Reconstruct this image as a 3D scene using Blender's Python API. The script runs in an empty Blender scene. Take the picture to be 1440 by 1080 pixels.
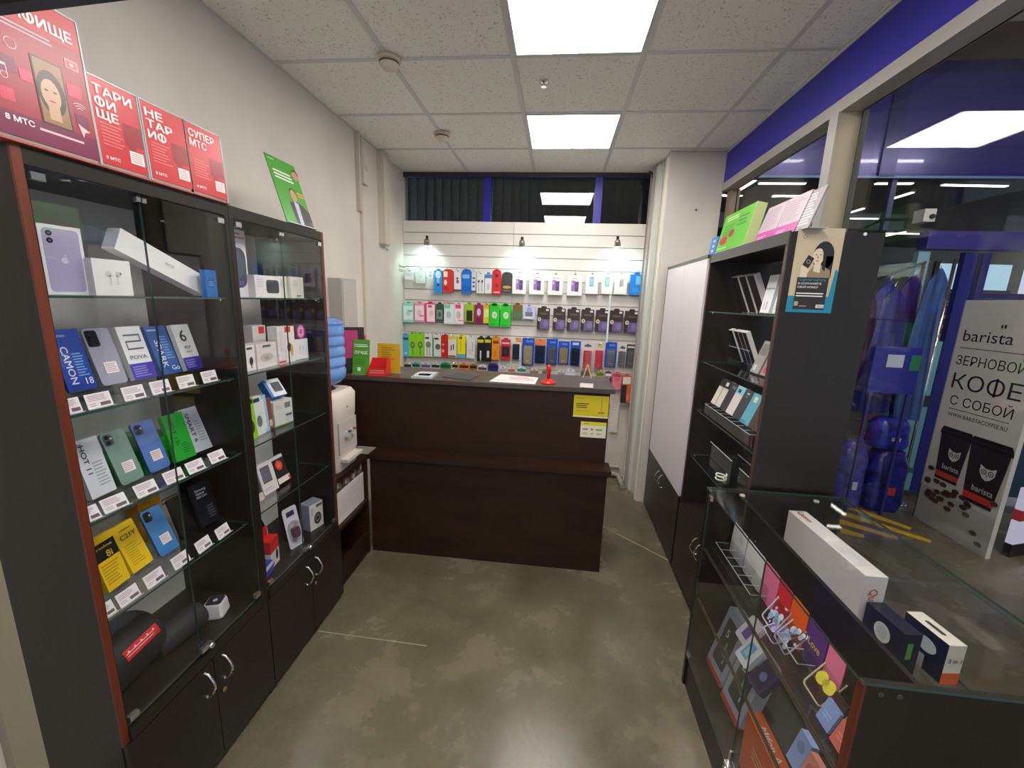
import bpy, math, random
from mathutils import Matrix, Vector, Euler
random.seed(7)
SC = bpy.context.scene
COL = SC.collection
R = math.radians

# ------------------------------------------------------------------ camera, world, exposure
cam_d = bpy.data.cameras.new('camera'); cam = bpy.data.objects.new('camera', cam_d); COL.objects.link(cam)
cam_d.sensor_width = 36.0; cam_d.lens = 36.0 * 582.65 / 1440.0; cam_d.clip_start = 0.02; cam_d.clip_end = 60
_yaw, _pit, _rol = R(-5.858), R(-11.465), R(1.972)
_f = Vector((math.sin(_yaw)*math.cos(_pit), math.cos(_yaw)*math.cos(_pit), math.sin(_pit)))
_r = Vector((math.cos(_yaw), -math.sin(_yaw), 0)); _u = _r.cross(_f)
_r2 = math.cos(_rol)*_r + math.sin(_rol)*_u; _u2 = -math.sin(_rol)*_r + math.cos(_rol)*_u
cam.matrix_world = Matrix(((_r2.x, _u2.x, -_f.x, 0.0), (_r2.y, _u2.y, -_f.y, 0.0), (_r2.z, _u2.z, -_f.z, 1.68), (0, 0, 0, 1)))
SC.camera = cam
W = bpy.data.worlds.new('world'); SC.world = W; W.use_nodes = True
W.node_tree.nodes['Background'].inputs[0].default_value = (0.80, 0.86, 1.0, 1)
W.node_tree.nodes['Background'].inputs[1].default_value = 0.75
vs = SC.view_settings; vs.view_transform = 'Standard'; vs.look = 'None'; vs.gamma = 1.0; vs.use_curve_mapping = False
vs.exposure = 0.06
try:
    SC.cycles.use_denoising = True; SC.cycles.transparent_max_bounces = 40; SC.cycles.max_bounces = 10
except Exception: pass
PANEL_W = 21.0      # radiance of the ceiling panels
SPOT_W = 5.5        # watts of each clip lamp

# ------------------------------------------------------------------ materials
_mats = {}
def lin(c):
    return tuple(((v/255.0)/12.92 if v/255.0 <= 0.04045 else ((v/255.0+0.055)/1.055)**2.4) for v in c)
def _new(name):
    m = bpy.data.materials.new(name); m.use_nodes = True
    nt = m.node_tree; return m, nt, nt.nodes['Principled BSDF']
def C(c, rough=0.45, metal=0.0, coat=0.0, var=0.05):
    """plain coloured product material with a slight procedural unevenness; c in sRGB 0..255"""
    k = (c, rough, metal, coat)
    if k in _mats: return _mats[k]
    m, nt, b = _new('paint_%02x%02x%02x' % c)
    l = lin(c)
    b.inputs['Roughness'].default_value = rough; b.inputs['Metallic'].default_value = metal
    b.inputs['Coat Weight'].default_value = coat
    n = nt.nodes.new('ShaderNodeTexNoise'); n.inputs['Scale'].default_value = 35
    mx = nt.nodes.new('ShaderNodeMix'); mx.data_type = 'RGBA'
    mx.inputs[6].default_value = tuple(v*(1-var) for v in l)+(1,); mx.inputs[7].default_value = tuple(min(1, v*(1+var)) for v in l)+(1,)
    nt.links.new(n.outputs[0], mx.inputs[0]); nt.links.new(mx.outputs[2], b.inputs['Base Color'])
    _mats[k] = m; return m
def rough_mat(name, c1, c2, scale, rough, bump=0.0, bscale=200, detail=4, spec=0.5, stretch=None, r2=None):
    m, nt, b = _new(name)
    co = nt.nodes.new('ShaderNodeTexCoord'); mp = nt.nodes.new('ShaderNodeMapping')
    nt.links.new(co.outputs['Object'], mp.inputs[0])
    if stretch: mp.inputs['Scale'].default_value = stretch
    n = nt.nodes.new('ShaderNodeTexNoise'); n.inputs['Scale'].default_value = scale; n.inputs['Detail'].default_value = detail
    nt.links.new(mp.outputs[0], n.inputs[0])
    rp = nt.nodes.new('ShaderNodeValToRGB')
    rp.color_ramp.elements[0].position = 0.32; rp.color_ramp.elements[1].position = 0.68
    rp.color_ramp.elements[0].color = lin(c1)+(1,); rp.color_ramp.elements[1].color = lin(c2)+(1,)
    nt.links.new(n.outputs[0], rp.inputs[0]); nt.links.new(rp.outputs[0], b.inputs['Base Color'])
    b.inputs['Roughness'].default_value = rough; b.inputs['Specular IOR Level'].default_value = spec
    if r2 is not None:
        mr = nt.nodes.new('ShaderNodeMapRange'); mr.inputs[3].default_value = rough; mr.inputs[4].default_value = r2
        nt.links.new(n.outputs[0], mr.inputs[0]); nt.links.new(mr.outputs[0], b.inputs['Roughness'])
    if bump:
        n2 = nt.nodes.new('ShaderNodeTexNoise'); n2.inputs['Scale'].default_value = bscale
        nt.links.new(mp.outputs[0], n2.inputs[0])
        bp = nt.nodes.new('ShaderNodeBump'); bp.inputs['Strength'].default_value = bump; bp.inputs['Distance'].default_value = 0.002
        nt.links.new(n2.outputs[0], bp.inputs['Height']); nt.links.new(bp.outputs[0], b.inputs['Normal'])
    return m
def glass_mat(name, tint, gloss=1.0, rough=0.02):
    """thin pane: clear transmission with a Fresnel reflection on top"""
    m = bpy.data.materials.new(name); m.use_nodes = True; nt = m.node_tree; nt.nodes.clear()
    o = nt.nodes.new('ShaderNodeOutputMaterial'); t = nt.nodes.new('ShaderNodeBsdfTransparent'); g = nt.nodes.new('ShaderNodeBsdfGlossy')
    t.inputs[0].default_value = tint+(1,); g.inputs['Roughness'].default_value = rough
    lw = nt.nodes.new('ShaderNodeLayerWeight'); lw.inputs[0].default_value = 0.5      # Facing: 1 - |cos|, the same from both sides
    pw = nt.nodes.new('ShaderNodeMath'); pw.operation = 'POWER'; pw.inputs[1].default_value = 5.0
    fr = nt.nodes.new('ShaderNodeMath'); fr.operation = 'MULTIPLY_ADD'; fr.inputs[1].default_value = 0.96; fr.inputs[2].default_value = 0.04
    nt.links.new(lw.outputs['Facing'], pw.inputs[0]); nt.links.new(pw.outputs[0], fr.inputs[0])
    mu = nt.nodes.new('ShaderNodeMath'); mu.operation = 'MULTIPLY'; mu.inputs[1].default_value = gloss; mu.use_clamp = True
    mx = nt.nodes.new('ShaderNodeMixShader')
    nt.links.new(fr.outputs[0], mu.inputs[0]); nt.links.new(mu.outputs[0], mx.inputs[0])
    nt.links.new(t.outputs[0], mx.inputs[1]); nt.links.new(g.outputs[0], mx.inputs[2]); nt.links.new(mx.outputs[0], o.inputs[0])
    return m
def emit_mat(name, c, s):
    m = bpy.data.materials.new(name); m.use_nodes = True; nt = m.node_tree; nt.nodes.clear()
    o = nt.nodes.new('ShaderNodeOutputMaterial'); e = nt.nodes.new('ShaderNodeEmission')
    e.inputs[0].default_value = c+(1,); e.inputs[1].default_value = s; nt.links.new(e.outputs[0], o.inputs[0]); return m
def tile_mat():
    m, nt, b = _new('mineral_ceiling_tile')
    co = nt.nodes.new('ShaderNodeTexCoord')
    v = nt.nodes.new('ShaderNodeTexNoise'); v.inputs['Scale'].default_value = 95; v.inputs['Detail'].default_value = 3
    nt.links.new(co.outputs['Object'], v.inputs[0])
    rp = nt.nodes.new('ShaderNodeValToRGB'); rp.color_ramp.elements[0].position = 0.30; rp.color_ramp.elements[1].position = 0.40
    rp.color_ramp.elements[0].color = lin((186, 179, 168))+(1,); rp.color_ramp.elements[1].color = lin((240, 236, 228))+(1,)
    nt.links.new(v.outputs[0], rp.inputs[0]); nt.links.new(rp.outputs[0], b.inputs['Base Color']); b.inputs['Roughness'].default_value = 0.9
    return m
def floor_mat():
    m, nt, b = _new('polished_concrete')
    co = nt.nodes.new('ShaderNodeTexCoord')
    a = nt.nodes.new('ShaderNodeTexNoise'); a.inputs['Scale'].default_value = 2.4; a.inputs['Detail'].default_value = 7; a.inputs['Roughness'].default_value = 0.62; a.inputs['Distortion'].default_value = 0.35
    d = nt.nodes.new('ShaderNodeTexNoise'); d.inputs['Scale'].default_value = 60; d.inputs['Detail'].default_value = 2
    nt.links.new(co.outputs['Object'], a.inputs[0]); nt.links.new(co.outputs['Object'], d.inputs[0])
    rp = nt.nodes.new('ShaderNodeValToRGB')
    e = rp.color_ramp.elements; e[0].position = 0.30; e[0].color = lin((82, 76, 59))+(1,); e[1].position = 0.72; e[1].color = lin((124, 114, 92))+(1,)
    x = e.new(0.52); x.color = lin((100, 93, 74))+(1,)
    nt.links.new(a.outputs[0], rp.inputs[0])
    mx = nt.nodes.new('ShaderNodeMix'); mx.data_type = 'RGBA'; mx.blend_type = 'OVERLAY'; mx.inputs[0].default_value = 0.25
    nt.links.new(rp.outputs[0], mx.inputs[6]); nt.links.new(d.outputs[1], mx.inputs[7]); nt.links.new(mx.outputs[2], b.inputs['Base Color'])
    mr = nt.nodes.new('ShaderNodeMapRange'); mr.inputs[1].default_value = 0.3; mr.inputs[2].default_value = 0.7; mr.inputs[3].default_value = 0.16; mr.inputs[4].default_value = 0.34
    nt.links.new(a.outputs[0], mr.inputs[0]); nt.links.new(mr.outputs[0], b.inputs['Roughness'])
    return m
M_WALL = rough_mat('painted_plaster', (203, 196, 186), (214, 207, 197), 2.5, 0.75, 0.25, 90)
M_TILE = tile_mat(); M_FLOOR = floor_mat()
M_TBAR = C((206, 204, 200), 0.5)
M_DARK = rough_mat('black_laminate', (30, 25, 20), (36, 30, 24), 6, 0.34, 0.04, 150, spec=0.4, stretch=(1, 1, 0.15))
M_WENGE = rough_mat('wenge_laminate', (38, 20, 9), (50, 29, 15), 14, 0.5, 0.05, 120, spec=0.3, stretch=(0.25, 1, 1))
M_WTOP = rough_mat('wenge_worktop', (66, 54, 47), (78, 65, 57), 14, 0.32, 0.05, 120, stretch=(0.25, 1, 1))
M_RED_EDGE = rough_mat('mahogany_edge', (82, 34, 20), (108, 48, 28), 9, 0.4, 0.05, 100, stretch=(3, 3, 0.3))
M_WHITE = C((226, 222, 222), 0.4); M_BLUE = C((38, 30, 150), 0.35); M_ALU = C((168, 164, 158), 0.4, 0.35)
M_BEIGE = C((176, 163, 136), 0.5)
M_CHROME = C((215, 215, 215), 0.18, 0.95); M_BRASS = C((190, 160, 90), 0.3, 0.9); M_BLACK = C((14, 13, 14), 0.35); M_BLKGLOSS = C((10, 10, 14), 0.12)
M_GLASS = glass_mat('clear_glass', (0.985, 0.992, 0.988), 0.95)
M_GTOP = glass_mat('counter_glass', (0.98, 0.988, 0.984), 1.2)
M_SHOPWIN = glass_mat('shop_window_glass', (0.95, 0.965, 0.965), 0.85)
M_TRANSOM = glass_mat('tinted_transom_glass', (0.75, 0.79, 0.79), 1.15)
M_GEDGE = C((50, 74, 66), 0.2); M_ACRYL = glass_mat('clear_acrylic', (0.93, 0.94, 0.94), 0.9, 0.05); M_ACEDGE = C((176, 186, 186), 0.25)
M_PANEL = emit_mat('led_panel', (1.0, 0.955, 0.91), PANEL_W)
M_STRIP = emit_mat('strip_tube', (1.0, 0.95, 0.86), 5.0)
M_SKYWIN = emit_mat('daylit_pane', (0.55, 0.82, 1.0), 0.75)
M_LAMP = emit_mat('clip_lamp_bulb', (0.85, 1.0, 0.96), 14.0)

# ------------------------------------------------------------------ mesh helpers
class MB:
    def __init__(s): s.v = []; s.f = []; s.m = []; s.s = []
    def face(s, pts, m=0, sm=False):
        b = len(s.v); s.v += [tuple(p) for p in pts]; s.f.append(tuple(range(b, b+len(pts)))); s.m.append(m); s.s.append(sm); return s
    def idx(s, vs, fs, m=0, sm=False):
        b = len(s.v); s.v += [tuple(p) for p in vs]
        for f in fs: s.f.append(tuple(b+i for i in f)); s.m.append(m); s.s.append(sm)
        return s
    def box(s, x0, x1, y0, y1, z0, z1, m=0, my=None, mx=None, mz=None):
        vs = [(x0, y0, z0), (x1, y0, z0), (x1, y1, z0), (x0, y1, z0), (x0, y0, z1), (x1, y0, z1), (x1, y1, z1), (x0, y1, z1)]
        b = len(s.v); s.v += vs
        for f, k in (((0, 3, 2, 1), mz), ((4, 5, 6, 7), mz), ((0, 1, 5, 4), my), ((2, 3, 7, 6), my), ((1, 2, 6, 5), mx), ((3, 0, 4, 7), mx)):
            s.f.append(tuple(b+i for i in f)); s.m.append(m if k is None else k); s.s.append(False)
        return s
    def rbox(s, x0, x1, z0, z1, y0, y1, r, m=0, n=4, side=None, top_only=False):
        """rounded rectangle in XZ extruded along Y (front at y0)"""
        pts = []
        for cx, cz, a0 in ((x1-r, z1-r, 0), (x0+r, z1-r, 90), (x0+r, z0+r, 180), (x1-r, z0+r, 270)):
            if top_only and a0 >= 180: pts.append((x0 if a0 == 180 else x1, z0)); continue
            for i in range(n+1):
                a = R(a0+90*i/n); pts.append((cx+r*math.cos(a), cz+r*math.sin(a)))
        k = len(pts); b = len(s.v)
        s.v += [(x, y0, z) for x, z in pts]+[(x, y1, z) for x, z in pts]
        s.f.append(tuple(b+i for i in range(k))[::-1]); s.m.append(m); s.s.append(False)
        s.f.append(tuple(b+k+i for i in range(k))); s.m.append(m); s.s.append(False)
        for i in range(k):
            j = (i+1) % k; s.f.append((b+i, b+j, b+k+j, b+k+i)); s.m.append(m if side is None else side); s.s.append(False)
        return s
    def lathe(s, prof, c=(0, 0, 0), n=20, m=0, sm=True, axis='z', caps=True):
        b = len(s.v); k = len(prof)
        for r, z in prof:
            for i in range(n):
                a = 2*math.pi*i/n; p = (r*math.cos(a), r*math.sin(a), z)
                if axis == 'y': p = (p[0], p[2], p[1])
                elif axis == 'x': p = (p[2], p[0], p[1])
                s.v.append((c[0]+p[0], c[1]+p[1], c[2]+p[2]))
        for j in range(k-1):
            for i in range(n):
                i2 = (i+1) % n; s.f.append((b+j*n+i, b+j*n+i2, b+(j+1)*n+i2, b+(j+1)*n+i)); s.m.append(m); s.s.append(sm)
        if caps:
            s.f.append(tuple(b+i for i in range(n))[::-1]); s.m.append(m); s.s.append(False)
            s.f.append(tuple(b+(k-1)*n+i for i in range(n))); s.m.append(m); s.s.append(False)
        return s
    def cyl(s, c, r, h, axis='z', n=14, m=0, r2=None): return s.lathe([(r, 0), (r if r2 is None else r2, h)], c, n, m, True, axis)
    def tube(s, pts, r, n=8, m=0):
        pts = [Vector(p) for p in pts]; b = len(s.v); k = len(pts)
        for i, p in enumerate(pts):
            d = (pts[min(i+1, k-1)]-pts[max(i-1, 0)]).normalized()
            u = d.cross(Vector((0, 0, 1)) if abs(d.z) < 0.9 else Vector((1, 0, 0))).normalized(); w = d.cross(u)
            for j in range(n):
                a = 2*math.pi*j/n; q = p+u*(r*math.cos(a))+w*(r*math.sin(a)); s.v.append(tuple(q))
        for i in range(k-1):
            for j in range(n):
                j2 = (j+1) % n; s.f.append((b+i*n+j, b+i*n+j2, b+(i+1)*n+j2, b+(i+1)*n+j)); s.m.append(m); s.s.append(True)
        s.f.append(tuple(b+j for j in range(n))); s.m.append(m); s.s.append(False)
        s.f.append(tuple(b+(k-1)*n+j for j in range(n))[::-1]); s.m.append(m); s.s.append(False)
        return s
    def disc(s, cx, cz, r, y, m=0, n=20, rz=None, a0=0, a1=360):
        """flat disc / ellipse / sector of print facing -Y"""
        rz = r if rz is None else rz; full = abs(a1-a0) >= 360
        pts = [(cx+r*math.cos(R(a0+(a1-a0)*i/n)), y, cz+rz*math.sin(R(a0+(a1-a0)*i/n))) for i in range(n if full else n+1)]
        return s.face(pts[::-1], m)
    def rect(s, x0, z0, x1, z1, y, m=0): return s.face([(x0, y, z0), (x1, y, z0), (x1, y, z1), (x0, y, z1)], m)
    def ring(s, cx, cz, r0, r1, y, m=0, n=20):
        for i in range(n):
            a, b2 = 2*math.pi*i/n, 2*math.pi*(i+1)/n
            s.face([(cx+r0*math.cos(a), y, cz+r0*math.sin(a)), (cx+r0*math.cos(b2), y, cz+r0*math.sin(b2)), (cx+r1*math.cos(b2), y, cz+r1*math.sin(b2)), (cx+r1*math.cos(a), y, cz+r1*math.sin(a))][::-1], m)
        return s
    def mesh(s, name, mats):
        me = bpy.data.meshes.new(name); me.from_pydata(s.v, [], s.f)
        for k in (mats if isinstance(mats, (list, tuple)) else [mats]): me.materials.append(k)
        me.polygons.foreach_set('material_index', s.m); me.polygons.foreach_set('use_smooth', s.s); me.update(); return me
    def build(s, name, mats, parent=None, loc=(0, 0, 0), rot=(0, 0, 0)):
        return link(name, s.mesh(name, mats), parent, loc, rot)
def link(name, me, parent=None, loc=(0, 0, 0), rot=(0, 0, 0)):
    o = bpy.data.objects.new(name, me); COL.objects.link(o); o.location = loc; o.rotation_euler = rot
    if parent: o.parent = parent
    return o
def tag(o, label, cat, group=None):
    o['label'] = label; o['category'] = cat
    if group: o['group'] = group
    return o
def struct(o, label=None):
    o['kind'] = 'structure'
    if label: o['label'] = label
    return o
def thing(name, label, cat, loc=(0, 0, 0), rot=(0, 0, 0), group=None):
    return tag(link(name, None, None, loc, rot), label, cat, group)
def item(name, label, cat, B, a=0.0, t=0.0, group=None):
    """thing whose front faces direction a (deg, 0=+X, -90=-Y) leaning back t degrees; local X right, Z up, front at y=0"""
    return thing(name, label, cat, B, (R(-t), 0, R(a+90)), group)
def glass_box(x0, x1, y0, y1, z0, z1, thin):
    """pane whose big faces are glass and whose rims show the green edge"""
    k = {'mx': 1, 'my': 1, 'mz': 1}; k['m'+thin] = 0
    return MB().box(x0, x1, y0, y1, z0, z1, 0, **k)
_fontcache = {}
def _raw_text(s):
    if s in _fontcache: return _fontcache[s]
    cu = bpy.data.curves.new('lettering', 'FONT'); cu.body = s; cu.resolution_u = 3; cu.size = 1.0; cu.fill_mode = 'FRONT'
    o = bpy.data.objects.new('lettering', cu); COL.objects.link(o)
    dg = bpy.context.evaluated_depsgraph_get()
    me = bpy.data.meshes.new_from_object(o.evaluated_get(dg)); vs = [tuple(v.co) for v in me.vertices]; fs = [tuple(p.vertices) for p in me.polygons]
    bpy.data.objects.remove(o); bpy.data.meshes.remove(me); bpy.data.curves.remove(cu)
    _fontcache[s] = (vs, fs); return vs, fs
def text_mesh(s):
    """glyph outlines; the letter Ф is set as a round О with its stem added"""
    if 'Ф' not in s: return _raw_text(s)
    vs, fs = _raw_text(s.replace('Ф', 'О')); vs, fs = list(vs), list(fs)
    ov = _raw_text('О')[0]; ow = max(v[0] for v in ov)-min(v[0] for v in ov)
    for i, ch in enumerate(s):
        if ch == 'Ф':
            pv = _raw_text(s[:i].replace('Ф', 'О')+'О')[0]; c = max(v[0] for v in pv)-ow/2; b = len(vs)
            vs += [(c-0.045, -0.06, 0), (c+0.045, -0.06, 0), (c+0.045, 0.78, 0), (c-0.045, 0.78, 0)]; fs.append((b, b+1, b+2, b+3))
    return vs, fs
def text(parent, s, x, z, h, mat, y=-0.0014, w=None, rot=0.0, align='c', bold=0.012, name='lettering'):
    """flat lettering on a face turned to local -Y, cap height about h, centred (or left aligned) at x, z"""
    vs, fs = text_mesh(s)
    if not vs: return None
    xs = [v[0] for v in vs]; x0, x1 = min(xs), max(xs)
    k = h/0.72; kx = k if w is None else w/max(1e-6, x1-x0)
    cx = x0 if align == 'l' else (x0+x1)/2; cy = 0.36
    ca, sa = math.cos(R(rot)), math.sin(R(rot)); mb = MB()
    sh = [(0, 0)] if bold <= 0.004 else [(0, 0), (-bold, 0), (bold, 0), (0, -bold*0.8), (0, bold*0.8)]
    for n, (dx, dz) in enumerate(sh):
        out = []
        for a, b, _ in vs:
            px, pz = (a+dx-cx)*kx, (b+dz-cy)*k; out.append((x+px*ca-pz*sa, y-0.00003*n, z+px*sa+pz*ca))
        mb.idx(out, fs)
    return mb.build(name, mat, parent)
def lines(mb, x0, x1, z1, z0, n, y, m, fill=0.45, jag=0.35):
    """rows of fine print"""
    p = (z1-z0)/n
    for i in range(n):
        zz = z1-p*(i+0.5); mb.rect(x0, zz-p*fill/2, x1-(x1-x0)*jag*random.random(), zz+p*fill/2, y, m)
K_BLK = (22, 22, 24); K_WHT = (236, 234, 232); K_GRY = (150, 150, 152)
def carton(name, label, cat, B, a, t, w, h, d, col, prints=(), texts=(), rough=0.4, group=None, r=0.0, sides=None, part='box'):
    """product box; prints (u0,v0,u1,v1,colour) and texts (string,u,v,height m,colour[,rot[,width m]]) lie on its front"""
    B = (B[0], B[1], B[2]+d*math.sin(R(max(0, t))))      # leans on its rear bottom edge
    o = item(name, label, cat, B, a, t, group)
    mb = MB(); sd = sides or col
    if r: mb.rbox(-w/2, w/2, 0, h, 0, d, r, 0, side=1)
    else: mb.box(-w/2, w/2, 0, d, 0, h, 0, mx=1, mz=1)
    mb.build(part, [C(col, rough), C(sd, rough)], o)
    if prints:
        ms = []; p = MB()
        for i, q in enumerate(prints):
            mt = C(q[4], rough)
            if mt not in ms: ms.append(mt)
            yy = -0.0006-0.00004*i; k = ms.index(mt)
            if len(q) > 5 and q[5] == 'o': p.disc(((q[0]+q[2])/2-0.5)*w, (q[1]+q[3])/2*h, abs(q[2]-q[0])/2*w, yy, k, 18, abs(q[3]-q[1])/2*h)
            elif len(q) > 5 and q[5] == 'l': lines(p, (q[0]-0.5)*w, (q[2]-0.5)*w, q[3]*h, q[1]*h, q[6], yy, k)
            else: p.rect((q[0]-0.5)*w, q[1]*h, (q[2]-0.5)*w, q[3]*h, yy, k)
        p.build('print', ms, o)
    for q in texts:
        text(o, q[0], (q[1]-0.5)*w, q[2]*h, q[3], C(q[4], rough), rot=q[5] if len(q) > 5 else 0, w=q[6] if len(q) > 6 else None)
    return o

# ------------------------------------------------------------------ the room shell
ZC = 2.79
fl = struct(MB().box(-2.4, 11, -1.6, 12, -0.1, 0).build('floor', M_FLOOR), 'polished grey brown concrete floor')
M_JOINT = C((150, 143, 118), 0.6)
def joint(p, q, w=0.0045):
    d = Vector((q[0]-p[0], q[1]-p[1], 0)); n = Vector((-d.y, d.x, 0)).normalized()*w; P = Vector(p+(0.0008,)); Q = Vector(q+(0.0008,))
    MB().face([P-n, Q-n, Q+n, P+n]).build('floor_joint', M_JOINT, fl)
joint((0.352, 3.04), (0.84, 2.593)); joint((-1.12, 1.70), (-0.55, 1.69), 0.003)

ce = struct(MB().box(-1.57, 1.32, 0.38, 4.05, 2.825, 2.95).build('ceiling', C((150, 148, 142), 0.9)), 'white suspended ceiling of square mineral tiles')
gx = [-1.47, -0.872, -0.272, 0.328, 0.928, 1.165]; gy = [0.38, 0.98, 1.58, 2.18, 2.78, 3.38, 3.95]
lights = {(2, 0), (2, 2), (2, 4)}
for j in range(6):
    for i in range(5):
        if (i, j) in lights: continue
        MB().box(gx[i]+0.011, gx[i+1]-0.011, gy[j]+0.011, gy[j+1]-0.011, ZC+0.004, ZC+0.03).build('ceiling_tile', M_TILE, ce)
for x in gx: MB().box(x-0.012, x+0.012, 0.38, 3.95, ZC, ZC+0.03).build('ceiling_grid_bar', M_TBAR, ce)
for j, y in enumerate(gy):
    for i in range(5): MB().box(gx[i]+0.0125, gx[i+1]-0.0125, y-0.012, y+0.012, ZC, ZC+0.03).build('ceiling_grid_bar', M_TBAR, ce)
for j, nm in ((0, 'ceiling light panel over the entrance, nearest the doorway'), (2, 'large bright square ceiling light panel nearer the entrance'), (4, 'bright square ceiling light panel nearer the back wall')):
    t = thing('ceiling_light', nm, 'light', ((gx[2]+gx[3])/2, (gy[j]+gy[j+1])/2, ZC), group='square ceiling light panels')
    MB().box(-0.278, 0.278, -0.278, 0.278, -0.002, 0.004).build('diffuser', M_PANEL, t)
    MB().box(-0.2865, 0.2865, -0.2865, 0.2865, 0.0045, 0.03).build('housing', M_TBAR, t)
    f = MB()
    for a in (-1, 1):
        f.box(a*0.2825-0.004, a*0.2825+0.004, -0.2865, 0.2865, -0.003, 0.0042); f.box(-0.278, 0.278, a*0.2825-0.004, a*0.2825+0.004, -0.003, 0.0042)
    f.build('frame', M_TBAR, t)

struct(MB().box(-1.57, -1.47, -1.2, 4.05, 0, 2.95).build('wall_left', M_WALL), 'cream painted plaster wall behind the display cabinets')
wb = struct(MB().box(-1.47, 1.24, 3.95, 4.05, 0, 2.37).build('wall_back', M_WALL), 'cream back wall behind the slatted accessory panels')
MB().box(-1.47, 1.24, 3.95, 4.05, 2.768, 2.825).build('lintel', C((44, 46, 52), 0.5), wb)
# column in the far right corner
col = struct(MB().box(0.768, 1.165, 3.44, 3.95, 0, ZC).build('wall_column', M_WALL), 'cream square column in the far right corner')
MB().box(0.985, 0.995, 3.432, 3.44, 2.385, 2.395).build('screw', M_BLACK, col)
# transom window above the slat wall
w3 = struct(glass_box(-1.47, 0.768, 3.995, 4.003, 2.37, 2.768, 'y').build('window_3', [M_TRANSOM, M_GEDGE]), 'dark tinted transom window above the slat wall')
for x in (-0.69, 0.30): MB().box(x-0.033, x+0.033, 3.955, 4.0, 2.37, 2.768).build('window_mullion', M_BLUE, w3)
MB().box(-1.47, 0.768, 3.95, 4.0, 2.752, 2.768).build('window_frame', C((40, 42, 60), 0.4), w3)
# dark hall seen through the transom
hb = struct(MB().box(-2.2, 1.2, 6.0, 6.05, 1.2, 3.4).build('wall_hall', rough_mat('corrugated_dark', (58, 64, 64), (74, 80, 80), 3, 0.7)), 'dark corrugated wall of the hall behind the transom')
for i in range(28): MB().box(-2.2+i*0.12, -2.15+i*0.12, 5.97, 6.0, 1.2, 3.4).build('rib', C((66, 72, 72), 0.7), hb)
t = thing('strip_light', 'added unseen strip light brightening the hall behind the transom', 'light', (-1.6, 4.5, 3.26)); MB().box(0, 2.4, -0.03, 0.03, 0.012, 0.05).build('housing', M_TBAR, t); MB().box(0.01, 2.39, -0.022, 0.022, 0, 0.0115).build('tube', M_STRIP, t)  # lamp added out of view to lighten the hall behind the glass
struct(MB().box(-2.2, 1.24, 4.05, 6.05, 3.35, 3.4).build('ceiling_hall', C((62, 66, 66), 0.8)))

# right hand shop window wall
tr = struct(MB().box(1.165, 1.245, 0.38, 3.455, 2.572, ZC).build('wall_right', M_BLUE), 'deep blue fascia above the shop window')
MB().box(1.158, 1.25, 0.38, 3.44, 2.518, 2.572).build('header_rail', M_ALU, tr)
MB().box(1.158, 1.165, 0.38, 3.455, ZC-0.012, ZC-0.001).build('ceiling_angle', M_TBAR, tr)
w1 = struct(glass_box(1.238, 1.246, 2.17, 3.36, 0.07, 2.518, 'x').build('window_1', [M_SHOPWIN, M_GEDGE]), 'tall fixed shop window pane beside the column')
w2 = struct(glass_box(1.238, 1.246, 0.45, 2.09, 0.07, 2.518, 'x').build('window_2', [M_SHOPWIN, M_GEDGE]), 'wide fixed shop window pane beside the display counter')
MB().box(1.16, 1.262, 2.115, 2.17, 0.0, 2.518).build('window_mullion', M_BEIGE, w1)
MB().box(1.152, 1.16, 2.112, 2.173, 0.0, 2.518).build('mullion_cap', M_ALU, w1)
MB().box(1.20, 1.262, 3.36, 3.44, 0.0, 2.518).build('window_frame', C((128, 112, 92), 0.5), w1)
MB().box(1.232, 1.252, 2.17, 3.36, 0.0, 0.07).build('window_sill', M_ALU, w1)
MB().box(1.232, 1.252, 0.45, 2.09, 0.0, 0.07).build('window_sill', M_ALU, w2)
MB().box(1.248, 1.262, 2.092, 2.112, 0.0, 2.518).build('glazing_bead', C((60, 56, 52), 0.5), w2)
MB().box(1.16, 1.262, 0.38, 0.45, 0.0, 2.518).build('window_frame', M_ALU, w2)

# door frame of the entrance, close on the left of the camera
d1 = struct(MB().box(-0.10, -0.023, -0.06, 0.0, 0, 1.990).build('door_1', C((206, 196, 178), 0.5), None, (-0.884, 0.514, 0), (0, 0, R(-5))), 'pale aluminium door frame of the entrance')
MB().box(-0.023, 0.0, -0.038, 0.0, 0, 1.986).build('door_seal', C((126, 118, 98), 0.6), d1)
MB().box(0.0, 1.7, -0.06, -0.016, 1.992, 2.09).build('door_head', C((206, 196, 178), 0.5), d1)
MB().box(0.0, 1.7, -0.016, 0.0, 1.988, 2.09).build('door_seal', M_BLACK, d1)

# wall services -------------------------------------------------------
t = thing('cable_conduit', 'white cable conduit with junction box running down the left wall', 'conduit', (-1.47, 3.07, 1.17))
MB().box(0.0, 0.022, -0.012, 0.012, 0.0, 1.30).build('conduit', C((206, 196, 182), 0.5), t)
MB().box(0.0, 0.03, -0.055, -0.025, 1.10, 1.62).build('conduit', C((196, 184, 172), 0.5), t)
jb = MB().box(0.0, 0.05, -0.022, 0.05, 1.29, 1.47).build('junction_box', C((208, 200, 190), 0.5), t)
MB().cyl((0.05, 0.014, 1.40), 0.02, 0.004, 'x', 14).build('cover', C((190, 184, 176), 0.5), jb)
MB().box(0.0, 0.022, 0.01, 0.045, 1.47, 1.615).build('conduit', C((206, 196, 182), 0.5), t)
t = thing('wall_duct', 'short cream vertical duct at the top of the left wall corner', 'duct', (-1.47, 3.38, 2.10))
MB().box(0.0, 0.055, 0.0, 0.10, 0.0, 0.688).build('duct', C((206, 196, 182), 0.55), t)
MB().box(-0.0, 0.057, -0.002, 0.102, -0.012, 0.0).build('end_cap', C((190, 180, 166), 0.55), t)
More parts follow.
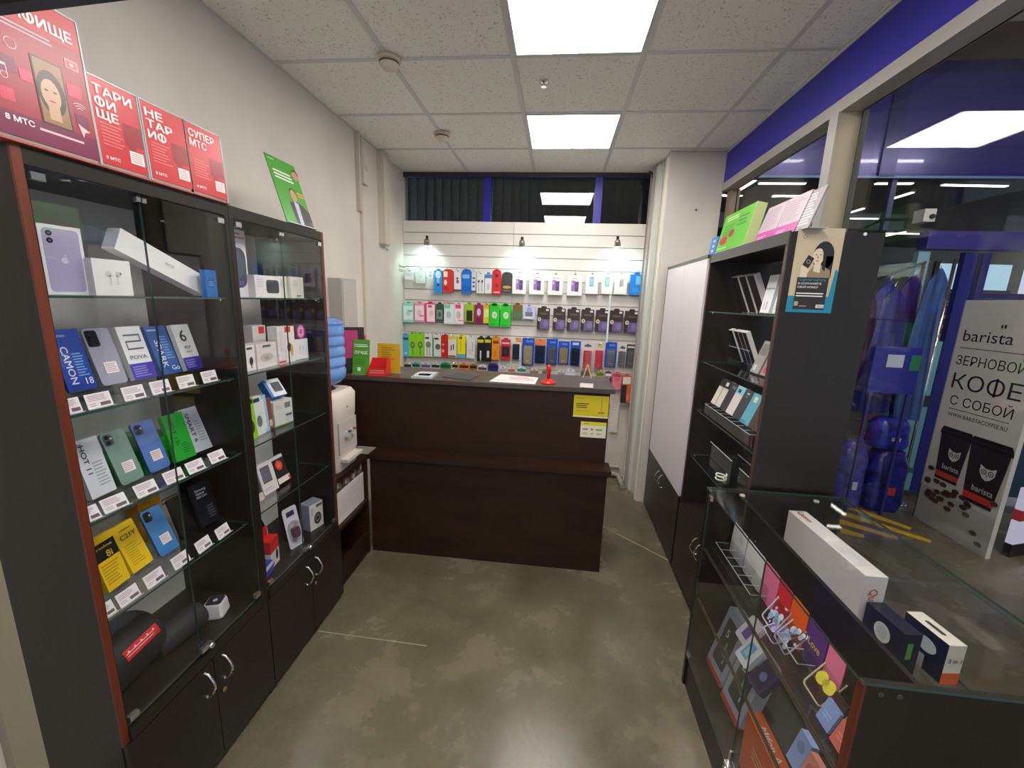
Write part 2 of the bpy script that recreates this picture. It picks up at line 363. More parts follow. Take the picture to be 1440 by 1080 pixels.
MB().tube([(0.03, 0.105, 0.16), (0.04, 0.112, 0.10), (0.035, 0.11, 0.02), (0.03, 0.106, -0.02)], 0.004, 6).build('cable', M_WHITE, t)
MB().cyl((0.03, 0.106, -0.05), 0.009, 0.03, 'z', 10).build('cable_end', M_WHITE, t)
t = thing('electric_panel', 'grey white narrow electric panel box fixed to the left wall', 'panel', (-1.47, 2.58, 1.18))
MB().box(0.0, 0.09, 0.0, 0.20, 0.0, 0.60).build('body', C((172, 166, 158), 0.55), t)
MB().box(0.0, 0.07, 0.20, 0.29, 0.0, 0.60).build('cover', C((210, 204, 196), 0.55), t)
MB().box(0.09, 0.094, 0.012, 0.188, 0.012, 0.588).build('door', C((182, 175, 166), 0.55), t)
t = thing('riser_pipes', 'bundle of grey and white riser trunking along the column edge', 'pipes', (0.72, 3.62, 0.0))
MB().box(0.0, 0.035, 0.12, 0.20, 0.0, 2.786).build('grey_trunking', C((168, 164, 158), 0.5), t)
MB().box(0.012, 0.046, 0.03, 0.10, 0.0, 2.77).build('white_trunking', C((206, 206, 196), 0.45), t)
MB().box(0.036, 0.046, -0.16, -0.13, 0.0, 2.77).build('edge_bead', C((222, 220, 206), 0.45), t)
MB().tube([(-0.03, 0.24, 2.75), (-0.02, 0.21, 2.76), (0.0, 0.19, 2.74), (0.01, 0.17, 2.70)], 0.011, 8).build('cable', C((60, 50, 44), 0.6), t)
MB().tube([(0.005, 0.235, 0), (0.005, 0.235, 2.75)], 0.012, 8).build('pipe', C((150, 138, 130), 0.5), t)
MB().box(0.036, 0.045, -0.02, 0.012, 0.0, 2.77).build('bead', C((186, 190, 180), 0.45), t)
t = thing('skirting_pipe', 'pair of low grey heating pipes along the back wall skirting', 'pipe', (0.36, 3.95, 0.0))
MB().tube([(0.0, -0.035, 0.035), (0.28, -0.035, 0.035), (0.315, -0.07, 0.035), (0.32, -0.20, 0.03), (0.32, -0.30, 0.024)], 0.022, 10).build('pipe', C((160, 150, 138), 0.5), t)
MB().tube([(0.0, -0.02, 0.105), (0.32, -0.02, 0.105)], 0.015, 10).build('pipe', C((176, 166, 152), 0.5), t)

# ceiling fittings ---------------------------------------------------
def smoke(x, y, lab):
    t = thing('smoke_detector', lab, 'smoke detector', (x, y, ZC), group='smoke detectors on the ceiling')
    MB().lathe([(0.055, 0.0), (0.056, -0.010), (0.050, -0.016)], n=24).build('base', C((206, 192, 172), 0.5), t)
    MB().lathe([(0.046, -0.016), (0.046, -0.030), (0.030, -0.047), (0.012, -0.050)], n=24).build('cap', C((216, 204, 186), 0.5), t)
    MB().lathe([(0.047, -0.020), (0.0475, -0.027)], n=24).build('vent_slot', C((96, 74, 56), 0.6), t)
smoke(-0.865, 2.165, 'larger round smoke detector on the ceiling nearer the entrance'); smoke(-0.86, 3.07, 'smaller looking round smoke detector on the ceiling nearer the back wall')
t = thing('sprinkler', 'small chrome sprinkler head in the ceiling between the two lights', 'sprinkler', (-0.135, 2.41, ZC+0.004))
MB().lathe([(0.026, 0), (0.024, -0.006), (0.012, -0.009)], n=16).build('rose', M_CHROME, t)
MB().cyl((0, 0, -0.024), 0.006, 0.016, n=8).build('nozzle', C((190, 120, 110), 0.4), t)
MB().cyl((0, 0, -0.028), 0.015, 0.003, n=10).build('deflector', M_CHROME, t)

# ------------------------------------------------------------------ tall glazed cabinets on the left
XF = -1.13; XW = -1.466
SH = (1.655, 1.37, 1.085, 0.80)
def handle(parent, x, y, z, sgn, name='handle'):
    """bowed chrome bar handle standing off the door by its two ends; sgn = outward x direction"""
    pts = [(x, y, z+0.048), (x+sgn*0.012, y, z+0.044)]+[(x+sgn*(0.012+0.022*math.sin(math.pi*k/8)), y, z+0.044-0.088*k/8) for k in range(1, 8)]+[(x+sgn*0.012, y, z-0.044), (x, y, z-0.048)]
    return MB().tube(pts, 0.0045, 8).build(name, M_CHROME, parent)
def glazed_cabinet(y0, y1, label, near_edge, far_edge, gap):
    c = thing('display_cabinet', label, 'cabinet', (0, 0, 0), group='tall glazed cabinets along the left wall')
    th = 0.018
    for yy in (y0, y1-th): MB().box(XW, XF-0.002, yy, yy+th, 0.0, 1.96).build('side_panel', M_DARK, c)
    MB().box(XW, XF-0.002, y0+th, y1-th, 1.935, 1.96).build('top_panel', M_DARK, c)
    MB().box(XW, XF-0.002, y0+th, y1-th, 0.44, 0.47).build('ledge', M_DARK, c)
    MB().box(XW, XW+0.004, y0+th, y1-th, 0.47, 1.935).build('back_panel', C((230, 227, 223), 0.5), c)
    for (yy, on) in ((y0, near_edge), (y1-th, far_edge)):
        MB().box(XF-0.002, XF+0.004, yy, yy+th, 0.43 if on else 0.0, 1.962).build('edge_strip', M_RED_EDGE if on else M_DARK, c)
    MB().box(XF-0.002, XF+0.004, y0+th, y1-th, 1.925, 1.962).build('top_rail', M_DARK, c)
    MB().box(XF-0.002, XF+0.012, y0+th, y1-th, 0.435, 0.468).build('ledge_edge', M_DARK, c)
    MB().box(XF-0.012, XF-0.002, y0+th, y1-th, 0.46, 0.474).build('door_track', C((70, 72, 72), 0.3, 0.5), c)
    for z in SH: glass_box(XW+0.006, XF-0.02, y0+th+0.001, y1-th-0.001, z-0.006, z, 'z').build('glass_shelf', [M_GLASS, M_GEDGE], c)
    for z in SH:
        for yy in (y0+th+0.006, y1-th-0.006): MB().cyl((XF-0.035, yy, z-0.013), 0.004, 0.0068, 'z', 8).build('shelf_pin', M_CHROME, c)
    ym = gap
    for (ya, yb, hy) in ((y0+th+0.002, ym-0.0015, y0+th+0.02), (ym+0.0015, y1-th-0.002, y1-th-0.02)):
        d = glass_box(XF-0.001, XF+0.003, ya, yb, 0.477, 1.922, 'x').build('glass_door', [M_GLASS, M_GEDGE], c)
        for z in (0.495, 1.905): MB().box(XF-0.004, XF+0.008, hy-0.013, hy+0.013, z-0.008, z+0.008).build('hinge', M_CHROME, d)
        MB().box(XF-0.004, XF+0.008, (ym-0.014 if yb < ym else ym+0.002), (ym-0.002 if yb < ym else ym+0.014), 1.902, 1.914).build('catch', M_CHROME, d)
    lk = MB().box(XF+0.003, XF+0.016, ym-0.008, ym+0.034, 0.487, 0.503).build('lock', M_CHROME, c)
    MB().cyl((XF+0.016, ym+0.022, 0.495), 0.009, 0.012, 'x', 12).build('lock_barrel', M_CHROME, lk)
    ymd = (y0+y1)/2+0.008
    for k, (ya, yb) in enumerate(((y0+0.002, ymd-0.0015), (ymd+0.0015, y1-0.002))):
        d = MB().box(XF-0.002, XF+0.014, ya, yb, 0.03, 0.432).build('door', M_DARK, c)
        hy = ymd-0.038 if k == 0 else ymd+0.038
        handle(d, XF+0.014, hy, 0.365, 1)
        if k == 1: MB().cyl((XF+0.014, ymd+0.03, 0.275), 0.009, 0.003, 'x', 12).build('key_escutcheon', M_BRASS, d)
    MB().box(XW+0.02, XF-0.02, y0+th, y1-th, 0.0, 0.03).build('plinth', M_DARK, c)
    return c
glazed_cabinet(0.804, 1.374, 'tall black glazed display cabinet full of phones, nearest the entrance', True, False, 1.068)
glazed_cabinet(1.3755, 1.955, 'tall black glazed display cabinet of gadget boxes beside the water cooler', False, True, 1.645)

# ---- red tariff posters in clear stands on top of the cabinets
def stand_poster(label, y0, y1, z0, z1, col, x=-1.118, big=False):
    o = item('poster_stand', label, 'poster', (x, (y0+y1)/2-0.014, 1.9625), 0, 3)
    w, h = y1-y0, z1-z0
    MB().rbox(-w/2, w/2, 0.012, 0.012+h, 0, 0.004, 0.004, 0).build('sheet', C(col, 0.3), o)
    MB().box(-w/2-0.004, w/2+0.004, 0.004, 0.007, 0.004, h+0.016).build('acrylic_back', [M_ACRYL], o)
    MB().box(-w/2-0.004, w/2+0.004, -0.004, 0.05, 0.0, 0.004).build('acrylic_foot', C((190, 92, 84), 0.25), o)
    e = MB()
    for s in (-1, 1): e.box(s*(w/2+0.003)-0.0015, s*(w/2+0.003)+0.0015, -0.001, 0.007, 0.004, h+0.016)
    e.box(-w/2-0.004, w/2+0.004, -0.001, 0.007, h+0.0125, h+0.0155); e.build('clear_rim', M_ACEDGE, o)
    return o, w, h
RED = (196, 30, 42); RED2 = (176, 22, 36); LRED = (214, 62, 66)
o, w, h = stand_poster('largest red tariff poster with a phone picture, nearest the entrance', 0.788, 0.988, 1.975, 2.268, (158, 26, 44))
p = MB(); ms = [C((118, 22, 66), 0.3), C((206, 42, 82), 0.3), C((40, 30, 30), 0.3), C((196, 158, 128), 0.3), C((70, 46, 36), 0.3), C((150, 110, 70), 0.3), C((186, 36, 46), 0.3), C((226, 190, 196), 0.3)]
p.rect(-w/2, 0.012, w/2, 0.06, -0.0004, 0); p.rect(-w/2, 0.24, w/2, 0.012+h, -0.0004, 6)
for (a, b, s, k) in ((-0.05, 0.15, 0.03, 0), (-0.02, 0.14, 0.022, 1), (0.07, 0.15, 0.028, 1), (-0.06, 0.09, 0.024, 1), (-0.08, 0.115, 0.02, 0), (0.075, 0.09, 0.026, 0), (0.04, 0.075, 0.02, 1)): p.rect(a-s/2, b-s/2, a+s/2, b+s/2, -0.0006, k)
p.rect(-0.006, 0.058, 0.052, 0.190, -0.0008, 2); p.rect(-0.003, 0.061, 0.049, 0.187, -0.0010, 5)
p.disc(0.022, 0.125, 0.026, -0.0012, 4, 20, 0.045); p.disc(0.020, 0.122, 0.018, -0.0014, 3, 20, 0.030); p.rect(0.010, 0.070, 0.032, 0.100, -0.0013, 3)
p.disc(0.012, 0.128, 0.004, -0.0016, 4, 10, 0.0018); p.disc(0.028, 0.128, 0.004, -0.0016, 4, 10, 0.0018); p.disc(0.02, 0.108, 0.006, -0.0016, 6, 10, 0.0018)
p.ring(-0.036, 0.192, 0.009, 0.0105, -0.0008, 7); p.ring(-0.074, 0.125, 0.005, 0.0064, -0.0008, 7); p.ring(-0.058, 0.125, 0.005, 0.0064, -0.0008, 7); p.rect(-0.069, 0.125, -0.0676, 0.148, -0.0008, 7); p.rect(-0.0535, 0.125, -0.052, 0.148, -0.0008, 7); p.rect(-0.069, 0.143, -0.052, 0.148, -0.0008, 7)
for r_ in (0.008, 0.013, 0.018):
    for i in range(8):
        a, b = R(50+10*i), R(60+10*i)
        p.face([(0.075+r_*math.cos(a), -0.0008, 0.108+r_*math.sin(a)), (0.075+(r_+0.0016)*math.cos(a), -0.0008, 0.108+(r_+0.0016)*math.sin(a)), (0.075+(r_+0.0016)*math.cos(b), -0.0008, 0.108+(r_+0.0016)*math.sin(b)), (0.075+r_*math.cos(b), -0.0008, 0.108+r_*math.sin(b))], 7)
p.face([(0.064, -0.0008, 0.082), (0.088, -0.0008, 0.070), (0.076, -0.0008, 0.066), (0.072, -0.0008, 0.054)][::-1], 7)
p.rect(0.062, 0.196, 0.088, 0.215, -0.0008, 7); p.rect(0.064, 0.198, 0.086, 0.213, -0.0010, 6); p.disc(0.075, 0.2055, 0.004, -0.0012, 7, 12)
lines(p, -0.085, 0.045, 0.238, 0.222, 2, -0.0008, 7, 0.35, 0.15); lines(p, -0.015, 0.075, 0.046, 0.038, 1, -0.0008, 7, 0.6, 0.1)
p.build('print', ms, o)
text(o, 'ТАРИФИЩЕ', 0.0, 0.262, 0.021, C((236, 226, 222), 0.3), w=0.17, bold=0.03)
text(o, '8 МТС', -0.048, 0.046, 0.011, C((240, 234, 230), 0.3), w=0.048, bold=0.03)
for lab, y0, y1, words, ws in (('red tariff poster second from the entrance, three short lines of lettering', 0.992, 1.108, ('ТАРИ', 'ФИ', 'ЩЕ'), (0.092, 0.048, 0.05)), ('red tariff poster third from the entrance, with a small white price card', 1.120, 1.248, ('НЕ', 'ТАР', 'ИФ'), (0.05, 0.076, 0.052)), ('smallest looking red tariff poster, farthest from the entrance', 1.254, 1.382, ('СУПЕР', 'МТС'), (0.094, 0.06))):
    o, w, h = stand_poster(lab, y0, y1, 1.975, 2.168, RED)
    p = MB(); ms = [C((232, 120, 120), 0.3), C((236, 222, 220), 0.3), C((150, 20, 34), 0.3), C((250, 236, 232), 0.3), C((200, 130, 126), 0.3)]
    p.rect(0.01, 0.075, w/2, 0.125, -0.0004, 2); p.disc(w*0.22, 0.085, 0.014, -0.0006, 2, 16, 0.024)
    lines(p, -w/2+0.012, w*0.05, 0.110, 0.055, 7, -0.0008, 0, 0.3)
    MB().box(w/2-0.042, w/2-0.006, -0.0010, -0.0004, 0.032, 0.062).build('price_card', ms[3], o)
    lines(p, w/2-0.039, w/2-0.010, 0.059, 0.035, 5, -0.0012, 4, 0.45, 0.1)
    p.build('print', ms, o)
    for i, s_ in enumerate(words): text(o, s_, -w/2+0.008+ws[i]/2, 0.180-0.027*i, 0.020, C((244, 226, 222), 0.3), w=ws[i], bold=0.03)
    text(o, '8 МТС', -w/2+0.028, 0.028, 0.007, C((240, 230, 226), 0.3), w=0.034, bold=0.03)
# green poster standing on the second cabinet
o = item('poster_stand', 'green poster with a man in a dark suit leaning on the second cabinet', 'poster', (-1.134, 1.805, 1.9625), -1, 17)
GW, GH = 0.19, 0.285
MB().box(-GW/2, GW/2, 0, 0.004, 0.004, GH).build('sheet', C((72, 150, 52), 0.3), o)
MB().box(-GW/2, GW/2, -0.012, 0.03, 0, 0.004).build('foot', M_ACEDGE, o)
p = MB(); ms = [C((224, 232, 214), 0.3), C((52, 46, 48), 0.3), C((190, 140, 112), 0.3), C((176, 178, 196), 0.3), C((60, 44, 34), 0.3), C((214, 160, 60), 0.3), C((132, 50, 44), 0.3), C((56, 128, 40), 0.3)]
p.face([(-0.02, -0.0006, 0.004), (GW/2, -0.0006, 0.004), (GW/2, -0.0006, 0.075), (0.06, -0.0006, 0.10), (0.02, -0.0006, 0.115), (-0.03, -0.0006, 0.10)], 1)
p.face([(0.0, -0.0008, 0.004), (0.025, -0.0008, 0.004), (0.03, -0.0008, 0.105), (0.0, -0.0008, 0.11)], 3)
p.disc(0.012, 0.135, 0.02, -0.0010, 2, 18, 0.027); p.disc(0.012, 0.150, 0.021, -0.0009, 4, 18, 0.018); p.disc(0.075, 0.235, 0.022, -0.0008, 2, 16, 0.02); p.disc(0.078, 0.247, 0.023, -0.0007, 4, 16, 0.016)
p.rect(0.045, 0.150, 0.09, 0.158, -0.0008, 5); p.rect(0.05, 0.138, 0.09, 0.146, -0.0008, 5); p.rect(0.07, 0.004, 0.094, 0.03, -0.0010, 7); p.disc(0.082, 0.02, 0.008, -0.0012, 6, 12)
lines(p, -0.075, 0.055, 0.232, 0.190, 3, -0.0008, 0, 0.5, 0.25); lines(p, -0.085, -0.045, 0.272, 0.266, 1, -0.0008, 0, 0.6, 0.1)
p.build('print', ms, o)

# ---- phones on show, each on a clear stand with a price tag
def acrylic_easel(B, a, t, w, dz, label):
    o = item('acrylic_stand', label, 'stand', B, a, 0)
    h = 0.07; s = math.sin(R(t)); k = math.cos(R(t)); y0 = 0.0165
    mb = MB(); ww = w*0.36
    mb.box(-ww, ww, 0.0, 0.075, 0.0, 0.003)
    mb.box(-ww, ww, 0.004, 0.007, 0.003, dz-0.004); mb.box(-ww, ww, -0.008, 0.010, dz-0.004, dz-0.001)
    mb.idx([(-ww, y0+0.002, dz), (ww, y0+0.002, dz), (ww, y0+0.002+h*s, dz+h*k), (-ww, y0+0.002+h*s, dz+h*k), (-ww, y0+0.005, dz), (ww, y0+0.005, dz), (ww, y0+0.005+h*s, dz+h*k), (-ww, y0+0.005+h*s, dz+h*k)], [(0, 1, 2, 3), (7, 6, 5, 4), (0, 4, 5, 1), (2, 6, 7, 3), (1, 5, 6, 2), (0, 3, 7, 4)])
    mb.build('stand', M_ACRYL, o); return o
def price_tag(B, a, t, label, grp, k=1.0):
    o = item('price_tag', label, 'price tag', B, a, t, grp)
    MB().box(-0.030, 0.030, 0, 0.0012, 0.0, 0.040).build('card', C((236, 232, 236), 0.4), o)
    p = MB(); lines(p, -0.025, 0.02, 0.036, 0.020, 4, -0.0006, 0, 0.4, 0.3); p.rect(0.0, 0.006, 0.025, 0.015, -0.0006, 1); lines(p, -0.025, -0.006, 0.016, 0.006, 2, -0.0006, 0, 0.4, 0.2)
    p.build('print', [C((186, 150, 160), 0.4), C((120, 90, 104), 0.4)], o)
    MB().box(-0.033, 0.033, 0.0014, 0.0034, -0.0, 0.043).build('acrylic_holder', M_ACRYL, o)
    MB().box(-0.033, 0.033, -0.006, 0.0, 0.0, 0.002).build('holder_lip', M_ACEDGE, o)
    o.scale.x = k
    return o
def phone(label, B, a, t, w, h, col, cam=(24, 24, 28), kind='pair', sticker=(238, 236, 236), dark=False):
    o = item('smartphone', label, 'phone', B, a, t)
    MB().rbox(-w/2, w/2, 0, h, 0, 0.0085, 0.010, 0, 5, 1).build('body', [C(col, 0.16, 0.25, 0.5), C(tuple(int(v*0.85) for v in col), 0.2, 0.5)], o)
    if kind == 'block':
        MB().rbox(-w/2+0.004, -w/2+0.034, h-0.052, h-0.006, -0.0022, 0.001, 0.006).build('camera_plate', C(cam, 0.15), o)
        for zz in (0.017, 0.034): MB().cyl((-w/2+0.017, -0.0034, h-zz), 0.0075, 0.002, 'y', 16).build('lens', C((54, 56, 64), 0.1, 0.5), o)
        MB().cyl((-w/2+0.028, -0.0034, h-0.044), 0.003, 0.002, 'y', 10).build('lens', C((54, 56, 64), 0.1, 0.5), o)
    elif kind == 'pair':
        MB().rbox(-w/2+0.005, -w/2+0.030, h-0.040, h-0.006, -0.0018, 0.001, 0.008).build('camera_plate', C(cam, 0.15), o)
        for zz in (0.015, 0.031): MB().cyl((-w/2+0.014, -0.0030, h-zz), 0.0062, 0.002, 'y', 16).build('lens', C((30, 30, 40), 0.1, 0.5), o)
        MB().cyl((-w/2+0.0245, -0.0030, h-0.02), 0.0025, 0.002, 'y', 10).build('flash', C((240, 240, 220), 0.3), o)
    elif kind == 'front':
        MB().rbox(-w/2+0.003, w/2-0.003, 0.004, h-0.003, -0.0006, 0.0, 0.008).build('screen', M_BLKGLOSS, o)
        MB().cyl((0, -0.001, h-0.010), 0.002, 0.0006, 'y', 10).build('lens', C((40, 40, 60), 0.1), o)
    if sticker:
        MB().rect(-w*0.18, h*0.20, w*0.30, h*0.40, -0.0007, 0).build('sticker', C(sticker, 0.5), o)
        p = MB(); lines(p, -w*0.15, w*0.26, h*0.38, h*0.22, 5, -0.0010, 0, 0.4, 0.2); p.build('print', C((190, 130, 140), 0.5), o)
    return o
def tagrow(z, xs, ys, lab, t=20, a=0):
    for i, (x, y) in enumerate(zip(xs, ys)): price_tag((x, y if i else 0.853, z), a, t, lab[i], 'price tags along the phone shelves', 1.0 if i else 0.75)
W_, P_ = (240, 240, 242), (62, 42, 176)
# shelf 2 (upper phones)
Z2 = 1.37; Z3 = 1.085; Z4 = 0.80
B2 = 1.403
SHORT = iter(['dark blue box', 'silver lilac phone', 'white box with an outlined digit', 'mid blue box', 'white box with digit six', 'pale grey box', 'pale green phone', 'bright blue phone', 'bright green box', 'pale lilac box', 'yellow and black box', 'plain yellow box', 'light blue phone', 'glossy black phone', 'black lettered box'])
def ph_box(label, B, a, t, w, h, col, prints, texts, sh, sides=None):
    B = (B[0], B[1], B[2]-0.016*math.sin(R(t)))
    carton('phone_box', label, 'box', B, a, t, w, h, 0.016, col, prints, texts, sides=sides)
    acrylic_easel((B[0], B[1], sh+0.0005), a, t, w, B[2]-sh-0.001, 'small clear acrylic stand under the '+next(SHORT))
def ph_dev(label, B, a, t, w, h, col, sh, **k):
    phone(label, B, a, t, w, h, col, **k)
    acrylic_easel((B[0], B[1], sh+0.0005), a, t, w, B[2]-sh-0.001, 'small clear acrylic stand under the '+next(SHORT))
LB = (120, 170, 230)
ph_box('dark blue phone box with large white word running down', (-1.26, 0.963, B2), 6, 11, 0.0745, 0.164, (22, 62, 160), [(0.10, 0.02, 0.55, 0.10, (18, 50, 140)), (0.50, 0.22, 0.90, 0.62, LB, 'l', 9)], [('CAMON', 0.30, 0.42, 0.018, (214, 226, 246), -90, 0.10), ('18', 0.80, 0.14, 0.018, (220, 230, 246)), ('TECNO', 0.30, 0.90, 0.006, (200, 214, 240))], Z2)
ph_dev('silver lilac phone with a black camera block on the upper phone shelf', (-1.26, 1.047, B2), 1, 15, 0.072, 0.164, (176, 176, 196), Z2, kind='block')
ph_box('white phone box with violet lower third and a big outlined digit', (-1.26, 1.138, B2), 0, 15, 0.073, 0.164, W_, [(0, 0, 1, 0.30, P_), (0.10, 0.04, 0.85, 0.26, (150, 140, 220), 'l', 5), (0.18, 0.82, 0.85, 0.85, (90, 92, 110)), (0.80, 0.72, 0.85, 0.85, (90, 92, 110)), (0.18, 0.70, 0.85, 0.73, (90, 92, 110)), (0.18, 0.58, 0.23, 0.73, (90, 92, 110)), (0.18, 0.56, 0.85, 0.59, (90, 92, 110))], [('POVA', 0.5, 0.42, 0.012, (110, 112, 130), 0, 0.052)], Z2)
ph_box('mid blue phone box with white slanted word on the upper phone shelf', (-1.26, 1.227, B2), 0, 17, 0.072, 0.161, (38, 92, 168), [(0.52, 0.30, 0.92, 0.80, LB, 'l', 9), (0.08, 0.90, 0.5, 0.93, (180, 200, 236))], [('SPARK', 0.34, 0.42, 0.019, (226, 236, 250), -90, 0.092), ('Go', 0.76, 0.12, 0.016, (226, 236, 250))], Z2)
ph_box('white phone box with a large black digit six and violet foot', (-1.26, 1.316, B2), 3, 15, 0.071, 0.160, W_, [(0, 0, 1, 0.28, P_), (0.10, 0.04, 0.85, 0.24, (150, 140, 220), 'l', 4)], [('6', 0.45, 0.76, 0.040, (24, 24, 28)), ('POP', 0.5, 0.50, 0.010, (24, 24, 28)), ('TECNO', 0.5, 0.40, 0.005, (60, 60, 70))], Z2)
# shelf 3
B3 = 1.10
ph_box('pale grey phone box with dark word down its side, left on the middle phone shelf', (-1.25, 0.962, B3), 6, 12, 0.071, 0.166, (216, 220, 230), [(0.45, 0.15, 0.90, 0.60, (170, 174, 186), 'l', 8)], [('HOT 11', 0.28, 0.66, 0.014, (34, 34, 40), -90, 0.082), ('Infinix', 0.2, 0.93, 0.005, (60, 60, 70), 0)], Z3)
ph_dev('pale green phone with a paper sticker on the middle phone shelf', (-1.254, 1.048, B3), 3, 17, 0.072, 0.164, (126, 158, 150), Z3, cam=(64, 92, 92))
ph_dev('bright blue phone with a paper sticker on the middle phone shelf', (-1.257, 1.140, B3), 1, 17, 0.072, 0.166, (78, 122, 196), Z3, cam=(40, 60, 110))
GR = (34, 168, 48)
ph_box('bright green phone box with dark word on the middle phone shelf', (-1.256, 1.236, B3), -3, 15, 0.074, 0.163, GR, [(0.45, 0.12, 0.88, 0.36, (20, 120, 34), 'l', 5)], [('HOT 12i', 0.32, 0.62, 0.013, (10, 70, 22), -90, 0.090)], Z3)
ph_box('pale lilac phone box with dark slanted word, right on the middle phone shelf', (-1.267, 1.322, B3), -2, 19, 0.074, 0.164, (206, 208, 222), [(0.50, 0.20, 0.90, 0.70, (168, 170, 186), 'l', 8)], [('SMART 6', 0.28, 0.56, 0.015, (30, 30, 36), -90, 0.108)], Z3)
# shelf 4
B4 = 0.815
YL = (236, 196, 24)
ph_box('yellow and black phone box with a yellow digit, lowest phone shelf', (-1.243, 0.955, B4), 8, 13, 0.070, 0.161, YL, [(0, 0.56, 1, 0.88, (26, 24, 22)), (0.08, 0.10, 0.85, 0.50, (190, 150, 20), 'l', 7)], [('8i', 0.60, 0.65, 0.020, YL), ('realme', 0.50, 0.80, 0.008, (236, 206, 70), 0, 0.046)], Z4)
ph_box('plain yellow phone box with dark grey model lettering, lowest phone shelf', (-1.256, 1.039, B4), 7, 19, 0.073, 0.155, YL, [(0.15, 0.12, 0.85, 0.58, (196, 156, 20), 'l', 9)], [('C21Y', 0.52, 0.74, 0.015, (60, 48, 20), 0, 0.052), ('realme', 0.5, 0.88, 0.006, (90, 72, 24), 0, 0.036)], Z4)
ph_dev('light blue phone with a square camera on the lowest phone shelf', (-1.246, 1.122, B4), 2, 20, 0.070, 0.162, (66, 140, 214), Z4, cam=(22, 26, 40))
ph_dev('glossy black phone showing its dark screen on the lowest phone shelf', (-1.255, 1.213, B4), 0, 16, 0.070, 0.156, (18, 18, 20), Z4, kind='front', sticker=None)
ph_box('black phone box with small white lettering, right on the lowest phone shelf', (-1.259, 1.305, B4), -5, 12, 0.074, 0.160, (24, 26, 34), [(0.5, 0.12, 0.86, 0.45, (90, 92, 102), 'l', 5)], [('Samsung', 0.40, 0.86, 0.009, (226, 226, 232), 0, 0.042), ('Galaxy', 0.36, 0.78, 0.009, (226, 226, 232), 0, 0.034), ('A03 Core', 0.40, 0.70, 0.009, (226, 226, 232), 0, 0.042)], Z4)
tagrow(Z2+0.001, (-1.158,)*6, (0.838, 0.918, 1.008, 1.088, 1.175, 1.265), ['price tag at the left end of the upper phone shelf', 'price tag under the dark blue phone box', 'price tag under the silver lilac phone', 'price tag under the white box with an outlined digit', 'price tag under the mid blue phone box', 'price tag under the white box with digit six'], 14)
tagrow(Z3+0.001, (-1.158,)*6, (0.846, 0.916, 1.004, 1.094, 1.173, 1.262), ['price tag at the left end of the middle phone shelf', 'price tag under the pale grey phone box', 'price tag under the pale green phone', 'price tag under the bright blue phone', 'price tag under the bright green phone box', 'price tag under the pale lilac phone box'], 24, -4)
tagrow(Z4+0.001, (-1.162,)*6, (0.846, 0.914, 0.992, 1.082, 1.170, 1.254), ['price tag at the left end of the lowest phone shelf', 'price tag under the yellow and black phone box', 'price tag under the plain yellow phone box', 'price tag under the light blue phone', 'price tag under the glossy black phone', 'price tag under the black phone box'], 20, 3)
# green boxes lying behind the middle phones
for i, (x, y, zz, rz, lab) in enumerate(((-1.375, 0.965, 0.0, 3, 'green phone box lying at the left back of the middle shelf'), (-1.380, 1.060, 0.0, -4, 'green phone box lying behind the pale green phone'), (-1.378, 1.160, 0.0, 2, 'green phone box lying behind the bright blue phone'), (-1.382, 1.262, 0.0, -3, 'green phone box lying behind the bright green box'), (-1.378, 1.01, 0.0535, 6, 'green phone box stacked second layer behind the pale phones'), (-1.38, 1.205, 0.0535, -6, 'green phone box stacked second layer behind the green box'))):
    carton('phone_box', lab, 'box', (x+0.088, y, Z3+0.0008+zz), rz, 0, 0.088, 0.052, 0.16, (30, 150, 44), [(0.1, 0.2, 0.9, 0.8, (24, 120, 36), 'l', 2)], group='green boxes behind the phones')
for i, (x, y, h_, c_, lab) in enumerate(((-1.385, 0.90, 0.155, (200, 150, 30), 'yellow phone box standing at the back of the lowest shelf'), (-1.39, 1.20, 0.16, (190, 140, 40), 'ochre phone box standing behind the black phone'), (-1.395, 1.28, 0.16, (186, 186, 190), 'grey phone box standing behind the black lettered box'))):
    carton('phone_box', lab, 'box', (x, y, Z4+0.0008), 0, 0, 0.08, h_, 0.05, c_, [(0.1, 0.6, 0.9, 0.8, (120, 100, 40), 'l', 2)])
carton('phone_box', 'small orange box end at the left of the upper phone shelf', 'box', (-1.22, 0.868, Z2+0.0008), 0, 0, 0.05, 0.045, 0.06, (220, 90, 30), [(0.2, 0.3, 0.8, 0.7, (240, 160, 110), 'l', 2)])
for i, (y, lab) in enumerate(((1.02, 'grey ringed phone box behind the silver lilac phone'), (1.11, 'grey ringed phone box behind the white outlined digit box'))):
    carton('phone_box', lab, 'box', (-1.40, y, Z2+0.0008), 0, 0, 0.085, 0.15, 0.04, (132, 138, 148), [(0.2, 0.5, 0.8, 0.86, (100, 104, 116), 'o'), (0.28, 0.55, 0.72, 0.81, (140, 146, 156), 'o')])
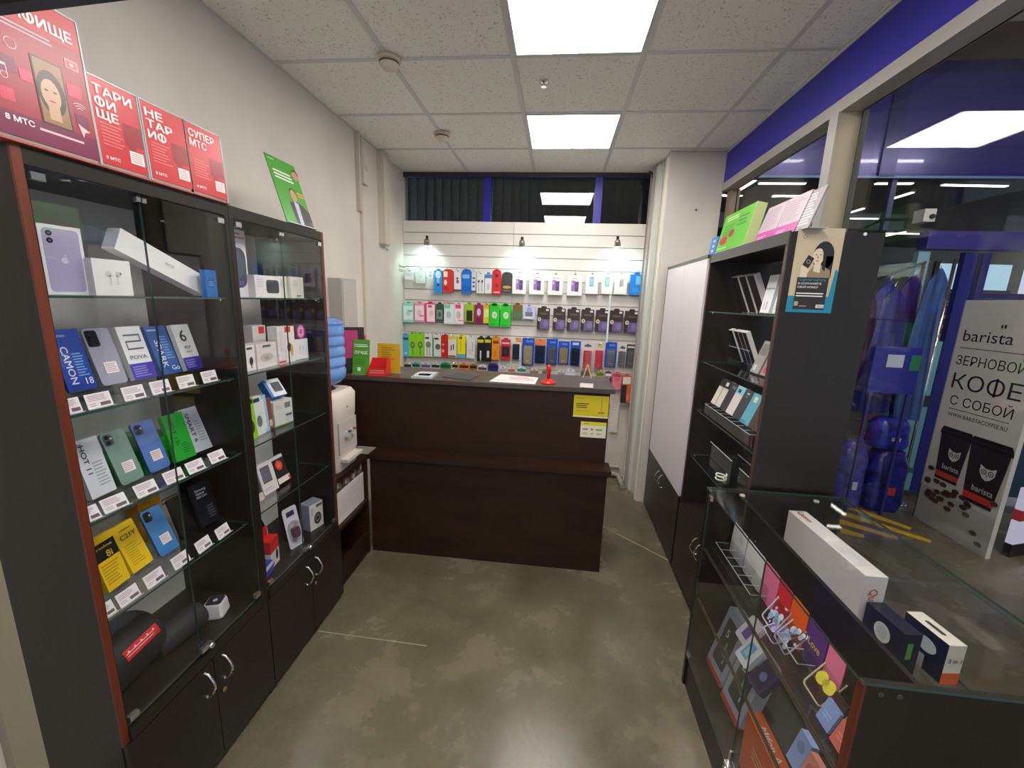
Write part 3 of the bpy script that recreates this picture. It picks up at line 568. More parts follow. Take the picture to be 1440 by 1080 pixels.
# top shelf
Z1 = 1.6555
o = carton('phone_box', 'white phone box with a lilac phone printed on its lid', 'box', (-1.225, 0.943, Z1), -4, 0, 0.088, 0.165, 0.05, (230, 228, 232))
MB().rbox(-0.037, 0.037, 0.007, 0.157, -0.0008, 0.0, 0.010).build('phone_picture', C((176, 166, 202), 0.3), o)
p = MB(); p.disc(-0.024, 0.145, 0.0065, -0.0014, 0); p.disc(-0.024, 0.128, 0.0065, -0.0014, 0); p.disc(-0.024, 0.145, 0.003, -0.0018, 1); p.disc(-0.024, 0.128, 0.003, -0.0018, 1)
p.disc(0.0, 0.083, 0.0075, -0.0014, 2, 16, 0.0078); p.disc(0.0085, 0.085, 0.0032, -0.0018, 3, 12); p.disc(0.003, 0.0945, 0.0018, -0.0014, 2, 8, 0.0034)
p.build('print', [C((30, 30, 36), 0.2), C((90, 90, 110), 0.2), C((216, 212, 226), 0.3), C((176, 166, 202), 0.3)], o)
o = carton('earbuds_box', 'square white box with a pair of earbuds printed on it', 'box', (-1.20, 1.032, Z1), 0, 0, 0.098, 0.094, 0.035, (232, 230, 230))
p = MB(); p.disc(-0.012, 0.056, 0.008, -0.0006, 0); p.rect(-0.010, 0.028, -0.006, 0.054, -0.0006, 0); p.disc(0.014, 0.056, 0.008, -0.0006, 0); p.rect(0.008, 0.028, 0.012, 0.054, -0.0006, 0); p.disc(0.020, 0.058, 0.0025, -0.0010, 1)
p.build('print', [C((206, 204, 206), 0.4), C((70, 68, 70), 0.4)], o)
# long watch box leaning down to the right
o = thing('watch_box', 'long white box leaning diagonally across the top shelf', 'box', (-1.2, 1.326, 1.658), (0, R(0), 0))
bx = MB(); 
bx.box(-0.04, 0.0, -0.305, 0.0, 0.0, 0.062)
b_ = bx.build('box', C((232, 230, 230), 0.4), o, (0, 0, 0), (R(-23.5), 0, 0))
text(b_, 'WATCH', 0, 0, 0.009, C((120, 120, 124), 0.4), w=0.03).matrix_local = Matrix.Translation((0.0012, -0.15, 0.034)) @ Matrix.Rotation(R(90), 4, 'Z')
MB().box(-0.0405, 0.0003, -0.3056, -0.3045, 0.006, 0.056).build('end_label', C((206, 206, 222), 0.4), b_)
carton('small_box', 'small blue box in place of a reflection, right of the top shelf', 'box', (-1.160, 1.312, Z1), 5, 0, 0.05, 0.088, 0.018, (30, 108, 186), [(0.2, 0.35, 0.7, 0.7, (20, 80, 150)), (0.25, 0.4, 0.8, 0.6, (120, 180, 226), 'l', 3)])  # made-up box standing in for a blue reflection in the cabinet glass
# bottom of the first cabinet
ZB = 0.4708
o = thing('portable_speaker', 'large black barrel speaker with a red label, nearest the entrance', 'speaker', (-1.30, 0.945, ZB), (0, 0, R(8)))
sp = MB(); sp.lathe([(0.055, -0.10), (0.085, -0.098), (0.092, -0.085), (0.092, 0.085), (0.085, 0.098), (0.055, 0.10)], (0, 0, 0.092), 28, 0, True, 'y'); sp.build('body', C((22, 22, 26), 0.6), o)
MB().box(-0.03, 0.03, -0.05, 0.05, 0.0, 0.012).build('foot', M_BLACK, o)
MB().box(-0.028, 0.028, -0.07, 0.07, 0.182, 0.189).build('control_strip', C((52, 56, 66), 0.35), o)
rl = MB(); 
for k in range(4):
    a0, a1 = R(38-5*k), R(33-5*k); rr = 0.0932
    rl.face([(rr*math.cos(a0), -0.045, 0.092+rr*math.sin(a0)), (rr*math.cos(a0), 0.075, 0.092+rr*math.sin(a0)), (rr*math.cos(a1), 0.075, 0.092+rr*math.sin(a1)), (rr*math.cos(a1), -0.045, 0.092+rr*math.sin(a1))][::-1])
rl.build('label_band', C((206, 34, 44), 0.4), o)
q_ = MB(); lines(q_, -0.055, 0.05, 0.007, -0.009, 2, 0, 0, 0.3, 0.2)
for k in range(5): q_.disc(-0.045+0.022*k, 0.006, 0.0035, -0.0002, 0, 10)
q_ = q_.build('print', C((238, 200, 200), 0.4), o); q_.matrix_local = Matrix.Translation((0.0937*math.cos(R(28)), 0.015, 0.092+0.0937*math.sin(R(28)))) @ Matrix.Rotation(R(90), 4, 'Z') @ Matrix.Rotation(R(-28), 4, 'X')
o = thing('portable_speaker', 'black oblong fabric speaker in the middle of the cabinet floor', 'speaker', (-1.255, 1.115, ZB), (0, 0, R(-6)))
sp = MB(); sp.lathe([(0.030, -0.085), (0.043, -0.08), (0.046, -0.068), (0.046, 0.068), (0.043, 0.08), (0.030, 0.085)], (0, 0, 0.0465), 24, 0, True, 'y'); sp.build('body', C((34, 34, 38), 0.7), o)
MB().box(-0.012, 0.012, -0.03, 0.03, 0.0, 0.006).build('foot', M_BLACK, o)
sp = MB(); sp.lathe([(0.022, -0.0875), (0.036, -0.0872)], (0, 0, 0.0465), 20, 0, True, 'y'); sp.build('end_ring', C((48, 48, 54), 0.5), o)
o = thing('portable_speaker', 'small white cube speaker with a dark top', 'speaker', (-1.225, 1.245, ZB), (0, 0, R(18)))
sp = MB(); sp.idx(*(lambda r0, r1, h_: ([(s1*r, s2*r, z) for r, z in ((r0*0.86, 0.0), (r0*0.98, 0.006), (r0, 0.012), (r1, h_-0.006), (r1*0.93, h_)) for s1, s2 in ((-1, -0.75), (-0.75, -1), (0.75, -1), (1, -0.75), (1, 0.75), (0.75, 1), (-0.75, 1), (-1, 0.75))], [(8*j+i, 8*j+(i+1) % 8, 8*j+8+(i+1) % 8, 8*j+8+i) for j in range(4) for i in range(8)]+[tuple(range(7, -1, -1)), tuple(range(32, 40))]))(0.034, 0.030, 0.060)); sp.build('body', C((222, 218, 218), 0.45), o)
MB().idx([(s1*0.026, s2*0.026, z) for z in (0.0600, 0.0612) for s1, s2 in ((-1, -0.75), (-0.75, -1), (0.75, -1), (1, -0.75), (1, 0.75), (0.75, 1), (-0.75, 1), (-1, 0.75))], [tuple(range(8, 16)), tuple(range(7, -1, -1))]+[(i, (i+1) % 8, 8+(i+1) % 8, 8+i) for i in range(8)]).build('top_plate', C((40, 42, 56), 0.35), o)
MB().cyl((0, 0, 0.0612), 0.008, 0.0008, n=14).build('logo', C((190, 190, 204), 0.4), o)
MB().box(-0.0345, 0.0345, -0.0255, 0.0255, 0.0075, 0.009).build('trim', C((170, 166, 166), 0.4), o)

# ------------------------------------------------------------------ second cabinet contents
WB = (232, 226, 226)
o = carton('speaker_box', 'tall white box with a dark round speaker picture, cabinet by the cooler', 'box', (-1.225, 1.523, Z1), 0, 0, 0.09, 0.25, 0.10, (226, 222, 228), [(0.04, 0.86, 0.96, 0.97, (222, 96, 150), 'l', 2)])
MB().rbox(-0.038, 0.038, 0.035, 0.185, -0.0008, 0, 0.036, n=6).build('speaker_picture', C((62, 64, 84), 0.3), o)
p = MB(); p.rect(-0.020, 0.045, 0.020, 0.062, -0.0012, 0); p.disc(0, 0.12, 0.024, -0.0012, 1, 20, 0.05); p.build('print', [C((90, 74, 160), 0.3), C((78, 82, 104), 0.3)], o)
o = carton('speaker_box', 'low wide white box with a black rounded speaker picture', 'box', (-1.195, 1.640, Z1), 0, 0, 0.155, 0.088, 0.08, WB, [(0.06, 0.45, 0.36, 0.85, (222, 200, 206), 'l', 4)])
MB().rbox(-0.012, 0.066, 0.018, 0.072, -0.0008, 0, 0.012).build('speaker_picture', C((44, 46, 54), 0.3), o)
carton('cable_box', 'narrow cream white box second from right on the upper shelf', 'box', (-1.23, 1.785, Z1), 0, 0, 0.055, 0.093, 0.06, (216, 212, 204), [(0.2, 0.5, 0.8, 0.85, (190, 184, 176), 'l', 4)])
carton('cable_box', 'square cream white box at the right end of the upper shelf', 'box', (-1.215, 1.866, Z1), 0, 0, 0.095, 0.095, 0.06, (224, 220, 208), [(0.15, 0.55, 0.6, 0.85, (196, 190, 180), 'l', 4), (0.4, 0.06, 0.75, 0.13, (110, 104, 96))])
Z2b = Z2+0.0006
carton('cable_box', 'slim white box with pink strip, left end of the second shelf', 'box', (-1.215, 1.447, Z2b), 0, 0, 0.030, 0.145, 0.03, (230, 220, 226), [(0, 0.85, 1, 1, (214, 60, 140)), (0.2, 0.35, 0.8, 0.55, (50, 46, 50), 'o')])
carton('headset_box', 'small white box with a black earpiece picture, second shelf', 'box', (-1.19, 1.496, Z2b), 4, 0, 0.056, 0.10, 0.05, WB, [(0.15, 0.84, 0.75, 0.93, (70, 66, 70)), (0.35, 0.2, 0.75, 0.55, (44, 42, 46), 'o'), (0.5, 0.1, 0.62, 0.3, (44, 42, 46))])
carton('headset_box', 'wide pale box with faint grey print, second shelf', 'box', (-1.19, 1.592, Z2b), 2, 0, 0.125, 0.10, 0.06, (224, 214, 212), [(0.3, 0.84, 0.7, 0.93, (90, 86, 88)), (0.15, 0.25, 0.8, 0.6, (196, 184, 180), 'o'), (0.35, 0.3, 0.6, 0.5, (170, 160, 156), 'o')])
carton('headset_box', 'white box with red square behind the wide pale box', 'box', (-1.30, 1.70, Z2b), 0, 0, 0.08, 0.162, 0.05, (232, 224, 222), [(0.45, 0.78, 0.9, 0.97, (214, 52, 50)), (0.1, 0.3, 0.6, 0.55, (60, 54, 56), 'o')])
carton('headset_box', 'tall narrow white box with red foot stripe, second shelf', 'box', (-1.19, 1.688, Z2b), 0, 0, 0.048, 0.162, 0.045, (230, 222, 222), [(0, 0.02, 1, 0.08, (196, 60, 80)), (0.2, 0.3, 0.8, 0.9, (206, 196, 196), 'l', 10)])
carton('headset_box', 'tall white box with red top corner and earphone picture', 'box', (-1.19, 1.747, Z2b), -4, 0, 0.060, 0.16, 0.045, (232, 224, 222), [(0.0, 0.84, 0.6, 1.0, (206, 50, 52)), (0.15, 0.3, 0.6, 0.55, (70, 62, 56), 'o'), (0.5, 0.15, 0.8, 0.5, (200, 170, 90), 'o')])
o = carton('earbuds_box', 'square white earbuds box at the right of the second shelf', 'box', (-1.20, 1.845, Z2b), -4, 0, 0.09, 0.094, 0.04, (230, 230, 232), [(0.30, 0.45, 0.45, 0.7, (206, 206, 210), 'o'), (0.55, 0.45, 0.7, 0.7, (206, 206, 210), 'o'), (0.36, 0.28, 0.42, 0.5, (206, 206, 210)), (0.58, 0.28, 0.64, 0.5, (206, 206, 210))])
carton('watch_box', 'dark box with a pink kids watch standing on the white earbuds box', 'box', (-1.205, 1.86, Z2b+0.0945), -4, 0, 0.07, 0.066, 0.03, (70, 36, 66), [(0.05, 0.05, 0.8, 0.98, (232, 110, 176), 'o'), (0.2, 0.25, 0.65, 0.8, (240, 170, 206)), (0.3, 0.35, 0.55, 0.7, (190, 70, 140))], r=0.006)
# third shelf
Z3b = Z3+0.0006
for lab, x, y, w, h, c_, pr in (('slim white earphone pack at the left of the third shelf', -1.20, 1.455, 0.030, 0.165, (228, 222, 226), [(0.2, 0.2, 0.8, 0.6, (110, 100, 106), 'o')]),
    ('lime green earphone pack on the third shelf', -1.205, 1.497, 0.045, 0.17, (150, 206, 40), [(0.25, 0.15, 0.75, 0.45, (60, 84, 30), 'o'), (0.1, 0.86, 0.9, 0.96, (40, 50, 40))]),
    ('white earphone pack with grey print right of the lime pack', -1.215, 1.552, 0.052, 0.165, (226, 228, 226), [(0.2, 0.2, 0.8, 0.5, (120, 126, 122), 'o'), (0.1, 0.85, 0.8, 0.95, (60, 70, 80))]),
    ('white and light blue earphone pack on the third shelf', -1.22, 1.596, 0.032, 0.16, (170, 204, 232), [(0.1, 0.1, 0.5, 0.9, (232, 234, 236))]),
    ('narrow brown earphone pack on the third shelf', -1.225, 1.630, 0.028, 0.14, (140, 80, 66), [(0.2, 0.1, 0.8, 0.3, (216, 200, 190))])):
    carton('earphone_pack', lab, 'package', (x, y, Z3b), 0, 4, w, h, 0.02, c_, pr, group='earphone packs on the third shelf')
o = carton('charger_box', 'lower white charger box with green foot stripe, third shelf', 'box', (-1.215, 1.705, Z3b), -6, 0, 0.115, 0.058, 0.07, (222, 220, 214), [(0, 0.02, 1, 0.10, (90, 170, 60)), (0.55, 0.2, 0.92, 0.85, (206, 206, 204)), (0.58, 0.65, 0.9, 0.8, (60, 60, 64))])
o = carton('charger_box', 'upper white charger box stacked on the lower one, third shelf', 'box', (-1.217, 1.703, Z3b+0.0585), -6, 0, 0.113, 0.056, 0.07, (224, 222, 216), [(0.58, 0.3, 0.9, 0.75, (130, 130, 136)), (0.1, 0.3, 0.45, 0.7, (200, 198, 192), 'l', 4)])
o = carton('watch_box', 'blue and white box with dark screen picture tilted on the charger boxes', 'box', (-1.226, 1.70, Z3b+0.1165), -10, 35, 0.085, 0.085, 0.035, (226, 230, 236), [(0.35, 0.25, 0.9, 0.8, (44, 46, 60)), (0, 0, 0.16, 1, (40, 120, 200))], sides=(36, 112, 196))
# fourth shelf
Z4b = Z4+0.0006
carton('powerbank_box', 'white box with a dark grey power bank picture leaning on the fourth shelf', 'box', (-1.215, 1.585, Z4b+0.004), -3, 14, 0.088, 0.137, 0.022, (224, 218, 216), [(0.15, 0.35, 0.75, 0.88, (90, 84, 96)), (0.2, 0.4, 0.7, 0.84, (110, 104, 118)), (0.1, 0.08, 0.7, 0.2, (190, 184, 180), 'l', 2)])
carton('watch_box', 'black box with a glowing red disc picture leaning on the fourth shelf', 'box', (-1.225, 1.690, Z4b+0.004), -2, 20, 0.080, 0.128, 0.022, (40, 34, 34), [(0.0, 0.88, 1, 1, (214, 214, 214)), (0.0, 0.0, 1.0, 0.2, (222, 214, 206)), (0.85, 0.0, 1.0, 0.14, (226, 80, 40)), (0.22, 0.46, 0.78, 0.82, (220, 60, 46), 'o'), (0.34, 0.54, 0.66, 0.74, (236, 110, 80), 'o')])
carton('powerbank_box', 'dark grey box with orange corners at the left of the fourth shelf', 'box', (-1.205, 1.485, Z4b+0.004), 0, 14, 0.075, 0.13, 0.022, (70, 64, 72), [(0, 0, 1, 0.25, (214, 196, 184)), (0, 0, 0.4, 0.12, (206, 96, 50)), (0, 0.9, 0.5, 1, (206, 80, 40))])
# cabinet floor
o = item('phone_case_pack', 'red and white accessory box with a tall hanging flap, cabinet floor', 'box', (-1.205, 1.555, ZB), 10, 0)
MB().box(-0.036, 0.036, 0, 0.05, 0, 0.072).build('box', C((222, 214, 212), 0.4), o); MB().box(-0.0365, 0.0365, -0.0005, 0.0505, 0.072, 0.13).build('red_sleeve', C((206, 34, 36), 0.4), o); MB().box(-0.036, 0.036, 0.046, 0.049, 0.13, 0.175).build('hanging_flap', C((206, 34, 36), 0.4), o)
p = MB(); p.disc(0.016, 0.045, 0.010, -0.0006, 0, 18, 0.026); p.rect(-0.030, 0.008, -0.012, 0.026, -0.0006, 1); p.build('print', [C((40, 38, 40), 0.4), C((180, 90, 90), 0.4)], o)
o = item('blister_pack', 'clear oval blister pack with a violet card leaning in the cabinet', 'package', (-1.195, 1.70, ZB), -14, 12)
MB().rbox(-0.04, 0.04, 0, 0.20, 0, 0.002, 0.012).build('card', C((214, 208, 220), 0.35), o); MB().rbox(-0.032, 0.032, 0.02, 0.13, -0.03, 0, 0.03, n=6).build('blister', M_ACRYL, o); MB().rbox(-0.018, 0.018, 0.05, 0.10, -0.02, -0.001, 0.012).build('device', C((104, 70, 84), 0.4), o); MB().box(-0.022, 0.022, -0.0006, 0, 0.155, 0.180).build('hang_slot', C((60, 50, 90), 0.4), o)
o = carton('webcam_box', 'white box with a round black lens picture, right end of the cabinet floor', 'box', (-1.195, 1.868, ZB), -14, 0, 0.088, 0.142, 0.065, (220, 216, 214), [(0.30, 0.15, 0.86, 0.62, (70, 68, 70), 'o'), (0.40, 0.24, 0.76, 0.54, (120, 116, 118), 'o'), (0.48, 0.32, 0.68, 0.47, (40, 38, 42), 'o'), (0.5, 0.82, 0.95, 0.92, (90, 88, 90)), (0.1, 0.55, 0.3, 0.85, (150, 146, 146), 'l', 5)], sides=(150, 150, 172))
o = item('blister_pack', 'white cable blister pack standing at the left of the cabinet floor', 'package', (-1.26, 1.475, ZB), 6, 10)
MB().box(-0.05, 0.05, 0, 0.004, 0, 0.17).build('card', C((214, 214, 218), 0.4), o); MB().rbox(-0.038, 0.038, 0.02, 0.12, -0.02, 0, 0.02).build('blister', M_ACRYL, o); MB().lathe([(0.012, -0.014), (0.024, -0.012), (0.024, -0.006), (0.012, -0.004)], (0, 0, 0.07), 16, 0, True, 'y', False).build('coiled_cable', M_BLACK, o)
carton('small_box', 'blue and white small box lying beside the red and white box', 'box', (-1.25, 1.49, ZB), 10, 0, 0.06, 0.05, 0.05, (40, 70, 170), [(0, 0.6, 1, 1, (214, 210, 220))]).location.x = -1.185
carton('small_box', 'slim violet and yellow box at the near corner of the cabinet floor', 'box', (-1.17, 1.412, ZB), 0, 0, 0.022, 0.085, 0.03, (206, 190, 214), [(0, 0, 1, 0.3, (214, 170, 40)), (0, 0.8, 1, 1, (110, 60, 150))])
o = item('blister_pack', 'clear pack with black headphones standing behind the red box', 'package', (-1.33, 1.62, ZB), 0, 6)
MB().box(-0.07, 0.07, 0, 0.004, 0, 0.19).build('card', C((196, 200, 200), 0.4), o); MB().lathe([(0.030, -0.012), (0.046, -0.010), (0.046, -0.004), (0.030, -0.002)], (0, 0, 0.12), 20, 0, True, 'y', False).build('headband', M_BLACK, o)

# ------------------------------------------------------------------ low stand, water cooler
t = thing('cooler_stand', 'low dark open stand between the glazed cabinet and the counter', 'stand', (0, 0, 0))
MB().box(-1.466, -1.16, 1.985, 2.003, 0, 0.66).build('side_panel', M_WENGE, t); MB().box(-1.466, -1.16, 2.372, 2.39, 0, 0.66).build('side_panel', M_WENGE, t)
MB().box(-1.466, -1.150, 1.978, 2.39, 0.66, 0.685).build('top_panel', M_WENGE, t); MB().box(-1.466, -1.150, 2.003, 2.372, 0.365, 0.385).build('shelf', M_WENGE, t)
MB().box(-1.466, -1.45, 2.003, 2.372, 0, 0.66).build('back_panel', M_DARK, t); MB().box(-1.45, -1.165, 2.003, 2.372, 0.0, 0.012).build('base_panel', M_WENGE, t)
MB().box(-1.19, -1.172, 2.003, 2.372, 0.012, 0.14).build('kick_board', M_WENGE, t)
o = item('leaflet_carton', 'white carton with a printed photo strip on the open stand shelf', 'carton', (-1.175, 2.19, 0.386), 0, 0)
MB().box(-0.17, 0.17, 0, 0.20, 0, 0.19).build('box', C((214, 202, 196), 0.55), o)
MB().box(-0.17, 0.17, 0.005, 0.012, 0.19, 0.255).build('photo_flap', C((60, 60, 44), 0.5), o)
p = MB()
for i in range(14):
    p.disc(-0.15+0.023*i, 0.222+0.01*((i*5) % 3-1), 0.012, 0.0044, i % 4, 10, 0.02)
p.build('photo_print', [C((150, 96, 62), 0.5), C((196, 170, 190), 0.5), C((112, 140, 60), 0.5), C((80, 60, 90), 0.5)], o)
p = MB(); lines(p, -0.14, 0.12, 0.16, 0.04, 9, -0.0006, 0, 0.25, 0.4); p.build('print', C((176, 166, 170), 0.5), o)
t = thing('water_cooler', 'white table top water cooler beside the counter', 'water cooler', (-1.315, 2.185, 0.6855))
def rounded_col(pr, n=6):
    """stack of rounded squares (half x, half y, corner, z)"""
    mb = MB(); k = 4*(n+1); vs = []
    for hx, hy, r_, z in pr:
        for cx, cy, a0 in ((hx-r_, hy-r_, 0), (-hx+r_, hy-r_, 90), (-hx+r_, -hy+r_, 180), (hx-r_, -hy+r_, 270)):
            for i in range(n+1):
                a = R(a0+90*i/n); vs.append((cx+r_*math.cos(a), cy+r_*math.sin(a), z))
    fs = [(k*j+i, k*j+(i+1) % k, k*j+k+(i+1) % k, k*j+k+i) for j in range(len(pr)-1) for i in range(k)]
    mb.idx(vs, fs, 0, True); mb.idx(vs[:k], [tuple(range(k))[::-1]]); mb.idx(vs[-k:], [tuple(range(k))]); return mb
rounded_col([(0.135, 0.13, 0.05, 0.0), (0.14, 0.135, 0.05, 0.02), (0.14, 0.135, 0.05, 0.30), (0.142, 0.137, 0.05, 0.305), (0.146, 0.14, 0.05, 0.43), (0.13, 0.13, 0.05, 0.455), (0.12, 0.12, 0.05, 0.46)]).build('body', C((214, 204, 192), 0.4), t)
MB().box(0.142, 0.146, -0.10, 0.10, 0.10, 0.29).build('front_panel', C((190, 180, 170), 0.4), t)
for i, (yy, c_) in enumerate(((-0.03, (70, 84, 130)), (0.03, (150, 70, 70)))):
    tp = MB().box(0.146, 0.172, yy-0.010, yy+0.010, 0.195, 0.225).build('tap', C((200, 196, 190), 0.4), t); MB().box(0.164, 0.180, yy-0.008, yy+0.008, 0.225, 0.235).build('tap_lever', C(c_, 0.4), tp); MB().cyl((0.162, yy, 0.178), 0.006, 0.017, n=8).build('spout', C((190, 186, 180), 0.4), tp)
MB().box(0.141, 0.185, -0.09, 0.09, 0.06, 0.078).build('drip_tray', C((206, 198, 188), 0.4), t)
MB().cyl((0.147, 0.0, 0.365), 0.006, 0.003, 'x', 10).build('indicator', C((150, 150, 140), 0.4), t)
MB().lathe([(0.075, 0.46), (0.06, 0.475), (0.05, 0.478)], n=20).build('funnel', M_BLACK, t)
pr = [(0.03, 0.462), (0.05, 0.475), (0.11, 0.505), (0.132, 0.53)]
for k in range(5): z = 0.55+0.058*k; pr += [(0.134, z), (0.134, z+0.028), (0.127, z+0.036), (0.127, z+0.044), (0.134, z+0.052)]
pr += [(0.128, 0.842), (0.09, 0.862), (0.04, 0.866)]
M_WATER = rough_mat('blue_bottle', (92, 132, 196), (116, 156, 214), 8, 0.12, 0.0)
o = tag(MB().lathe(pr, (-1.315, 2.185, 0.686), 28).build('water_bottle', M_WATER), 'blue ribbed water bottle upside down on the cooler', 'bottle')

# ------------------------------------------------------------------ service counter
t = thing('service_counter', 'dark brown two tier service counter across the shop', 'counter', (0, 0, 0))
MB().box(-1.147, 0.352, 2.40, 2.418, 0.0, 0.66).build('lower_front', M_WENGE, t)
MB().box(-1.147, 0.372, 2.375, 2.53, 0.66, 0.69).build('ledge', M_WENGE, t)
MB().box(-1.466, 0.345, 2.508, 2.526, 0.69, 1.145).build('upper_front', M_WENGE, t)
MB().box(-1.466, 0.372, 2.485, 2.915, 1.145, 1.172).build('worktop', M_WTOP, t)
MB().box(0.327, 0.345, 2.526, 2.90, 0.0, 1.145).build('end_panel', M_WENGE, t); MB().box(0.334, 0.352, 2.418, 2.526, 0.0, 0.66).build('end_panel', M_WENGE, t)
MB().box(-1.466, 0.327, 2.55, 2.88, 0.72, 0.74).build('inner_shelf', M_WENGE, t)
ZT = 1.1728
o = item('yellow_notice', 'larger yellow notice on the right of the counter front', 'sign', (0.235, 2.5075, 0.985), -90, 0)
MB().box(-0.106, 0.106, -0.002, 0, 0, 0.138).build('sheet', C((206, 186, 22), 0.4), o); MB().box(-0.106, 0.106, -0.0024, -0.002, 0, 0.008).build('pale_foot', C((226, 222, 190), 0.4), o)
p = MB(); lines(p, -0.09, 0.0, 0.092, 0.056, 3, -0.0028, 0, 0.5, 0.3); lines(p, -0.09, 0.0, 0.046, 0.036, 1, -0.0028, 1, 0.3, 0.2); p.rect(-0.092, 0.118, -0.045, 0.122, -0.0028, 1); p.rect(0.062, 0.042, 0.066, 0.128, -0.0028, 1); p.rect(0.045, 0.03, 0.085, 0.036, -0.0028, 0); p.build('print', [C((86, 74, 16), 0.4), C((150, 130, 20), 0.4)], o)
o = item('yellow_notice', 'smaller white and yellow payment notice below the larger one', 'sign', (0.259, 2.5075, 0.857), -90, 0)
MB().box(-0.078, 0.078, -0.002, 0, 0, 0.10).build('sheet', C((224, 216, 190), 0.4), o)
p = MB(); p.rect(-0.078, 0.078, 0.078, 0.10, -0.0024, 0); p.rect(-0.065, 0.047, -0.034, 0.057, -0.0024, 1); p.disc(-0.008, 0.052, 0.008, -0.0024, 2, 12, 0.006); p.rect(0.015, 0.047, 0.055, 0.057, -0.0024, 3); lines(p, -0.065, -0.03, 0.03, 0.018, 2, -0.0024, 1); lines(p, -0.015, 0.005, 0.03, 0.018, 2, -0.0024, 1); lines(p, 0.02, 0.055, 0.03, 0.018, 2, -0.0024, 1); p.rect(-0.06, 0.086, -0.03, 0.091, -0.0028, 1); p.build('print', [C((212, 204, 30), 0.4), C((130, 126, 110), 0.4), C((190, 80, 40), 0.4), C((90, 170, 70), 0.4)], o)
# things on the worktop
o = item('spray_bottle', 'white spray bottle with a red trigger behind the green leaflet stand', 'bottle', (-1.31, 2.69, ZT), -90, 0)
MB().lathe([(0.034, 0), (0.036, 0.01), (0.036, 0.13), (0.026, 0.165), (0.014, 0.19), (0.014, 0.205)], n=18).build('bottle', C((226, 222, 216), 0.35), o)
hd = MB(); hd.box(-0.034, 0.022, -0.012, 0.012, 0.205, 0.238); hd.box(-0.044, -0.034, -0.007, 0.007, 0.214, 0.232); hd.box(-0.030, -0.022, -0.006, 0.006, 0.168, 0.206); hd.build('trigger_head', C((206, 34, 40), 0.4), o)
MB().cyl((-0.047, 0, 0.223), 0.008, 0.006, 'x', 10).build('nozzle', C((206, 40, 46), 0.4), o)
o = item('leaflet_stand', 'green leaflet stand at the left end of the counter', 'leaflet', (-1.25, 2.53, ZT), -88, 8)
MB().box(-0.055, 0.055, 0, 0.006, 0, 0.225).build('leaflet', C((84, 156, 44), 0.4), o); MB().box(-0.058, 0.058, -0.008, 0.03, 0, 0.003).build('foot', M_ACEDGE, o)
p = MB(); ms = [C((232, 238, 220), 0.4), C((60, 124, 30), 0.4)]; lines(p, -0.045, 0.04, 0.20, 0.175, 2, -0.0006, 0, 0.35, 0.2); p.rect(-0.022, 0.180, 0.045, 0.186, -0.0007, 0); lines(p, -0.042, 0.03, 0.10, 0.06, 4, -0.0006, 1, 0.4, 0.3); p.rect(-0.022, 0.022, 0.0, 0.046, -0.0006, 0); p.rect(-0.055, 0.12, 0.055, 0.124, -0.0006, 1); p.build('print', ms, o)
text(o, 'ЛУЧШЕ', 0.0, 0.142, 0.020, C((238, 244, 226), 0.4), w=0.085, bold=0.02)
o = item('notice_sheet', 'yellow ochre notice sheet standing on the counter beside the red box', 'sign', (-1.105, 2.64, ZT), -90, 3)
MB().box(-0.078, 0.078, 0, 0.003, 0, 0.195).build('sheet', C((206, 160, 20), 0.45), o); MB().box(-0.078, 0.078, -0.004, 0.03, 0, 0.003).build('foot', M_ACEDGE, o)
p = MB(); lines(p, -0.05, 0.045, 0.175, 0.085, 6, -0.0006, 0, 0.28, 0.4); p.build('print', C((140, 92, 20), 0.45), o)
o = item('leaflet_box', 'red card box for leaflets on the counter edge', 'box', (-1.125, 2.496, ZT), -82, 0)
lb = MB(); lb.box(-0.058, 0.058, 0, 0.003, 0, 0.050); lb.box(-0.058, 0.058, 0.11, 0.113, 0, 0.105); lb.box(-0.058, 0.058, 0.003, 0.11, 0, 0.004)
for s in (-1, 1): lb.idx([(s*0.058, 0.003, 0.0), (s*0.058, 0.11, 0.0), (s*0.058, 0.11, 0.105), (s*0.058, 0.04, 0.105 if s > 0 else 0.055), (s*0.058, 0.003, 0.05), (s*0.055, 0.003, 0.0), (s*0.055, 0.11, 0.0), (s*0.055, 0.11, 0.105), (s*0.055, 0.04, 0.105 if s > 0 else 0.055), (s*0.055, 0.003, 0.05)], [(0, 1, 2, 3, 4), (9, 8, 7, 6, 5), (0, 4, 9, 5), (4, 3, 8, 9), (3, 2, 7, 8), (2, 1, 6, 7), (1, 0, 5, 6)])
lb.build('box', C((206, 36, 30), 0.45), o)
p = MB(); lines(p, -0.045, 0.05, 0.042, 0.016, 2, -0.0006, 0, 0.22, 0.2); p.build('print', C((236, 190, 184), 0.45), o)
def sheet(name, label, cat, pts, th, mat, prn=None):
    o = thing(name, label, cat, (0, 0, 0))
    MB().idx([(x, y, ZT) for x, y in pts]+[(x, y, ZT+th) for x, y in pts], [(3, 2, 1, 0), (4, 5, 6, 7)]+[(i, (i+1) % 4, 4+(i+1) % 4, 4+i) for i in range(4)]).build('sheet', mat, o)
    if prn:
        P = [Vector((x, y, ZT+th+0.0004)) for x, y in pts]; mb = MB()
        def q(u, v): return (P[0]*(1-u)+P[1]*u)*(1-v)+(P[3]*(1-u)+P[2]*u)*v
        for u0, v0, u1, v1, k in prn[0]: mb.face([q(u0, v0), q(u1, v0), q(u1, v1), q(u0, v1)], k)
        mb.build('print', prn[1], o)
    return o
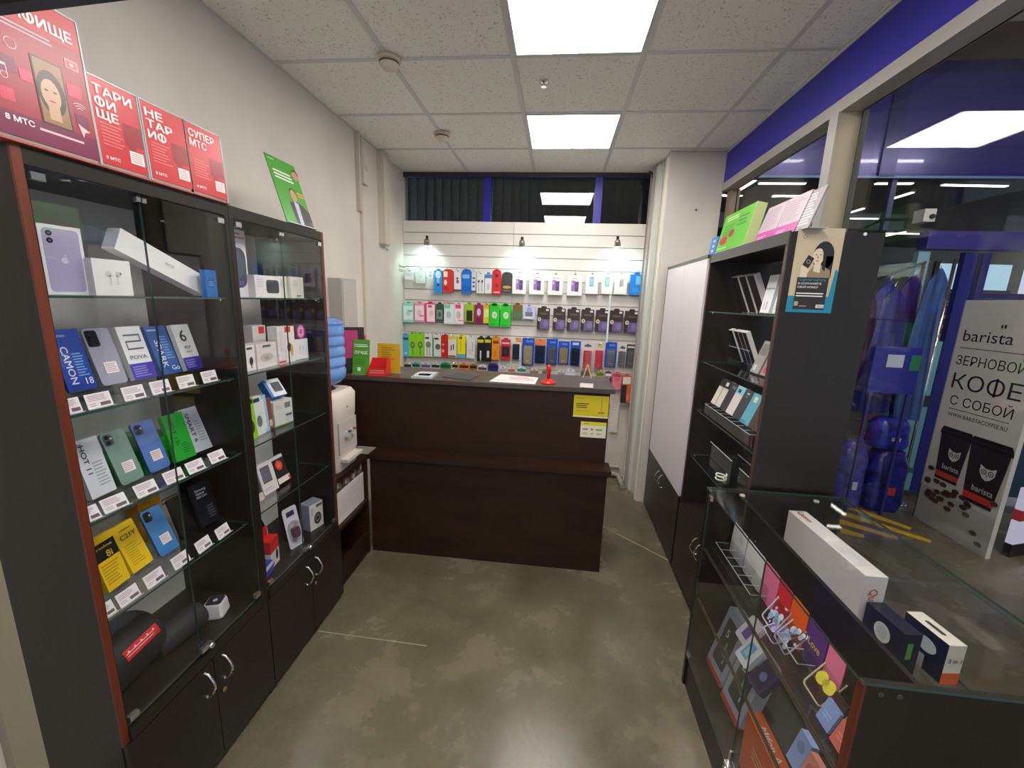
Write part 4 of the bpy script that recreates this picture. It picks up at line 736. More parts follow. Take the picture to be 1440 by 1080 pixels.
sheet('plastic_tray', 'clear plastic cash tray on the counter beside the dark mat', 'tray', [(-0.90, 2.495), (-0.765, 2.50), (-0.78, 2.70), (-0.91, 2.69)], 0.012, M_ACEDGE, ([(0.08, 0.1, 0.92, 0.9, 0), (0.2, 0.25, 0.8, 0.6, 1)], [C((206, 214, 210), 0.2), C((176, 188, 182), 0.2)]))
sheet('desk_mat', 'dark grey mat lying on the counter worktop', 'mat', [(-0.72, 2.585), (-0.53, 2.52), (-0.505, 2.70), (-0.665, 2.735)], 0.003, C((62, 58, 58), 0.6))
sheet('paper_sheet', 'white printed sheet with red lettering on the counter', 'paper', [(-0.405, 2.525), (-0.115, 2.515), (-0.105, 2.74), (-0.365, 2.80)], 0.002, C((226, 214, 212), 0.5), ([(0.3, 0.62, 0.9, 0.72, 0), (0.35, 0.42, 0.95, 0.52, 0), (0.1, 0.2, 0.8, 0.28, 1), (0.5, 0.78, 0.75, 0.86, 0)], [C((206, 120, 124), 0.5), C((196, 176, 178), 0.5)]))
o = item('receipt_spike', 'red round base stand with a post on the counter', 'stand', (-0.035, 2.585, ZT), -90, 0)
MB().lathe([(0.050, 0), (0.050, 0.006), (0.022, 0.016), (0.014, 0.03)], n=22).build('base', C((214, 44, 30), 0.3), o); MB().lathe([(0.013, 0.03), (0.012, 0.07), (0.015, 0.075), (0.015, 0.105), (0.009, 0.115)], n=14).build('post', C((206, 40, 30), 0.3), o)
o = item('acrylic_sign_holder', 'small clear acrylic holder near the right end of the counter', 'holder', (0.20, 2.515, ZT), -90, 6)
MB().box(-0.040, 0.040, 0, 0.002, 0.0, 0.15).build('plate', M_ACRYL, o); MB().box(-0.040, 0.040, -0.030, 0.02, 0, 0.003).build('foot', C((220, 214, 206), 0.35), o); MB().box(-0.040, 0.040, -0.0008, 0, 0.0, 0.024).build('strip', C((220, 212, 206), 0.4), o)
ar = MB()
for sx in (-1, 1): ar.face([(sx*0.028, -0.001, 0.055), (sx*0.028-sx*0.006, -0.001, 0.055), (-sx*0.0, -0.001, 0.135), (sx*0.004, -0.001, 0.142)][::sx], 0)
ar.build('gold_chevron', C((226, 160, 70), 0.3), o)
o = item('monitor', 'back of a dark monitor with a pink sticker behind the water bottle', 'monitor', (-1.315, 2.70, ZT), -60, 0)
MB().box(-0.02, 0.02, 0, 0.04, 0.0, 0.06).build('neck', M_BLACK, o); MB().box(-0.075, 0.075, -0.02, 0.10, 0, 0.006).build('foot', M_BLACK, o); MB().box(-0.11, 0.11, 0.0, 0.025, 0.05, 0.30).build('casing', C((40, 26, 32), 0.4), o); MB().box(-0.04, 0.07, -0.001, 0, 0.10, 0.28).build('sticker', C((186, 50, 110), 0.4), o)
o.location.x = -1.345; o.location.y = 2.545
o = item('paper_sheet', 'long white printed paper hanging on the back wall right of the counter', 'paper', (0.590, 3.918, 0.46), -90, 0)
MB().box(-0.040, 0.040, 0, 0.0015, 0, 0.46).build('sheet', C((222, 208, 200), 0.5), o)
p = MB(); lines(p, -0.032, 0.03, 0.34, 0.22, 6, -0.0006, 0, 0.3, 0.3); p.build('print', C((190, 176, 172), 0.5), o)

# ------------------------------------------------------------------ slat wall with hanging packages
M_SLAT = C((222, 216, 208), 0.45); M_SLATB = C((150, 142, 132), 0.6)
panels = []
for x0, x1, lab in ((-1.468, -0.434, 'left white slatted display panel on the back wall'), (-0.431, 0.735, 'right white slatted display panel on the back wall')):
    t = thing('slatwall_panel', lab, 'slat panel', (0, 0, 0), group='slatted display panels'); panels.append(t)
    MB().box(x0, x1, 3.938, 3.949, 0.74, 2.366).build('backing_board', M_SLATB, t)
    MB().box(x0, x1, 3.922, 3.938, 2.268, 2.366).build('slat', M_SLAT, t)
    zz = 2.262; k = 0
    while zz > 0.80:
        MB().box(x0, x1, 3.922, 3.938, zz-0.0965, zz).build('slat', M_SLAT, t); zz -= 0.1025
FY = 3.862
def hook(x, z):
    p_ = panels[0] if x < -0.4325 else panels[1]
    MB().tube([(x, 3.921, z), (x, 3.84, z), (x, 3.825, z+0.004), (x, 3.818, z+0.012)], 0.0028, 6).build('peg_hook', M_CHROME, p_)
def pack(label, x, zt, w, h, col, prints=(), style='card', d=0.022, texts=(), cat='package', y=FY, tab=None, group=None):
    o = item('hanging_package', label, cat, (x, y, zt-h), -90, 0, group)
    ht = 0.026 if style in ('card', 'blister', 'round') else 0.0
    bh = h-ht*0.6
    r_ = {'card': 0.008, 'round': min(w*0.45, 0.035), 'blister': 0.006, 'box': 0.0}[style]
    mb = MB()
    if style == 'box': mb.box(-w/2, w/2, 0, d, 0, h-0.022, 0, mx=1, mz=1)
    elif style == 'blister': mb.rbox(-w/2, w/2, 0, h, d-0.003, d, r_, 0)
    else: mb.rbox(-w/2, w/2, 0, h if style == 'round' else bh, 0, d, r_, 0, n=6, side=1, top_only=True)
    mb.build('card' if style == 'blister' else 'box', [C(col, 0.35), C(tuple(int(v*0.82) for v in col), 0.4)], o)
    tw = min(w*0.5, 0.05); tc = tab or col
    if style in ('card', 'box'):
        tb = MB().rbox(-tw/2, tw/2, h-0.030, h, d*0.5-0.001, d*0.5+0.001, 0.010, 0, n=4, top_only=True).build('hang_tab', C(tc, 0.35), o)
    z_h = h-0.011
    MB().rbox(-tw*0.22, tw*0.22, z_h-0.004, z_h+0.004, (d*0.5-0.0016 if style in ('card', 'box') else (d-0.0036 if style == 'blister' else -0.0006)), (d*0.5-0.001 if style in ('card', 'box') else (d-0.003 if style == 'blister' else 0)), 0.003).build('euro_slot', M_BLACK, o)
    if prints:
        ms = []; p = MB(); yf = -0.0006 if style != 'blister' else d-0.0036
        for i, q in enumerate(prints):
            mt = C(q[4], 0.35)
            if mt not in ms: ms.append(mt)
            k = ms.index(mt); yy = yf-0.0001*i
            if len(q) > 5 and q[5] == 'o': p.disc(((q[0]+q[2])/2-0.5)*w, (q[1]+q[3])/2*h, abs(q[2]-q[0])/2*w, yy, k, 14, abs(q[3]-q[1])/2*h)
            elif len(q) > 5 and q[5] == 'l': lines(p, (q[0]-0.5)*w, (q[2]-0.5)*w, q[3]*h, q[1]*h, q[6], yy, k)
            else: p.rect((q[0]-0.5)*w, q[1]*h, (q[2]-0.5)*w, q[3]*h, yy, k)
        p.build('print', ms, o)
    for q in texts: text(o, q[0], (q[1]-0.5)*w, q[2]*h, q[3], C(q[4], 0.35), y=-0.0026, w=q[5])
    hook(x, zt-0.011+0.003)
    return o
def case(o, w, h, col, z0=0.04, z1=0.72, d=0.02):
    """a phone case or power bank inside a blister pack"""
    MB().rbox(-w*0.36, w*0.36, h*z0, h*z1, 0.004, d-0.004, 0.008, 0).build('phone_case', C(col, 0.4), o)
    MB().rbox(-w*0.42, w*0.42, h*(z0-0.02), h*(z1+0.03), 0.0, 0.0015, 0.01, 0).build('blister', M_ACRYL, o)
WHT = (232, 230, 230); PUR = (118, 84, 150); DPU = (64, 48, 92)
G1 = 'packages on the top hook row'
# row 1
pack('pale white tag pack at the far left of the top hook row', -1.395, 1.926, 0.09, 0.090, (222, 228, 228), [(0.2, 0.3, 0.8, 0.6, (204, 210, 212), 'l', 3)], group=G1)
pack('white perforated pack second from the left of the top row', -1.285, 1.944, 0.090, 0.140, (228, 234, 234), [(0.4, 0.35, 0.6, 0.5, (190, 200, 206), 'o'), (0.1, 0.05, 0.9, 0.25, (208, 216, 218), 'l', 4)], group=G1)
pack('small white pack left of the blue figure pack, top row', -1.194, 1.916, 0.052, 0.075, (226, 230, 232), [(0.2, 0.3, 0.8, 0.6, (200, 206, 210), 'o')], group=G1)
pack('blue pack with white figure print in the top row', -1.118, 1.940, 0.078, 0.223, (40, 140, 214), [(0.15, 0.6, 0.85, 0.92, (206, 228, 240), 'o'), (0.3, 0.4, 0.7, 0.62, (120, 190, 230), 'o'), (0.35, 0.3, 0.65, 0.4, (30, 60, 110))], 'card', group=G1)
pack('red pack with white cable print in the top row', -1.024, 1.938, 0.100, 0.209, (214, 52, 46), [(0.08, 0.66, 0.45, 0.9, (240, 224, 220)), (0.1, 0.3, 0.4, 0.55, (240, 210, 206), 'o'), (0.1, 0.1, 0.5, 0.25, (190, 36, 36))], 'round', group=G1)
pack('white pack with small pink bow print, top row', -0.934, 1.936, 0.066, 0.177, (228, 226, 228), [(0.3, 0.3, 0.7, 0.5, (200, 60, 110), 'o'), (0.3, 0.5, 0.6, 0.62, (70, 64, 70), 'o')], group=G1)
pack('plain bright blue pack with pale label, top row', -0.850, 1.942, 0.090, 0.217, (22, 112, 214), [(0.08, 0.62, 0.8, 0.78, (130, 190, 236)), (0.1, 0.1, 0.9, 0.3, (18, 96, 190))], 'round', group=G1)
pack('narrow white pack with dark beads right of the plain blue pack', -0.783, 1.938, 0.040, 0.185, (214, 216, 220), [(0.2, 0.55, 0.8, 0.65, (80, 80, 90), 'o'), (0.2, 0.35, 0.8, 0.45, (80, 80, 90), 'o'), (0.2, 0.15, 0.8, 0.25, (80, 80, 90), 'o')], group=G1)
pack('white earphone pack with black wires, top row', -0.720, 1.918, 0.072, 0.188, (224, 224, 222), [(0.15, 0.5, 0.4, 0.64, (60, 60, 66), 'o'), (0.6, 0.5, 0.85, 0.64, (60, 60, 66), 'o'), (0.25, 0.1, 0.3, 0.55, (90, 90, 96)), (0.7, 0.1, 0.75, 0.55, (90, 90, 96))], 'card', group=G1)
pack('white earphone pack with a blue top, top row', -0.647, 1.920, 0.064, 0.188, (224, 226, 228), [(0, 0.72, 1, 0.9, (70, 130, 200)), (0.3, 0.15, 0.7, 0.5, (190, 194, 200), 'o')], 'card', tab=(60, 120, 200), group=G1)
pack('red rounded pack with dark cable loops, top row', -0.570, 1.949, 0.082, 0.228, (206, 38, 44), [(0.3, 0.68, 0.7, 0.82, (90, 30, 36), 'o'), (0.25, 0.3, 0.75, 0.42, (150, 26, 34), 'o'), (0.15, 0.08, 0.85, 0.12, (240, 200, 196))], 'round', group=G1)
pack('dark grey rounded pack with a gold band, top row', -0.474, 1.926, 0.100, 0.188, (62, 60, 60), [(0.1, 0.22, 0.9, 0.36, (190, 150, 60), 'o'), (0.2, 0.08, 0.8, 0.16, (110, 100, 80))], 'round', group=G1)
for i, (x, w) in enumerate(((-0.362, 0.128), (-0.201, 0.136), (-0.033, 0.134), (0.139, 0.134))):
    pack('white pack with purple phone picture, %s of four in the top row' % ('first', 'second', 'third', 'last')[i], x, 1.934, w, 0.197, WHT, [(0.28, 0.2, 0.52, 0.66, (150, 110, 176)), (0.52, 0.18, 0.76, 0.62, (84, 62, 110)), (0.30, 0.72, 0.80, 0.78, (170, 164, 168), 'l', 1), (0.32, 0.46, 0.40, 0.6, (216, 190, 220), 'o'), (0.56, 0.36, 0.7, 0.5, (110, 84, 140), 'o')], 'box', 0.03, tab=(236, 232, 228), group=G1)
pack('white pack with pale blue phone picture, top row right half', 0.291, 1.945, 0.110, 0.188, WHT, [(0.30, 0.34, 0.62, 0.78, (120, 170, 214)), (0.36, 0.4, 0.56, 0.72, (160, 200, 232))], 'box', 0.03, tab=(236, 232, 228), group=G1)
pack('white pack with pale green phone picture, top row right half', 0.425, 1.949, 0.098, 0.188, WHT, [(0.30, 0.34, 0.66, 0.76, (120, 190, 176)), (0.38, 0.4, 0.6, 0.7, (170, 216, 204))], 'box', 0.03, tab=(236, 232, 228), group=G1)
pack('white pack with grey phone pair picture, top row right half', 0.543, 1.952, 0.112, 0.190, WHT, [(0.42, 0.34, 0.56, 0.66, (150, 150, 140)), (0.58, 0.36, 0.70, 0.68, (176, 170, 150))], 'box', 0.03, tab=(236, 232, 228), group=G1)
pack('wide bright blue pack at the right end of the top row', 0.680, 1.958, 0.112, 0.197, (16, 130, 222), [(0.42, 0.45, 0.78, 0.82, (110, 186, 236)), (0.2, 0.12, 0.8, 0.3, (90, 170, 230), 'l', 3)], 'box', 0.03, tab=(30, 140, 226), group=G1)
# row 2
G2 = 'packages on the second hook row'
MINT = (150, 222, 204); PINK = (240, 150, 176)
pack('mint green cable pack at the left end of the second row', -1.410, 1.634, 0.108, 0.194, MINT, [(0.08, 0.12, 0.92, 0.78, (224, 240, 234)), (0.3, 0.3, 0.7, 0.6, (190, 214, 204), 'o'), (0.5, 0.5, 0.88, 0.58, (100, 190, 166))], 'card', group=G2)
pack('pink cable pack left of its darker pink neighbour', -1.300, 1.636, 0.100, 0.189, PINK, [(0.08, 0.08, 0.92, 0.80, (246, 222, 226)), (0.25, 0.3, 0.7, 0.6, (226, 190, 196), 'o'), (0.5, 0.26, 0.9, 0.34, (240, 110, 150))], 'card', group=G2)
pack('pink cable pack with a dark pink spine', -1.197, 1.640, 0.094, 0.198, (222, 62, 112), [(0.16, 0.05, 1.0, 0.86, (246, 220, 226)), (0.4, 0.3, 0.85, 0.6, (228, 196, 202), 'o'), (0.3, 0.72, 0.7, 0.82, (222, 62, 112))], 'card', group=G2)
pack('dark green pack with silver device in the second row', -1.105, 1.636, 0.070, 0.174, (52, 84, 72), [(0.1, 0.1, 0.9, 0.6, (126, 150, 140)), (0.3, 0.2, 0.7, 0.5, (70, 90, 84), 'o')], 'card', group=G2)
pack('white pack with mint corner and cable print', -1.013, 1.637, 0.098, 0.199, (222, 232, 230), [(0.06, 0.72, 0.6, 0.9, (120, 206, 188)), (0.2, 0.25, 0.7, 0.6, (180, 196, 192), 'o'), (0.0, 0.94, 1, 1, (226, 130, 70))], 'card', group=G2)
pack('white pack with pink corner and cable print', -0.918, 1.640, 0.088, 0.201, (234, 222, 226), [(0.1, 0.72, 0.7, 0.9, (236, 70, 130)), (0.2, 0.25, 0.7, 0.6, (206, 184, 190), 'o'), (0.4, 0.14, 0.95, 0.2, (240, 140, 170))], 'card', group=G2)
pack('lime green pack with a black charger', -0.821, 1.644, 0.088, 0.191, (156, 190, 42), [(0.2, 0.1, 0.85, 0.62, (44, 52, 28)), (0.3, 0.2, 0.7, 0.5, (30, 34, 24), 'o'), (0.0, 0.0, 1, 0.06, (90, 60, 40))], 'card', group=G2)
pack('magenta pack with a white oval device', -0.732, 1.642, 0.078, 0.191, (150, 36, 92), [(0.28, 0.38, 0.76, 0.74, (206, 190, 204), 'o'), (0.15, 0.05, 0.9, 0.3, (120, 26, 64))], 'card', group=G2)
pack('slim yellow green pack between the magenta and green packs', -0.658, 1.645, 0.058, 0.186, (206, 196, 60), [(0.15, 0.3, 0.85, 0.7, (226, 220, 130)), (0.1, 0.8, 0.9, 0.92, (230, 150, 60))], 'card', group=G2)
for i, x in enumerate((-0.585, -0.479)):
    pack('bright green pack with a white disc, %s of the pair' % ('left', 'right')[i], x, 1.651, 0.098, 0.219, (44, 196, 40), [(0.28, 0.34, 0.78, 0.62, (206, 232, 200), 'o'), (0.36, 0.39, 0.7, 0.57, (170, 210, 166), 'o'), (0.2, 0.86, 0.8, 0.95, (20, 40, 20), 'o'), (0.1, 0.04, 0.9, 0.12, (34, 160, 32), 'l', 2)], 'card', group=G2)
pack('short brown pack with a green window', -0.370, 1.655, 0.090, 0.142, (122, 96, 44), [(0.08, 0.08, 0.92, 0.48, (52, 132, 60)), (0.14, 0.14, 0.86, 0.42, (90, 110, 96))], 'card', group=G2)
pack('pale blue clear pack with a silver gadget', -0.262, 1.645, 0.112, 0.134, (190, 196, 224), [(0.2, 0.18, 0.8, 0.5, (120, 116, 130)), (0.3, 0.45, 0.75, 0.8, (150, 160, 214), 'o'), (0.15, 0.06, 0.85, 0.18, (226, 226, 230))], 'card', group=G2)
for i, (x, w) in enumerate(((-0.127, 0.114), (0.017, 0.112), (0.146, 0.114), (0.272, 0.114), (0.404, 0.116), (0.530, 0.118), (0.665, 0.120))):
    pack('dark brown charger pack with a violet phone, %s from left of seven' % ('first', 'second', 'third', 'fourth', 'fifth', 'sixth', 'seventh')[i], x, 1.634, w, 0.210, (52, 40, 40), [(0.25, 0.02, 0.96, 0.44, (104, 88, 136)), (0.5, 0.1, 0.9, 0.4, (126, 112, 160), 'o'), (0.04, 0.34, 0.32, 0.52, (210, 196, 150), 'o'), (0.14, 0.40, 0.24, 0.47, (90, 70, 50), 'o'), (0.22, 0.64, 0.8, 0.72, (96, 84, 30)), (0.68, 0.80, 0.90, 0.88, (222, 212, 206))], 'card', 0.03, tab=(40, 32, 32), group=G2)
# row 3
G3 = 'packages on the third hook row'
R3 = [('sky blue pack at the left end of the third row', -1.440, 1.332, 0.062, 0.225, (92, 176, 216), [(0.1, 0.72, 0.9, 0.82, (30, 60, 90)), (0.3, 0.1, 0.7, 0.2, (160, 210, 232))], 'round'),
 ('lime pack with earphone print, left of the two lime packs', -1.372, 1.345, 0.074, 0.234, (142, 212, 36), [(0.2, 0.34, 0.8, 0.62, (84, 116, 44), 'o'), (0.36, 0.42, 0.64, 0.56, (150, 190, 80), 'o'), (0.46, 0.05, 0.54, 0.4, (60, 80, 30))], 'round'),
 ('lime pack with earphone print, right of the two lime packs', -1.296, 1.348, 0.076, 0.233, (136, 208, 34), [(0.2, 0.34, 0.8, 0.62, (84, 116, 44), 'o'), (0.36, 0.42, 0.64, 0.56, (150, 190, 80), 'o'), (0.46, 0.05, 0.54, 0.4, (60, 80, 30))], 'round'),
 ('white pack with green earphone tangle right of the lime packs', -1.216, 1.352, 0.078, 0.233, (222, 224, 218), [(0.12, 0.72, 0.6, 0.8, (40, 42, 42)), (0.15, 0.36, 0.85, 0.62, (120, 136, 108), 'o'), (0.3, 0.05, 0.36, 0.4, (100, 110, 96)), (0.62, 0.05, 0.68, 0.4, (100, 110, 96))], 'round'),
 ('white pack with a green side and dark earphones', -1.132, 1.347, 0.080, 0.227, (220, 222, 216), [(0, 0, 0.12, 0.8, (46, 160, 100)), (0.2, 0.72, 0.7, 0.8, (40, 42, 42)), (0.3, 0.3, 0.95, 0.55, (96, 110, 92), 'o')], 'round'),
 ('red pack with white dots, third row', -1.055, 1.341, 0.064, 0.222, (204, 34, 38), [(0.1, 0.2, 0.4, 0.34, (236, 206, 200), 'o'), (0.15, 0.5, 0.4, 0.6, (236, 180, 176), 'o')], 'round'),
 ('white cable pack with yellow top and two plugs', -0.980, 1.335, 0.082, 0.212, (226, 222, 206), [(0, 0.8, 1, 0.92, (230, 206, 60)), (0.3, 0.3, 0.42, 0.55, (50, 48, 48)), (0.56, 0.34, 0.68, 0.58, (50, 48, 48)), (0.05, 0.02, 0.9, 0.08, (150, 60, 60))], 'card'),
 ('yellow pack with blue foot, third row', -0.893, 1.339, 0.078, 0.217, (236, 222, 26), [(0, 0, 1, 0.16, (90, 170, 200)), (0.35, 0.3, 0.5, 0.75, (206, 190, 30)), (0.2, 0.82, 0.6, 0.9, (120, 100, 20))], 'round'),
 ('plain pale grey white pack, third row', -0.802, 1.342, 0.078, 0.221, (218, 218, 214), [(0.2, 0.15, 0.8, 0.4, (196, 196, 192), 'l', 4), (0.7, 0.3, 0.78, 0.7, (150, 150, 150))], 'round'),
 ('black pack with yellow label and white plug, left of the two', -0.706, 1.337, 0.066, 0.239, (28, 26, 26), [(0.05, 0.74, 0.9, 0.86, (206, 200, 40)), (0.4, 0.12, 0.6, 0.42, (216, 216, 218)), (0.44, 0.02, 0.56, 0.14, (190, 190, 196))], 'card'),
 ('black pack with yellow label and white plug, right of the two', -0.636, 1.340, 0.064, 0.243, (34, 30, 28), [(0.05, 0.74, 0.9, 0.86, (206, 200, 40)), (0.35, 0.16, 0.7, 0.42, (216, 216, 218))], 'card'),
 ('orange pack with a dark label, third row', -0.563, 1.343, 0.074, 0.224, (226, 140, 30), [(0.15, 0.68, 0.85, 0.8, (130, 50, 20)), (0.3, 0.1, 0.6, 0.4, (206, 120, 24), 'o')], 'round'),
 ('red and black pack right of the orange one', -0.468, 1.329, 0.086, 0.205, (196, 36, 50), [(0.1, 0.14, 0.9, 0.6, (40, 34, 34)), (0.1, 0.72, 0.9, 0.8, (236, 190, 190)), (0.3, 0.25, 0.7, 0.5, (60, 56, 54), 'o')], 'card')]
for lab, x, zt, w, h, c_, pr, st in R3: pack(lab, x, zt, w, h, c_, pr, st, group=G3)
BL = (26, 74, 190)
for lab, x, zt, w, h, c_, k_, pr in (
 ('white pack with navy case and orange tab, third row', -0.370, 1.333, 0.088, 0.209, (224, 222, 224), (38, 44, 62), [(0.5, 0.8, 1, 1, (236, 150, 40))]),
 ('blue blister with a sand coloured power bank', -0.257, 1.336, 0.112, 0.258, BL, (176, 158, 128), [(0.3, 0.84, 0.9, 0.92, (90, 140, 226))]),
 ('blue and orange blister with a navy printed case', -0.144, 1.331, 0.100, 0.228, (40, 60, 130), (26, 36, 66), [(0, 0.74, 1, 1, (226, 130, 70))]),
 ('blue blister with a slate grey case', -0.034, 1.336, 0.104, 0.242, BL, (96, 98, 116), [(0.3, 0.84, 0.8, 0.92, (90, 140, 226))]),
 ('blue blister with a tan fabric case', 0.076, 1.320, 0.104, 0.216, BL, (166, 146, 112), [(0.3, 0.84, 0.8, 0.92, (90, 140, 226))]),
 ('blue blister with a black case and white foot print', 0.183, 1.326, 0.094, 0.231, BL, (28, 28, 44), [(0.2, 0.84, 0.8, 0.94, (206, 214, 232))]),
 ('white topped blister with a red case behind the acrylic holder', 0.296, 1.312, 0.102, 0.246, (216, 206, 206), (206, 44, 46), [(0.2, 0.86, 0.8, 0.94, (90, 90, 96))]),
 ('blister with a red case and yellow badge', 0.402, 1.317, 0.098, 0.240, (206, 196, 200), (210, 40, 56), [(0.3, 0.84, 0.8, 0.94, (206, 200, 60))]),
 ('blue blister with a mid grey case, right end of the row', 0.508, 1.331, 0.102, 0.234, BL, (110, 112, 124), [(0.3, 0.84, 0.8, 0.92, (90, 140, 226))]),
 ('white blister with a grey cable, next to the last of the row', 0.608, 1.307, 0.084, 0.200, (210, 210, 212), (110, 106, 108), [(0.3, 0.84, 0.8, 0.92, (60, 60, 66))]),
 ('black clear blister at the right end of the third row', 0.690, 1.318, 0.084, 0.209, (56, 58, 58), (84, 88, 86), [(0.1, 0.84, 0.9, 0.92, (214, 210, 210))])):
    o = pack(lab, x, zt, w, h, c_, pr, 'blister', 0.026, group=G3); case(o, w, h, k_, d=0.026)
    q = MB(); q.rect(-w*0.30, h*0.62, w*0.30, h*0.635, 0.0036, 0); q.rect(-w*0.16, h*0.14, w*0.12, h*0.18, 0.0036, 0); q.build('case_print', C(tuple(min(255, v+40) for v in k_), 0.4), o)
# row 4, tops showing above the counter
G4 = 'packages on the lowest hook row'
for lab, x, zt, w, c_, k_ in (
 ('black topped white pack at the left of the lowest row', -1.425, 1.030, 0.080, (226, 224, 222), (36, 36, 36)), ('mint pack with a dark label in the lowest row', -1.340, 1.036, 0.080, (130, 206, 176), (30, 60, 60)),
 ('violet and white pack in the lowest row', -1.245, 1.036, 0.100, (222, 218, 228), (96, 80, 140)), ('black and white pack in the lowest row', -1.145, 1.039, 0.084, (224, 222, 220), (40, 38, 40)),
 ('solid green pack in the lowest row', -1.050, 1.044, 0.098, (40, 150, 84), (24, 90, 50)), ('beige and black pack in the lowest row', -0.954, 1.049, 0.060, (216, 196, 150), (30, 28, 36)),
 ('orange pack with dark red top in the lowest row', -0.865, 1.049, 0.094, (236, 140, 90), (96, 30, 34)), ('olive brown pack in the lowest row', -0.775, 1.049, 0.070, (150, 130, 50), (60, 36, 30)),
 ('larger plain white pack left of the navy one', -0.686, 1.038, 0.094, (230, 226, 222), (80, 70, 66)), ('navy blue pack in the lowest row', -0.584, 1.061, 0.098, (60, 52, 120), (34, 30, 76)),
 ('plain white pack right of the navy one', -0.490, 1.038, 0.084, (228, 224, 222), (176, 170, 170)), ('white pack with red line print in the lowest row', -0.405, 1.036, 0.074, (232, 222, 220), (190, 110, 110)),
 ('white and teal pack in the lowest row', -0.310, 1.042, 0.092, (222, 230, 228), (60, 126, 112)), ('white pack with brown print in the lowest row', -0.190, 1.032, 0.090, (224, 214, 200), (140, 120, 96)),
 ('grey clear pack behind the red stand', -0.075, 1.032, 0.080, (150, 146, 142), (110, 106, 104)), ('white folded pack right of the red stand', 0.065, 1.030, 0.076, (226, 224, 228), (160, 160, 170)),
 ('white bag like pack in the lowest row', 0.150, 1.044, 0.086, (222, 226, 236), (190, 196, 210)), ('black clear pack behind the acrylic holder', 0.290, 1.040, 0.090, (90, 92, 88), (60, 60, 56)),
 ('yellow and green pack near the right end of the lowest row', 0.425, 1.042, 0.066, (190, 160, 40), (70, 110, 50)), ('dark red and white pack near the right end of the lowest row', 0.500, 1.040, 0.062, (90, 40, 56), (222, 216, 216)),
 ('pink pack near the right end of the lowest row', 0.580, 1.040, 0.078, (222, 120, 130), (180, 60, 80))):
    pack(lab, x, zt+0.022, w, 0.17, c_, [(0.05, 0.72, 0.95, 0.88, k_), (0.2, 0.5, 0.8, 0.68, k_, 'l', 3)], 'round', group=G4)
pack('black and orange bag pack at the right end of the lowest row', 0.672, 1.044, 0.086, 0.27, (206, 96, 40), [(0.0, 0.0, 0.55, 0.62, (40, 36, 44)), (0.1, 0.66, 0.9, 0.9, (222, 216, 214)), (0.6, 0.1, 0.9, 0.3, (226, 130, 80))], 'card', 0.03, group=G4)
# empty chrome hooks at the far left
for z in (1.955, 1.92): MB().tube([(-1.455, 3.921, z), (-1.46, 3.80, z), (-1.462, 3.79, z+0.012)], 0.004, 6).build('peg_hook', M_CHROME, panels[0])
o = item('price_strip', 'narrow clear strip hanging down between the right hand packs', 'strip', (0.455, 3.825, 1.33), -90, 0)
MB().box(-0.008, 0.008, 0, 0.002, 0, 0.42).build('strip', C((206, 222, 224), 0.2), o); MB().cyl((0, 0.001, 0.42), 0.006, 0.09, 'y', 8).build('peg', M_CHROME, o)
# clip lamps
for x, z, yaw, lab in ((-1.215, 2.14, -28, 'left small clip lamp on the slat wall'), (-0.348, 2.145, 0, 'middle small clip lamp on the slat wall'), (0.482, 2.165, 24, 'right small clip lamp on the slat wall')):
    t = thing('clip_lamp', lab, 'lamp', (x, 3.921, z), (0, 0, R(yaw*0)), group='clip lamps on the slat wall')
    MB().box(-0.022, 0.022, -0.012, 0.0, -0.018, 0.018).build('mount', M_CHROME, t)
    MB().tube([(0, -0.012, 0.0), (0, -0.03, 0.022), (0, -0.055, 0.048), (0.0, -0.075, 0.045)], 0.005, 8).build('arm', M_CHROME, t)
    hd = MB().lathe([(0.016, 0.022), (0.024, 0.010), (0.028, -0.030)], (0, 0, 0), 16, 0, True, 'z').build('shade', C((150, 138, 128), 0.3, 0.6), t, (0, -0.085, 0.035), (R(26), R(-yaw*0.5), 0))
    MB().cyl((0, 0, -0.0335), 0.022, 0.003, n=16).build('bulb', M_LAMP, hd)
    MB().cyl((0, -0.083, 0.062), 0.012, 0.022, n=12).build('driver', M_BLACK, t)
    ld = bpy.data.lights.new('clip_lamp_light', 'SPOT'); ld.energy = SPOT_W; ld.color = (0.62, 1.0, 0.92); ld.spot_size = R(160); ld.spot_blend = 1.0; ld.shadow_soft_size = 0.03
    lo = bpy.data.objects.new('clip_lamp_light', ld); COL.objects.link(lo); lo.parent = t; lo.location = (0.0, -0.115, -0.03)
    lo.rotation_euler = (R(26), R(-yaw*0.5), 0)

# ------------------------------------------------------------------ tall cabinets on the right
XR = 0.835; XB = 1.155
t = thing('white_door_cabinet', 'tall dark cabinet with two white upper doors beside the column', 'cabinet', (0, 0, 0))
for yy in (2.518, 3.372): MB().box(XR+0.002, XB, yy, yy+0.018, 0.0, 1.96).build('side_panel', M_DARK, t)
MB().box(XR+0.002, XB, 2.536, 3.372, 1.94, 1.96).build('top_panel', M_DARK, t); MB().box(XR+0.002, XB, 2.536, 3.372, 0.46, 0.48).build('middle_panel', M_DARK, t); MB().box(XB-0.006, XB, 2.536, 3.372, 0.0, 1.94).build('back_panel', M_DARK, t)
for ya, yb in ((2.522, 2.952), (2.955, 3.386)):
    MB().box(XR-0.014, XR+0.002, ya, yb, 0.505, 1.945).build('white_door', C((216, 208, 212), 0.32), t)
    d = MB().box(XR-0.014, XR+0.002, ya, yb, 0.03, 0.475).build('lower_door', M_DARK, t)
    handle(d, XR-0.014, 2.915 if ya < 2.7 else 2.995, 0.425, -1)
MB().box(XR-0.018, XR+0.002, 2.518, 3.39, 0.478, 0.502).build('rail', M_DARK, t); MB().box(XR-0.016, XR+0.002, 3.3875, 3.392, 0.03, 1.96).build('edge_strip', M_DARK, t)
